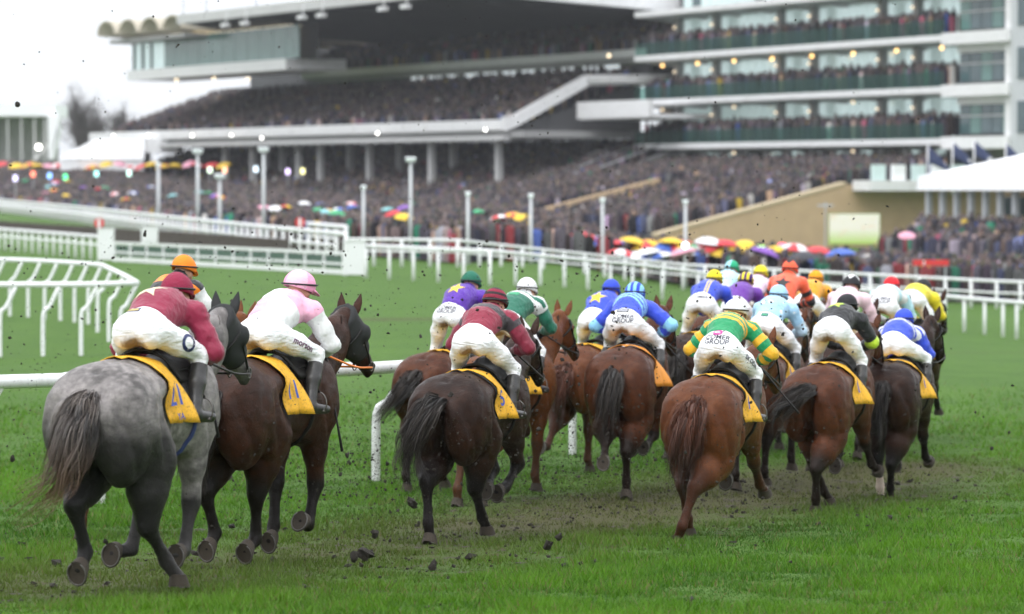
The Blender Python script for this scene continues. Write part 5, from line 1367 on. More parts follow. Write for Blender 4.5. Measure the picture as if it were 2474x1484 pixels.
# terrace in front
steps(FR, Rr, 0, UE + 4, -24, -4.4, -8.5, -1.0, 18, M_INT, base=-5.2)
steps(FR, Rr, 0, UE + 4, -8.48, -1.0, 1.3, 0.35, 10, M_INT, 'upper_terrace', base=-5.2)
crowd('spectators packed on the open terrace below the glazed stand', [q for q in ramp_people(FR, 0.6, UE + 3, -23.5, -4.2, -8.6, -1.1, 18, 1.9, 7, ((27.5, 29, 0),)) if not (22 < float(np.dot(np.array([q.x - FR.O.x, q.y - FR.O.y]), FR.eu)) < 27.6)] + ramp_people(FR, 0.6, UE + 3, -8.4, -1.0, 1.2, 0.4, 11, 1.9, 8), 107, 0.10, 1.0, 0.85)
# buff brick side walls of the terrace
W1 = FR.root('terrace_wall'); tag(W1, 'large buff brick end wall with sloping top beside the video screen', 'wall', 'buff brick terrace walls')
prism(-0.9, -0.05, [(-24.5, -5.2), (-24.5, -4.2), (-9.0, -0.55), (0, -0.55), (6, -0.55), (6, -5.2)]).build('brickwork', M_BUFF, W1)
prism(-0.98, 0.0, [(-24.6, -4.2), (-24.6, -4.02), (-9.05, -0.36), (-9.0, -0.545)]).build('coping', plain('buff_coping', (0.52, 0.42, 0.28), 0.85), W1)
W1b = FR.root('balcony'); tag(W1b, 'white roof terrace parapet with boxes above the buff wall', 'balcony')
prism(-3.5, -0.95, [(-8.5, -1.0), (-8.5, -0.25), (3, -0.25), (3, -1.0)]).build('parapet', M_FASC, W1b)
for k in range(6): fb(-3.0, -2.7, -8.0 + k * 1.7, -6.9 + k * 1.7, -0.245, 0.9).build('windbreak_panel', M_CANV if k % 2 else M_BLIND, W1b)
W2 = FR.root('terrace_wall'); tag(W2, 'smaller buff brick wall with sloping top in the middle of the terrace', 'wall', 'buff brick terrace walls')
prism(27.7, 28.4, [(-25, -5), (-25, -3.7), (-9.5, -0.1), (-9.5, -5)]).build('brickwork', M_BUFF, W2)
W3 = FR.root('stair_tower'); tag(W3, 'white sloping stair parapet at the left end of the terrace', 'staircase')
prism(UE + 4.1, UE + 4.6, [(-8.5, -2.2), (-8.5, -0.6), (-1.5, 2.4), (3, 2.4), (3, 0.2), (-4.5, 0.2)]).build('parapet', M_FASC, W3)
fb(UE + 1, UE + 4.05, -1.8, -1.4, 1.7, 2.1).build('gantry_beam', M_FASC, W3)
for k in range(3): fb(UE + 1 + k * 1.4, UE + 1.2 + k * 1.4, -1.8, -1.4, 0, 1.69).build('gantry_post', M_FASC, W3)
fb(UE - 1.5, UE + 3, -6.5, -6.3, -0.4, 0.35).build('barrier_board', M_FASC, W3)

# --- the white-canopied stand at the right edge
FC = Frame(2300, 205, -2600)
Cn = FC.root('canopy_stand'); tag(Cn, 'white canopy stand on grey posts at the right edge', 'stand')
m = MB(); V = []; nu = 30
for i in range(nu + 1):
    u = 0 - 34 * i / nu; up = 0.55 + 0.035 * i + 0.10 * abs(math.sin(i * math.pi / 5))
    for b, zz in ((-2.5, -0.78), (-2.4, -0.45 + 0.3 * 0 + up * 0.9), (6, up + 1.0), (6, up + 0.7)): V.append((-u, b, zz))
F = []
for i in range(nu):
    for k in range(4): a = i * 4 + k; b = i * 4 + (k + 1) % 4; F.append((a, b, b + 4, a + 4))
m.add(V, F); m.build('canopy', M_CANV, Cn)
for k in range(16): u = -0.3 - k * 1.55; fb(u - 0.16, u + 0.16, -2.0, -1.7, -3.2, -0.80).build('post', M_GREY, Cn)
fb(-34, 0, 3.2, 3.6, -4.5, 0.3).build('rear_wall', M_BUFF, Cn)
for k in range(15): u = -1.1 - k * 1.55; fb(u - 0.45, u + 0.45, 3.05, 3.18, -2.3, -1.2).build('window', M_GLASSD, Cn)
for k in range(15): u = -1.0 - k * 1.55; m = MB(); m.lathe([(0.0, -0.42), (0.28, -0.40), (0.34, 0.0), (0.26, 0.34), (0.0, 0.42)], 9, (-u, -0.6, -2.95)); m.build('table_cover', M_CANV, Cn, True)
fb(-34, 0, -2.6, -2.4, -3.6, -3.2).build('front_board', M_GREY, Cn)
steps(FC, Cn, -34, 2, -6, -5.6, -2.7, -3.9, 4, M_INT, base=-5.9)
crowd('spectators in front of the white-canopied stand', ramp_people(FC, -33, -1.0, -6.0, -5.3, -2.9, -3.9, 4, 2.0, 9), 109, 0.13, 1.25)
M_NAVY = plain('navy_flag', (0.035, 0.05, 0.13), 0.7, 0.2, 2)
for k, x in enumerate((2240, 2300, 2352, 2428)):
    Y = 214; root = empty('flag', P(x, 470, Y)); tag(root, ('navy flag at the left end of the white canopy', 'second navy flag along the white canopy', 'third navy flag along the white canopy', 'navy flag nearest the right edge above the canopy')[k], 'flag', 'navy flags above the canopy'); z0 = 0
    top = (470 - (352, 342, 338, 345)[k]) / FPX * Y; m = MB(); m.tube([(0, 0, 0), (0, 0, top)], 0.05, 8); m.build('pole', M_FASC, root, True)
    m = MB(); V = []
    for i in range(11):
        t = i / 10
        for j in range(5): q = j / 4; V.append((0.05 + 1.45 * t * (0.75 + 0.25 * q), 0.16 * math.sin(t * 7 + k) * t, top - 0.05 - 1.0 * q * (1 - 0.35 * t) - 1.05 * t + 0.0))
    m.add(V, [(i*5+j, i*5+j+1, (i+1)*5+j+1, (i+1)*5+j) for i in range(10) for j in range(4)]); fl = m.build('cloth', M_NAVY, root, True)
    q = fl.modifiers.new('thickness', 'SOLIDIFY'); q.thickness = 0.02
    m = MB(); m.box((0.85, -0.02, top - 1.32), (1.15, 0.20, top - 1.12)); m.build('white_emblem', M_FASC, fl)
# video screen
b = P(2063, 592, 212); root = empty('video_screen', b); tag(root, 'bright yellow-green video screen in front of the buff wall', 'screen')
w, h = 126 / FPX * 212, 77 / FPX * 212
def screen_mat():
    t = NT('screen_picture'); v = t.coord('Object'); n = t.noise(t.mapping(v, (0.7, 1, 1.4)), 1.6, 2)
    sx = t.new('ShaderNodeSeparateXYZ'); t.link(v, sx.inputs[0])
    c = t.mix(t.ramp(sx.outputs[2], [(0.1, 0), (1.0, 1)]), (0.42, 0.62, 0.14), (0.78, 0.80, 0.66)); c = t.mix(t.ramp(n, [(0.55, 0), (0.7, 0.5)]), c, (0.70, 0.50, 0.34))
    t.set((0, 0, 0), 0.4); t.val(c, t.b.inputs['Emission Color']); t.b.inputs['Emission Strength'].default_value = 1.25; return t.m
m = MB(); m.box((-w/2, 0, 0), (w/2, 0.3, h)); m.build('frame', plain('screen_frame', (0.25, 0.30, 0.10), 0.5), root)
m = MB(); m.box((-w/2 + 0.06, -0.03, 0.06), (w/2 - 0.06, -0.004, h - 0.06)); m.build('picture', screen_mat(), root)
for x in (-w/2 + 0.4, w/2 - 0.6): m = MB(); m.box((x, 0.31, -2.5), (x + 0.2, 0.5, h - 0.1)); m.build('support', M_GREY, root)
b = P(1993, 600, 214); root = empty('floodlight_pole', b); tag(root, 'thin grey mast with crossbar left of the video screen', 'pole')
m = MB(); m.tube([(0, 0, -1), (0, 0, 2.9)], 0.05, 6); m.build('pole', M_GREY, root); m = MB(); m.box((-0.5, -0.06, 2.62), (0.5, 0.06, 2.74)); m.build('crossbar', M_GREY, root)
# red sponsor board in the crowd
b = P(2205, 642, 140); root = empty('banner', b); tag(root, 'long red banner hung above the spectators at the right', 'banner'); w = 86 / FPX * 140
m = MB(); m.box((0, 0, 0), (w, 0.05, 14 / FPX * 140)); m.build('board', M_RED, root)
for x in (0.1, w - 0.15): m = MB(); m.box((x, 0.055, -1.2), (x + 0.06, 0.11, 0.2)); m.build('support', M_GREY, root)
m = MB(); m.box((0.42, -0.02, 0.02), (0.48, -0.004, 0.22)); m.build('white_divider', M_FASC, root)

# --- far left: white-roofed stand, marquee, bare trees
b = P(60, 385, 425); root = empty('far_stand', b); tag(root, 'distant stand with a white slab roof at the far left edge', 'stand'); s = 425 / FPX
m = MB(); m.box((-9, 0, (385 - 281) * s), (74 * s, 12, (385 - 252) * s)); m.build('roof', M_CANV, root)
m = MB(); m.hexa([(58*s, -0.5, 0), (62*s, -0.5, 0), (62*s, 2, 0), (58*s, 2, 0), (57*s, -0.5, 106*s), (86*s, -0.5, 106*s), (86*s, 2, 106*s), (57*s, 2, 106*s)]); m.build('pylon', M_CANV, root)
m = MB(); m.hexa([(62*s, -0.45, 0), (68*s, -0.45, 0), (68*s, 1.9, 0), (62*s, 1.9, 0), (86*s, -0.45, 80*s), (86.5*s, -0.45, 80*s), (86.5*s, 1.9, 80*s), (86*s, 1.9, 80*s)]); m.build('pylon_fin', M_CANV, root)
m = MB(); m.box((-9, 9, -4), (58*s, 9.4, 104*s)); m.build('rear_wall', M_CONCD, root)
for x in (-45, -12, 20, 45): m = MB(); m.box((x*s, 0.5, -3), ((x+4)*s, 0.8, 104*s)); m.build('post', M_CONC, root)
m = MB(); m.hexa([(18*s, 0, 0), (30*s, 0, 0), (30*s, .4, 0), (18*s, .4, 0), (45*s, 4, 40*s), (52*s, 4, 40*s), (52*s, 4.4, 40*s), (45*s, 4.4, 40*s)]); m.build('stair', M_CONC, root)
lamp_at(root, ((95-60)*s, -0.6, (385-356)*s), 0.36, M_LAMPW)
b = P(285, 392, 372); root = empty('marquee', b); tag(root, 'white marquee with sloping roof below the left grandstand', 'tent'); s = 372 / FPX
m = MB(); m.hexa([(-146*s, 0, 8*s), (62*s, 0, 6*s), (62*s, 8, 6*s), (-146*s, 8, 8*s), (-58*s, 2, 57*s), (62*s, 2, 57*s), (62*s, 6, 57*s), (-58*s, 6, 57*s)]); m.build('roof', M_CANV, root)
m = MB(); m.box((62.5*s, 1.2, 22*s), (146*s, 6, 58*s)); m.build('side_canopy', M_CANV, root)
m = MB(); m.box((-140*s, 0.2, -20*s), (60*s, 7.8, 5.5*s)); m.build('side_wall', M_CANV, root)
for k in range(3): m = MB(); m.box(((62 + 40*k)*s, 1.1, 24*s), ((64 + 40*k)*s, 1.19, 57*s)); m.build('seam', M_CONC, root)
M_TWIG = plain('bare_twigs', (0.085, 0.072, 0.072), 0.9, 0.2, 1)
def bare_tree(x, Y, h, w, seed, label):
    g = np.random.default_rng(seed); b = P(x, 400, Y); root = empty('bare_tree', b); tag(root, label, 'tree', 'bare winter trees'); m = MB(); tw = MB()
    m.tube([(0, 0, -3), (0.1, 0, h * 0.25), (0, 0, h * 0.55)], [0.4, 0.3, 0.15], 8); m.build('trunk', M_TWIG, root, True)
    V = []; F = []
    for i in range(110):
        a = g.uniform(0, 6.28); el = g.uniform(0.3, 1.4); st = np.array([0, 0, h * g.uniform(0.15, 0.6)]); L_ = w * g.uniform(0.4, 1.0); d = np.array([math.cos(a) * math.cos(el), math.sin(a) * math.cos(el), math.sin(el)]); e = st + d * L_ * np.array([1, 1, h / w * 0.55])
        tw.tube([st, (st + e) / 2 + g.normal(0, 0.25, 3), e], [0.09, 0.05, 0.02], 4, False)
        for k in range(16):
            p = st + (e - st) * g.uniform(0.35, 1.0); q = p + g.normal(0, 1, 3) * np.array([0.9, 0.9, 0.8]) + np.array([0, 0, 0.5]); n = len(V); V += [p - (0.04, 0, 0), p + (0.04, 0, 0), q]; F.append((n, n+1, n+2))
    tw.add(V, F); tw.build('crown', M_TWIG, root)
bare_tree(190, 470, 10.5, 4.6, 3, 'bare brown-grey tree between the far stand and the grandstand')
bare_tree(232, 500, 8.5, 4.0, 4, 'smaller bare tree just left of the grandstand end')
bare_tree(292, 520, 9.0, 3.2, 6, 'thin bare tree behind the end of the grandstand')

# ------------------------------------------------------------------ lawn and its crowd
LAWN = plain('lawn_path', (0.09, 0.085, 0.075), 0.9, 0.3, 0.6)
fr_ = [(-80, 372, -3.45), (0, 356, -3.45), (200, 275, -3.5), (451, 205, -3.6), (640, 176, -3.8), (836, 158, -4.0), (1100, 141, -3.85), (1400, 150, -4.35), (1650, 153, -4.75), (2000, 147, -5.1), (2560, 136, -5.3)]
bk_ = [(-80, 432, 0.7), (0, 425, 0.5), (200, 395, -0.2), (451, 366, -1.8), (640, 335, -2.6), (836, 318, -3.2), (1100, 292, -3.7), (1400, 255, -4.3), (1650, 228, -4.8), (2000, 205, -5.0), (2560, 190, -5.2)]
def lawnpt(i, t):
    k = min(int(i), len(fr_) - 2); f = i - k; a = [fr_[k][j] * (1 - f) + fr_[k+1][j] * f for j in range(3)]; c = [bk_[k][j] * (1 - f) + bk_[k+1][j] * f for j in range(3)]
    Y = a[1] * (1 - t) + c[1] * t; z = a[2] * (1 - t) + c[2] * t; x = a[0] * (1 - t) + c[0] * t
    z = max(z, float(gz(Y, (x - VW / 2) / FPX * Y)) + 0.06)
    return Vector(((x - VW / 2) / FPX * (_cp * Y - _sp * z), Y, z))
V = [tuple(lawnpt(i, t)) for i in range(len(fr_)) for t in (0, 0.25, 0.5, 0.75, 1)]
F = [(i*5+j, (i+1)*5+j, (i+1)*5+j+1, i*5+j+1) for i in range(len(fr_)-1) for j in range(4)]
m = MB(); m.add(np.array(V) + (0, 0, 0.0), F); tag(m.build('lawn', LAWN), 'trodden lawn rising to the grandstands', kind='structure')
g = np.random.default_rng(12); PL = []
for i in range(len(fr_) - 1):
    a, b, c, d = lawnpt(i, 0), lawnpt(i+1, 0), lawnpt(i+1, 1), lawnpt(i, 1)
    deep = 1.0 if i < 6 else (0.6, 0.30, 0.28, 0.35)[min(i - 6, 3)]
    area = (b - a).length * (d - a).length * deep * 0.8; n = int(area * 1.25)
    for _ in range(n):
        t = g.uniform() * deep; PL.append(lawnpt(i + g.uniform(), t))
crowd('spectators standing on the lawn behind the rails', PL, 111, 0.24, 1.2, 0.95)
# umbrellas held up over the crowd
def umbrella_mat(n_, cols):
    t = NT(n_); sx = t.new('ShaderNodeSeparateXYZ'); t.link(t.coord('Object'), sx.inputs[0]); an = t.math('ARCTAN2', sx.outputs[0], sx.outputs[1])
    f = t.math('FRACT', t.math('MULTIPLY', t.math('ADD', an, 3.1416), len(cols) / 6.2832 * (4 if len(cols) == 2 else 2) / 1.0 / (len(cols) if False else 1) / len(cols)))
    st = [(i / len(cols), c) for i, c in enumerate(cols)]; t.set(t.ramp(f, st, 'CONSTANT') if len(cols) > 1 else cols[0], 0.6); return t.m
cR, cY, cB, cW, cG, cK, cP, cT, cV = (0.60,0.04,0.05),(0.75,0.50,0.03),(0.06,0.13,0.48),(0.78,0.78,0.80),(0.05,0.36,0.16),(0.03,0.03,0.04),(0.70,0.32,0.42),(0.22,0.50,0.52),(0.22,0.08,0.42)
UM = {'red': umbrella_mat('umb_red', [cR]), 'yellow': umbrella_mat('umb_yellow', [cY]), 'red and yellow': umbrella_mat('umb_ry', [cR, cY]), 'blue and white': umbrella_mat('umb_bw', [cB, cW]), 'green': umbrella_mat('umb_green', [cG]), 'green and white': umbrella_mat('umb_gw', [cG, cW]), 'black': umbrella_mat('umb_black', [cK]), 'white': umbrella_mat('umb_white', [cW]), 'pink': umbrella_mat('umb_pink', [cP]), 'blue': umbrella_mat('umb_blue', [cB]), 'purple': umbrella_mat('umb_purple', [cV]), 'red, yellow and blue': umbrella_mat('umb_ryb', [cR, cY, cB]), 'red and white': umbrella_mat('umb_rw', [cR, cW]), 'pale turquoise': umbrella_mat('umb_t', [cT])}
def umb_mesh():
    m = MB(); n = 16; prof = [(0.02, 0.30), (0.25, 0.275), (0.45, 0.20), (0.60, 0.10), (0.68, 0.0)]
    V = []
    for r, z in prof:
        for k in range(n): a = 2*math.pi*k/n; rr = r * (1 - 0.05 * (k % 2) * (r > 0.3)); V.append((rr*math.cos(a), rr*math.sin(a), z))
    m.add(V, [(i*n+k, i*n+(k+1)%n, (i+1)*n+(k+1)%n, (i+1)*n+k) for i in range(4) for k in range(n)]); return m
_um = umb_mesh(); shaft = MB().tube([(0, 0, 0.36), (0, 0, -0.75)], 0.012, 5).mesh('shaft'); shaft.materials.append(M_GREY); um_me = {}
for k_, mt_ in UM.items(): um_me[k_] = _um.mesh('canopy', True); um_me[k_].materials.append(mt_)
def umbrella(x, y, Y, kind, where, sc=1.0):
    root = empty('umbrella', P(x, y, Y) - Vector((0, 0, 0.15))); root.scale = (sc, sc, sc); tag(root, '%s umbrella %s' % (kind, where), 'umbrella', 'umbrellas over the crowd')
    g_ = random.uniform; root.rotation_euler = (g_(-0.3, 0.3), g_(-0.3, 0.3), g_(0, 6))
    obj('canopy', um_me[kind], None, root); obj('shaft', shaft, None, root)
WR = 'behind the rail left of the buff wall'
for i, (x, y, k, w) in enumerate(((1412, 578, 'red', 'leftmost of the bright group behind the rail'), (1440, 588, 'blue and white', 'overlapping the red one behind the rail'), (1492, 598, 'red, yellow and blue', 'in the bright group behind the rail'), (1556, 597, 'red and yellow', 'in the middle of the bright group behind the rail'), (1622, 592, 'yellow', 'against the foot of the buff wall'), (1502, 619, 'red and white', 'low in front of the bright group'), (1535, 625, 'blue and white', 'low beside the red and white one'), (1592, 628, 'blue and white', 'low at the right of the bright group'), (1706, 600, 'red', 'behind the lamp post nearest the riders'), (1668, 607, 'green and white', 'between the yellow one and the red one'), (1750, 596, 'red', 'left of the yellow pair under the buff wall'), (1787, 600, 'yellow', 'under the middle of the buff wall'), (1712, 590, 'white', 'under the buff wall behind the red one'), (1918, 605, 'red and white', 'below the left corner of the video screen'), (1880, 612, 'yellow', 'above the orange-jacketed rider'), (1940, 625, 'black', 'left of the video screen foot'), (1172, 597, 'green and white', 'alone behind the rail below the third lamp post'), (1115, 590, 'purple', 'beside the green and white one'), (1268, 600, 'black', 'behind the rail in the middle'), (1352, 603, 'green', 'at the left of the bright group'), (1320, 598, 'white', 'beside the single green one behind the rail'), (2395, 655, 'blue', 'low behind the rail at the right edge'), (2450, 650, 'blue', 'lowest at the right edge'), (2080, 640, 'black', 'behind the red-capped rider'), (2190, 571, 'pink', 'in front of the white canopy stand'), (1768, 607, 'yellow', 'just left of the lime green board'), (1650, 615, 'pink', 'small beside the pale pole by the buff wall'), (1465, 610, 'yellow', 'peeping out low in the bright group'), (1580, 606, 'red', 'in the right half of the bright group'), (1846, 615, 'purple', 'right of the lime green board'), (1395, 592, 'blue and white', 'at the left tip of the bright group'), (1530, 590, 'yellow', 'high in the middle of the bright group'), (1605, 604, 'blue', 'dark among the right of the bright group'), (1640, 598, 'red and yellow', 'just left of the pale pole by the buff wall'), (1690, 612, 'blue and white', 'low right of the pale pole'), (1735, 610, 'yellow', 'low between two red ones under the buff wall'), (1975, 612, 'red', 'right of the left corner of the screen'), (2030, 618, 'blue', 'under the video screen'), (1560, 618, 'white', 'low in the middle of the bright group'), (1240, 605, 'pale turquoise', 'low behind the rail left of centre'), (1085, 604, 'red', 'low behind the rail near the middle lamp'))):
    umbrella(x, y - 8, 154 if y < 615 else 149, k, w, 1.05 if x < 2150 else 0.62)
kinds = ['red', 'yellow', 'red and yellow', 'blue', 'pink', 'green', 'white', 'black', 'pale turquoise', 'blue and white', 'purple', 'red and white']
ORD = 'first second third fourth fifth sixth seventh eighth ninth tenth eleventh twelfth thirteenth fourteenth fifteenth sixteenth seventeenth eighteenth nineteenth twentieth'.split()
for i in range(20):
    x = 5 + i * 28 + g.uniform(-8, 8); umbrella(x, 398 + g.uniform(-3, 7), 385 - x * 0.06, ('red', 'yellow', 'red and yellow', 'yellow', 'pink', 'red and white')[i % 6], 'in the far row above the lit boards, %s from the left' % ORD[i], 1.25)
SEEN = set()
for i in range(44):
    x = g.uniform(40, 1380); t_ = g.uniform(0.01, 0.42); k0 = np.interp(x, [q[0] for q in fr_], range(len(fr_))); p = lawnpt(k0, t_)
    place = ['in the left lawn crowd above the rails', 'below the white marquee', 'around the tall left lamp posts', 'between the tall lamp posts', 'left of the middle lamp post', 'right of the middle lamp post', 'below the end of the left grandstand'][int(np.searchsorted([200, 420, 640, 800, 990, 1180], x))]; row = 'low in front' if t_ < 0.12 else ('halfway up' if t_ < 0.27 else 'high at the back')
    for _ in range(40):
        root_k = kinds[g.integers(0, len(kinds))]; lab_ = '%s umbrella %s, %s' % (root_k, place, row)
        if lab_ not in SEEN: break
    SEEN.add(lab_)
    root = empty('umbrella', p + Vector((0, 0, 1.72))); root.scale = (0.66, 0.66, 0.66); root.rotation_euler = (g.uniform(-.3, .3), g.uniform(-.3, .3), g.uniform(0, 6)); tag(root, lab_, 'umbrella', 'umbrellas over the crowd'); obj('canopy', um_me[root_k], None, root); obj('shaft', shaft, None, root)
# bookmakers' lit boards
for i, (x, y, c, nm) in enumerate(((37, 431, (0.75, 0.70, 1.0), 'lilac'), (80, 421, (1.0, 0.25, 0.15), 'red'), (120, 425, (0.25, 0.50, 1.0), 'blue'), (158, 428, (0.1, 0.8, 0.35), 'green'), (233, 420, (0.4, 0.85, 0.8), 'turquoise'), (312, 419, (0.6, 0.9, 0.8), 'pale green'), (507, 411, (0.8, 0.95, 0.75), 'yellow-green'), (543, 411, (1.0, 0.5, 0.3), 'orange'), (618, 409, (0.75, 0.9, 1.0), 'pale blue'), (695, 415, (0.8, 0.65, 1.0), 'violet'), (731, 414, (1.0, 0.95, 0.45), 'yellow'), (1838, 606, (0.5, 1.0, 0.2), 'lime green'), (1888, 600, (1.0, 0.15, 0.25), 'bright red'))):
    Y = 340 if y < 500 else 156; s = Y / FPX; root = empty('bookmaker_board', P(x, y + 40 * (340 / Y if y < 500 else 1.6), Y)); tag(root, '%s lit bookmaker board standing in the crowd' % nm, 'board', 'lit bookmaker boards')
    h = (40 * (340 / Y if y < 500 else 1.6)) * s; w2 = 5 * s if y < 500 else 9 * s; h2 = 7 * s if y < 500 else 13 * s
    m = MB(); m.box((-w2, 0, h - h2), (w2, 0.12, h + h2)); m.build('cabinet', M_INT, root); m = MB(); m.box((-w2 * 0.94, -0.03, h - h2 * 0.95), (w2 * 0.94, -0.005, h + h2 * 0.95)); m.build('lit_panel', glow('board_' + nm.replace(' ', '_'), c, 2.6), root)
    m = MB(); m.tube([(0, 0.06, -1.0), (0, 0.06, h)], 0.05, 6); m.build('stand', M_GREY, root)
# lamp posts along the rails
M_POLE = plain('pale_grey_pole', (0.52, 0.54, 0.56), 0.5, 0.1, 1.0)
M_LAMPH = plain('lamp_head', (0.70, 0.76, 0.76), 0.3)
for i, (x, yt, yb, head, lab) in enumerate(((383, 405, 520, 0, 'thin pale post at the far left of the lawn'), (478, 372, 548, 1, 'lamp post with square head left of the tall one'), (531, 432, 545, 1, 'shorter lamp post between two taller ones'), (637, 368, 555, 1, 'tall lamp post left of the pink-capped rider'), (878, 460, 585, 0, 'bare pale pole left of the tall lamp post in the middle'), (992, 392, 595, 1, 'tall lamp post in the middle of the lawn crowd'), (1130, 475, 612, 0, 'bare pale pole right of the tall middle lamp post'), (1282, 480, 622, 0, 'bare pale pole below the end of the left grandstand'), (1455, 490, 634, 0, 'bare pale pole before the bright umbrellas'), (1655, 495, 648, 0, 'pale pole in front of the buff wall'))):
    k0 = float(np.interp(x, [q[0] for q in fr_], range(len(fr_)))); Y = lawnpt(k0, 0).y - 1.6; b = on_ground(x, Y); hgt = (HORIZON - yt) / FPX * Y - b.z; root = empty('lamp_post', b); tag(root, lab, 'lamp post', 'pale poles along the rail'); r_ = 4.4 / FPX * Y
    m = MB(); m.tube([(0, 0, -0.6), (0, 0, hgt)], [r_ * 1.1, r_ * 0.85], 10); m.build('pole', M_POLE, root, True)
    w = 13 / FPX * Y if head else 6.5 / FPX * Y; hh = 9 / FPX * Y; m = MB(); m.hexa([(-w*.8, -w*.6, hgt), (w*.8, -w*.6, hgt), (w*.8, w*.6, hgt), (-w*.8, w*.6, hgt), (-w, -w*.8, hgt + hh), (w, -w*.8, hgt + hh), (w, w*.8, hgt + hh * 1.3), (-w, w*.8, hgt + hh * 1.3)]); m.build('lamp_head', M_LAMPH, root)
for x, y, Y in ((988, 546, 172), (1130, 557, 158), (1655, 594, 140)):
    root = empty('floodlight', P(x, y, Y)); tag(root, {988: 'bright white lamp low on the tall middle post', 1130: 'bright white lamp on the pole right of the middle', 1655: 'bright white lamp on the pole by the buff wall'}[x], 'lamp', 'lit lamps on the poles')
    lamp_at(root, (0, 0, 0), 0.12, M_LAMPW); m = MB(); m.box((-0.15, 0.06, -0.15), (0.15, 0.3, 0.15)); m.build('housing', M_GREY, root)
# ------------------------------------------------------------------ the field
BLKTAIL = hairmat('black_tail', (0.006, 0.006, 0.007), (0.055, 0.044, 0.038))
COATS = {
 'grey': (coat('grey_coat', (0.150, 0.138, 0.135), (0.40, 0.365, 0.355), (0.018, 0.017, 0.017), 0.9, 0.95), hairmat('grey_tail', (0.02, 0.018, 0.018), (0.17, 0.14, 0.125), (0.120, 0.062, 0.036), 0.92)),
 'bay': (coat('bay_coat', (0.0757, 0.0213, 0.0083), (0.1224, 0.0389, 0.0151), (0.016, 0.010, 0.008)), BLKTAIL),
 'red bay': (coat('red_bay_coat', (0.1066, 0.0310, 0.0096), (0.1620, 0.0547, 0.0194), (0.040, 0.016, 0.010), 0.8), hairmat('red_tail', (0.055, 0.018, 0.009), (0.14, 0.045, 0.022), (0.014, 0.010, 0.009), 0.95)),
 'dark bay': (coat('dark_bay_coat', (0.0310, 0.0117, 0.0069), (0.0612, 0.0216, 0.0115), (0.010, 0.008, 0.007)), BLKTAIL),
 'brown': (coat('dark_brown_coat', (0.0224, 0.0095, 0.0060), (0.0468, 0.0189, 0.0108), (0.009, 0.007, 0.007)), BLKTAIL),
 'chestnut': (coat('chestnut_coat', (0.1376, 0.0413, 0.0103), (0.1944, 0.0662, 0.0202), (0.055, 0.024, 0.012), 0.8), BLKTAIL),
}
Mx = {k: plain('silk_' + k, c, 0.5, 0.06) for k, c in dict(cream=(0.72, 0.60, 0.42), yellow=(0.86, 0.62, 0.04), black=(0.02, 0.02, 0.022), lime=(0.55, 0.80, 0.06), white=(0.8, 0.8, 0.8), navy=(0.02, 0.03, 0.11), magenta=(0.45, 0.03, 0.25), gold=(0.5, 0.38, 0.12), green=(0.03, 0.3, 0.14), ink=(0.03, 0.03, 0.05), purple=(0.12, 0.02, 0.10), pgrey=(0.35, 0.36, 0.40)).items()}
maroon, pink, purple, dgreen, royal, lblue = lin('8f1d40'), lin('f3b4d0'), lin('5a2aa6'), lin('1d6b55'), lin('3550d6'), lin('8fd0f5')
jade, gold, spot, blk, lime, orange, amber, red_, yell = lin('12935c'), lin('f0b62a'), lin('a8d4f2'), (0.018, 0.018, 0.022), lin('c8e63c'), lin('ff6844'), lin('f0a010'), lin('e5202c'), lin('f0da28')
white = (0.80, 0.80, 0.81)
def bands(a, b, n, lo=0.0, hi=1.0):
    out = [(0, a)]; w = (hi - lo) / n
    for i in range(n): out.append((lo + w * i + 1e-3, b if i % 2 == 0 else a))
    out.append((min(hi, 0.999), a)); return out
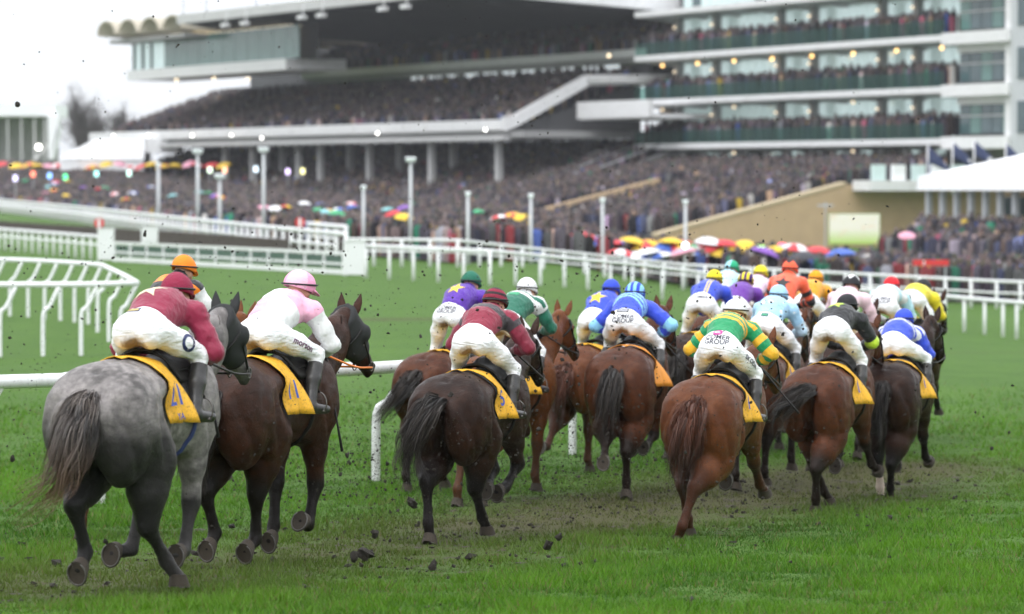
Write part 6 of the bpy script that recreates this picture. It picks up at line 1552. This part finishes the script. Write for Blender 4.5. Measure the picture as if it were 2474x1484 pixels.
S_ = dict(
 A=(silk('silks_maroon', maroon, maroon), capmat('maroon', maroon)),
 B=(silk('silks_black_orange', [(0, blk), (0.55, lin('ff8c1e')), (0.8, blk)], white), capmat('orange', lin('ff8c1e'))),
 C=(silk('silks_pink_white', (pink, white), [(0, white), (0.22, white)], 'quarters', dirt=0.2), capmat('pink', lin('f7a8cc'), lin('fac6dd'), 'quarter')),
 D=(silk('silks_purple', purple, purple), capmat('green', dgreen)),
 E=(silk('silks_maroon_band', [(0, lin('8a1b38')), (0.50, lin('3a3338')), (0.72, lin('8a1b38'))], [(0, lin('3a3338')), (0.16, lin('7c1832'))]), capmat('maroon_hoop', lin('8a1b38'), lin('2a2226'), 'hoop')),
 F=(silk('silks_green_white', [(0, dgreen), (0.62, white), (0.74, dgreen), (0.86, white)], [(0, dgreen), (0.06, white), (0.12, dgreen)]), capmat('white', white)),
 G=(silk('silks_royal', royal, [(0, royal), (0.40, lblue), (0.58, royal), (0.74, lblue), (0.9, royal)]), capmat('royal', royal)),
 H=(silk('silks_chevron', [(0, royal), (0.42, lblue), (0.50, royal), (0.58, lblue), (0.66, royal), (0.74, lblue), (0.82, royal)], [(0, royal), (0.40, lblue), (0.58, royal), (0.74, lblue), (0.9, royal)], 'chevron', 0.22), capmat('blue_stripe', royal, lblue, 'stripe')),
 I=(silk('silks_green_gold', [(0, jade), (0.34, gold), (0.43, jade), (0.52, gold), (0.61, jade), (0.70, gold), (0.79, jade), (0.88, gold)], bands(jade, gold, 7, 0.16, 1.0)), capmat('white2', white)),
 J=(silk('silks_spots', (spot, lin('e8f4ff')), [(0, spot), (0.3, lin('c9e4f8'))], 'spots'), capmat('spot', spot)),
 K=(silk('silks_black', blk, [(0, blk), (0.44, lime), (0.64, blk)]), capmat('black', blk)),
 L=(silk('silks_blue_hoops', [(0, royal), (0.50, white), (0.58, royal), (0.64, white), (0.72, royal), (0.78, white), (0.86, royal)], royal), capmat('blue2', royal)),
 M=(silk('silks_blue_yellow', [(0, royal), (0.55, yell), (0.59, royal), (0.64, yell), (0.68, royal)], royal, 'side'), capmat('yellow', yell)),
 N=(silk('silks_ice', lin('bfe6f2'), lin('bfe6f2')), capmat('ice', lin('a8dff0'), lin('1fa878'), 'half')),
 O=(silk('silks_pale_pink', lin('ecd3ea'), lin('ecd3ea')), capmat('yellow2', yell)),
 P=(silk('silks_violet', lin('6a2fa0'), lin('6a2fa0')), capmat('violet_stripe', yell, lin('4a1a70'), 'stripe')),
 Q=(silk('silks_orange', orange, bands(orange, blk, 7, 0.2, 1.0)), capmat('orange2', orange, blk, 'crown')),
 R=(silk('silks_amber', amber, amber), capmat('amber', amber)),
 S=(silk('silks_black_pink', lin('f6d2de'), lin('f6d2de')), capmat('black_crown', blk, white, 'crown')),
 T=(silk('silks_pale_blue', [(0, white), (0.35, lin('b9e2ee')), (0.62, white), (0.75, lin('b9e2ee'))], [(0, lin('b9e2ee')), (0.5, white)]), capmat('red', red_)),
 U=(silk('silks_yellow', yell, yell), capmat('black2', blk)),
)
T_D = [(0, -0.08, -0.05), (-0.02, -0.13, -0.24), (-0.04, -0.14, -0.48), (-0.05, -0.11, -0.68)]       # hanging
T_L = [(-0.02, -0.10, -0.05), (-0.10, -0.16, -0.20), (-0.24, -0.18, -0.38), (-0.40, -0.18, -0.52)]     # blown to the left
T_K = [(-0.04, -0.12, -0.03), (-0.14, -0.18, -0.10), (-0.27, -0.21, -0.24), (-0.34, -0.20, -0.46)]
T_A = [(-0.01, -0.10, -0.10), (-0.03, -0.14, -0.30), (-0.11, -0.16, -0.52), (-0.34, -0.18, -0.70)]
T_E = [(-0.04, -0.14, -0.03), (-0.12, -0.20, -0.22), (-0.20, -0.20, -0.46), (-0.14, -0.18, -0.70)]
CG = [('COMER', 0.068, 0.055, 0.0, Mx['ink']), ('GROUP', 0.068, 0.0, 0.0, Mx['ink'])]
# key: coat, croup pixel x, depth, yaw, spec, rider, labels
FIELD = dict(
 A=('grey', 264, 23.4, 17, dict(lift=-0.03, sc=1.06, roll=1, legs=((26, -62, 24, -42), (43, -4, 44, 30), (-12, -14, -84), (3, -20, -84)), splay=(0.01, 0.20, -0.16, 0.04), tail=T_A, hairs=560, tailr=1.12, neck=(0.05, -0.04)),
    dict(pz=1.79, lean=13, dx=0.03, headup=0.07, elbow=0.7, hands=(0.16, 0.16, -0.33)), 'dapple grey horse nearest the camera at the left with a black hood', 'rider in plain maroon with a cream star on the grey horse'),
 B=('chestnut', 290, 31.0, 31, dict(legs=('push', 'under', 'reach', 'fold'), tail=T_D, blaze=True, neck=(0.0, 0.10)), dict(pz=2.0, lean=40), 'chestnut horse with white face hidden behind the grey horse', 'rider with orange cap partly hidden behind the maroon jacket'),
 C=('dark bay', 562, 27.0, 23, dict(lift=-0.028, sc=1.07, roll=1, legs=((31, -51, 22, -44), (56, -10, 8, -62), (-14, -17, -46), (9, -22, -105)), splay=(0.01, -0.02, 0.07, 0.05), tail=T_D, neck=(0.04, 0.0), hairs=460),
    dict(pz=1.79, lean=20, headup=0.10, hands=(0.16, 0.24, -0.36), look=28, turn=4), 'dark bay horse second from the left with orange reins', 'rider in pink and white quarters with pink cap'),
 D=('bay', 1036, 38.2, 25, dict(legs=('push2', 'under', 'fold', 'fold2'), tail=T_L, neck=(0.0, 0.0)), dict(pz=2.0, lean=27, kz=1.62), 'bay horse with blown-out tail behind the rail post', 'standing rider in purple with a yellow star and green cap'),
 E=('brown', 1094, 30.6, 20, dict(lift=-0.092, sc=1.02, roll=1, legs=((9, -63, -6, 6), (53, -10, 38, 38), (30, -66, -84), (42, -52, -80)), splay=(0.05, 0.05, 0.14, -0.03), tail=T_E, hairs=460), dict(pz=1.87, lean=23,  elbow=0.9, hands=(0.16, 0.16, -0.32)), 'near-black horse wearing number 5 in the middle foreground', 'rider in maroon with a dark grey band across the back'),
 F=('chestnut', 1172, 36.0, 24, dict(legs=('push', 'push2', 'fold', (6, 0, 26)), neck=(0.05, 0.10), tail=T_D), dict(pz=1.92, lean=26, kz=1.62), 'bright chestnut horse beside the near-black one', 'rider in green with a white cap'),
 G=('red bay', 1392, 41.0, 24, dict(legs=('flick', 'under', 'fold', 'fold2'), tail=T_D), dict(pz=1.90, lean=26), 'reddish bay horse half hidden left of the chevron rider', 'rider in plain royal blue with a big yellow star'),
 H=('bay', 1500, 37.0, 13, dict(lift=0.0, sc=1.04, roll=1, legs=((9, -64, -58, -85), (6, -44, 24, 6), (34, -64, -78), (19, -72, -90)), splay=(0.10, 0.0, 0.08, 0.0), tail=T_D, neck=(0.10, 0.06), hairs=360), dict(pz=1.85, lean=18, dx=-0.07, elbow=1.3, hands=(0.22, 0.12, -0.32)), 'bay horse under an orange cloth in the middle of the field', 'rider in royal and light blue chevrons with striped cap'),
 I=('red bay', 1700, 31.0, 18, dict(lift=-0.105, sc=1.0, roll=2, legs=((28, -52, 23, 34), (-10, -58, -17, 28), (43, -69, -88), (47, 47, 58)), splay=(0.0, -0.18, 0.12, 0.05), tail=T_D, tailr=1.25, hairs=520, neck=(0.10, -0.04)), dict(pz=1.86, lean=20, elbow=1.1, hands=(0.20, 0.14, -0.34)), 'red bay horse with full dark tail in the right foreground', 'rider in green and gold hoops with white cap'),
 J=('bay', 1822, 38.6, 19, dict(legs=('push2', 'under', 'fold', (30, 10, 30)), tail=T_D), dict(pz=1.88, lean=22, dx=-0.02), 'bay horse between the green and gold rider and the black one', 'rider in pale blue with white spots'),
 K=('bay', 1974, 35.5, 21, dict(lift=-0.081, sc=1.0, roll=1, legs=((48, -8, 33, 44), (-8, -46, 26, 30), (9, -76, -86), (42, 43, 60)), splay=(0.12, -0.06, 0.14, 0.08), tail=T_K, neck=(0.05, 0.06), hairs=440), dict(pz=1.95, lean=13, kz=1.62, kx=0.25, elbow=0.9), 'bay horse with black tail flying out to the left', 'rider standing up in black with lime green armband'),
 L=('brown', 2145, 37.4, 18, dict(lift=-0.075, sc=0.98, roll=1, legs=((38, -12, 18, 10), (0, -30, 34, 50), (-4, -62, -80), (38, 41, 66)), splay=(-0.02, -0.08, 0.10, 0.02), socks={0: 0.80}, tail=T_D, neck=(0.12, 0.14), tailr=0.8), dict(pz=1.78, lean=15, dx=-0.06, mud=0.2), 'dark brown horse with one white hind sock at the right', 'rider in blue with white hoops on the dark brown horse'),
 M=('dark bay', 1662, 43.5, 20, dict(legs=('push', 'under', 'fold', 'fold2'), tail=T_D), dict(pz=1.97, lean=20, kz=1.62), 'dark bay horse left of the green and gold rider', 'rider in blue and yellow stripes with yellow cap'),
 N=('bay', 1715, 50.5, 20, dict(legs=('push', 'under', 'fold', 'fold2')), dict(pz=1.90, lean=26), 'bay horse at the far front of the field, left', 'farthest rider with pale blue and green cap'),
 O=('bay', 1785, 49.5, 20, dict(legs=('push2', 'reach', 'fold', 'fold2')), dict(pz=1.88, lean=26), 'bay horse at the front of the field, centre', 'rider in pale pink with a yellow cap'),
 P=('dark bay', 1750, 45.6, 18, dict(legs=('push', 'under', 'fold', 'fold2')), dict(pz=1.86, lean=24), 'dark bay horse behind the green and gold rider', 'rider in violet with yellow and violet striped cap'),
 Q=('bay', 1858, 44.6, 19, dict(legs=('push2', 'under', 'fold', 'fold2')), dict(pz=1.95, lean=40, elbow=0.8), 'bay horse in front of the spotted rider', 'rider in orange with a black star'),
 R=('dark bay', 1925, 48.5, 18, dict(legs=('push2', 'under', 'fold', 'fold2')), dict(pz=1.86, lean=22), 'dark bay horse at the front of the field, right', 'rider in plain amber jacket and cap'),
 S=('dark bay', 2000, 41.6, 20, dict(legs=('push2', 'under', 'fold2', 'step'), neck=(0.02, 0.05)), dict(pz=1.90, lean=28), 'dark bay horse ahead of the black-jacketed rider', 'rider with black and white peaked cap and pale pink sleeves'),
 T=('bay', 2112, 43.6, 16, dict(legs=('push', 'under', 'fold2', (40, 20, 40)), neck=(0.02, 0.02)), dict(pz=1.95, lean=12, kz=1.62), 'bay horse ahead of the blue hooped rider', 'rider in pale blue and white with a red cap'),
 U=('dark bay', 2172, 46.0, 22, dict(legs=('push2', 'under', (36, 10, 30), (50, 40, 48)), neck=(0.0, 0.06)), dict(pz=1.98, lean=3, kz=1.62), 'dark bay horse at the right end of the field', 'rider in yellow at the right end of the field'),
)
EXTRA = dict(
 A=dict(number='21', letters='YA', hood=True, girth=plain('blue_girth', (0.05, 0.07, 0.22), 0.6)), C=dict(number='11', hood=True), E=dict(number='5', pad=M_CLOTHBLK), F=dict(pad=plain('purple_pad', (0.14, 0.02, 0.10), 0.7)),
 H=dict(cloth=plain('orange_cloth', (0.75, 0.28, 0.03), 0.6, 0.15, 6), flap=0.03), I=dict(number='1', pad=M_CLOTHBLK), J=dict(number='1'), K=dict(number='1', flap=0.03), L=dict(number='1', flap=0.02))
RX = dict(
 A=dict(emblem=('star', 0.125, Mx['cream'], 0.40, -0.05), patch=[(0.125, 0.04, 0.115, -0.06, Mx['navy'], ('bar', Mx['gold']))], thigh_text=('O', 0.17, Mx['navy'], 1), whip=(0.17, -0.14, -0.50)),
 C=dict(thigh_text=('morson', 0.068, Mx['purple'], 1), seat_text=[('ARKLE', 0.03, 0.085, 0.02, Mx['pgrey'])][:0], whip=(0.20, -0.10, -0.72)),
 D=dict(emblem=('star', 0.11, Mx['yellow'], 0.40, -0.02), seat_text=CG), E=dict(seat_text=[('WE CARE', 0.034, 0.08, 0.02, Mx['ink'])][:0]),
 F=dict(seat_text=CG, emblem=(([(-0.07, -0.03), (0.07, -0.03), (0.07, 0.03), (-0.07, 0.03)], [(0, 1, 2, 3)]), 0, Mx['green'], 0.44, -0.02)),
 G=dict(emblem=('star', 0.125, Mx['yellow'], 0.34, -0.02)), H=dict(seat_text=[('COMER', 0.068, 0.02, 0.01, Mx['ink']), ('GROUP', 0.068, -0.035, 0.01, Mx['ink'])], patch=[(0.13, 0.055, 0.105, -0.01, Mx['black'], ('bar', Mx['pgrey']))], whip=(0.42, -0.12, -0.40)),
 I=dict(seat_text=CG + [('MSL', 0.034, 0.115, -0.01, Mx['white'])], patch=[(0.095, 0.075, 0.115, -0.01, Mx['magenta'], 'round')], thigh_text=('SKODA', 0.062, Mx['ink'], 1), whip=(0.44, -0.15, -0.42)),
 J=dict(patch=[(0.085, 0.055, 0.095, 0.0, Mx['navy'], ('bar', Mx['green']))]), K=dict(emblem=('star', 0.105, Mx['lime'], 0.42, -0.03)), L=dict(), T=dict(seat_text=CG), M=dict(seat_text=CG[:1]), Q=dict(emblem=('star', 0.125, Mx['black'], 0.33, 0.0)))
M_ORANGE = plain('orange_rein', (0.85, 0.22, 0.03), 0.5)
WL = dict(A='black whip held by the maroon rider on the grey horse', C='black whip hanging from the pink rider\'s hand', H='black whip held out by the chevron rider', I='black whip held out by the green and gold rider')
for key, (ct, cx, Y, yaw, spec, rid, hl, rl) in FIELD.items():
    far = Y > 41; yw = R(yaw); c = on_ground(cx, Y)
    spec.setdefault('roll', 2.0); sh = 1.5 * math.sin(R(spec['roll']))
    loc = Vector((c.x + 0.6 * math.sin(yw) - sh * math.cos(yw), c.y + 0.6 * math.cos(yw) + sh * math.sin(yw), float(gz(Y + 0.3))))
    cm, tm = COATS[ct]; mats = dict(coat=cm, tail=tm)
    if key == 'A': mats['ear'] = M_CLOTHBLK
    if far: spec['hairs'] = 240
    h = make_horse('horse', spec, loc, yw, hl, mats, 0.032 if far else 0.0235)
    h['bits'] = tack(h, **EXTRA.get(key, dict(number=None)))
    if key == 'C': rid['rein'] = M_ORANGE
    ro, wh = make_rider(h, rl, rid, S_[key][0], S_[key][1], res=0.024 if far else 0.016, **RX.get(key, {}))
    if wh: tag(wh, WL[key], 'whip', 'riding whips')

# ------------------------------------------------------------------ flying turf and mud
M_CLOD = plain('wet_clod', (0.020, 0.015, 0.010), 0.85, 0.5, 60, 0.8)
def clod_mesh(seed, rough=0.4):
    g = np.random.default_rng(seed); n = 7; V = [(0, 0, 1)]; F = []
    for i in range(1, 5):
        th = math.pi * i / 5
        for k in range(n): V.append((math.sin(th) * math.cos(2*math.pi*k/n), math.sin(th) * math.sin(2*math.pi*k/n), math.cos(th)))
    V.append((0, 0, -1)); V = np.array(V); V = V * (1 + g.normal(0, rough * 0.5, (len(V), 1))) * g.uniform(0.5, 1.25, 3)
    F3 = [(0, 1+k, 1+(k+1)%n) for k in range(n)] + [(len(V)-1, 22+(k+1)%n, 22+k) for k in range(n)]
    F4 = [(1+i*n+k, 1+(i+1)*n+k, 1+(i+1)*n+(k+1)%n, 1+i*n+(k+1)%n) for i in range(3) for k in range(n)]
    me = mesh_np('mud_clod', V, [np.array(F4), np.array(F3)], False); me.materials.append(M_CLOD); return me
CL = [clod_mesh(i) for i in range(8)]
g = np.random.default_rng(99)
def clod(x, y, Y, rpx, label, i):
    o = obj('mud_clod', CL[i % 8], None); o.location = P(x, y, Y); r = rpx / FPX * Y; o.scale = (r * g.uniform(0.7, 1.4), r, r * g.uniform(0.6, 1.3)); o.rotation_euler = tuple(g.uniform(0, 6, 3)); tag(o, label, 'clod', 'clods of turf thrown up by hooves')
BIGC = [(880, 1338, 26.5, 24, 'largest clod of turf kicked up right of the pink rider\'s horse'), (855, 1345, 26.4, 16, 'clod touching the largest one on its left'), (905, 1290, 26.6, 12, 'small clod above the largest one'), (800, 1420, 25.0, 13, 'clod at the bottom below the largest one'), (1322, 1318, 28.0, 12, 'upright clod below the chestnut foreleg'), (1350, 1298, 28.4, 10, 'round clod right of the upright clod'), (1045, 1368, 27.0, 14, 'flat clod below the near-black horse'), (1212, 1412, 25.8, 9, 'clod at the bottom centre'), (1235, 1385, 26.2, 9, 'clod just above the bottom centre one'), (42, 253, 24, 8, 'black clod flying against the sky at the left'), (995, 1215, 29, 14, 'grassy clod left of the near-black horse\'s hind leg'), (838, 1100, 27, 9, 'brown clod right of the pink rider\'s horse'), (255, 1308, 24, 7, 'small clod between the grey horse\'s legs'), (1706, 1195, 32, 7, 'clod right of the red bay horse\'s tail'), (1100, 1445, 24.5, 8, 'clod low in the bottom centre turf'), (30, 1108, 25, 10, 'clod flying at the left edge'), (2395, 1083, 33, 8, 'clod over the clean turf at the right'), (1480, 755, 33, 6, 'clod left of the blue riders'), (352, 738, 26, 6, 'clod flying above the hairpin rail')]
for i, (x, y, Y, r, lab) in enumerate(BIGC): clod(x, y, Y, r, lab, i)
for i in range(150):
    u = g.uniform()
    if u < 0.62: x = g.normal(1150, 560); y = g.normal(1120, 130)
    else: x = g.uniform(0, 2100); y = g.uniform(520, 1000)
    Y = g.uniform(24, 35)
    if y > 428 - float(gz(Y)) / Y * FPX - 15 or not (0 < x < 2440): continue
    clod(x, y, Y, g.uniform(2.6, 5.5), 'small dark clod flying %s %s' % (['low near the hooves', 'at the height of the horses', 'above the riders'][0 if y > 1080 else 1 if y > 760 else 2], ['at the left edge', 'by the grey horse', 'by the pink rider', 'by the maroon-banded rider', 'by the chevron rider', 'by the green and gold rider', 'at the right of the field'][int(np.searchsorted([120, 520, 900, 1330, 1620, 1880], x))]), i)
# the fine spray: nobody could count it
V = []; F = []
nS = 9000; bx_ = np.array([(1,0,0),(-1,0,0),(0,1,0),(0,-1,0),(0,0,1),(0,0,-1)]); bf = np.array([(0,2,4),(2,1,4),(1,3,4),(3,0,4),(2,0,5),(1,2,5),(3,1,5),(0,3,5)])
for i in range(nS):
    u = g.uniform()
    if u < 0.66: x = g.normal(1150, 560); y = g.normal(1130, 110)
    elif u < 0.90: x = g.uniform(0, 1900); y = g.uniform(560, 1150)
    else: x = g.uniform(0, 2300); y = g.uniform(0, 900)
    Y = g.uniform(24, 40); p = np.array(P(x, y, Y))
    if p[2] < gz(Y) + 0.02: continue
    r = min(g.exponential(0.9) + 0.7, 4.0) / FPX * Y; A_r = g.normal(0, 1, (3, 3)); q, _ = np.linalg.qr(A_r); n = len(V) * 6
    V.append(p + (bx_ * g.uniform(0.5, 1.4, 3) * r) @ q); F.append(bf + n)
n_ = 26000; x_ = g.normal(1180, 520, n_); y_ = g.normal(1175, 70, n_); Y_ = g.uniform(27, 40, n_)
c_ = np.array([tuple(P(a, b, c)) for a, b, c in zip(x_, y_, Y_)]); c_ = c_[c_[:, 2] > gz(c_[:, 1]) + 0.02]; n_ = len(c_); r_ = (g.uniform(0.35, 0.95, n_) / FPX * c_[:, 1])[:, None, None]
t_ = np.array([(1, 1, 1), (1, -1, -1), (-1, 1, -1), (-1, -1, 1)]) * 0.8; V4 = (t_[None] * g.uniform(0.5, 1.4, (n_, 1, 3)) * np.where(g.uniform(0, 1, (n_, 1, 3)) < 0.5, -1, 1) * r_ + c_[:, None]).reshape(-1, 3)
F4 = (np.array([(0, 1, 2), (0, 3, 1), (0, 2, 3), (1, 3, 2)])[None] + (np.arange(n_) * 4 + sum(len(q) for q in V))[:, None, None]).reshape(-1, 3); V.append(V4); F.append(F4)
me = mesh_np('mud_spray', np.concatenate(V), np.concatenate(F), False)
# torn lumps lying on the churned ground
_tY = 17 + 27 * g.uniform(0, 1, 3200) ** 1.3; _tX = g.uniform(-0.155, 0.155, 3200) * _tY; _tK = g.uniform(0, 1, 3200) > mud_mask(_tX, _tY) * 1.0 + 0.02
V = []; F = []
for i in range(3200):
    Y, x = _tY[i], _tX[i]
    if _tK[i]: continue
    r = 0.009 + min(g.exponential(0.009), 0.04); q, _ = np.linalg.qr(g.normal(0, 1, (3, 3))); n = len(V) * 6
    V.append(np.array([x, Y, float(gz(Y, x)) + r * 0.5]) + (bx_ * g.uniform(0.5, 1.4, 3) * r) @ q * np.array([1, 1, 0.7])); F.append(bf + n)
tag(obj('torn_turf', mesh_np('torn_turf', np.concatenate(V), np.concatenate(F), False), M_CLOD), 'torn lumps of soil scattered over the churned turf', 'soil', kind='stuff')
tag(obj('mud_spray', me, M_CLOD), 'fine dark specks of mud sprayed through the air', 'mud', kind='stuff')
# ------------------------------------------------------------------ wet air
m = MB(); m.box((-915, -75, -8.5), (915, 3060, 24))
t = NT('haze_air'); t.n.remove(t.b); pv = t.new('ShaderNodeVolumePrincipled'); pv.inputs['Color'].default_value = (0.93, 0.95, 1.0, 1); pv.inputs['Density'].default_value = 0.00016; pv.inputs['Anisotropy'].default_value = 0.2
t.link(pv.outputs[0], t.n['Material Output'].inputs['Volume'])
tag(m.build('haze', t.m), 'thin wet winter haze over the racecourse', 'haze', kind='stuff')
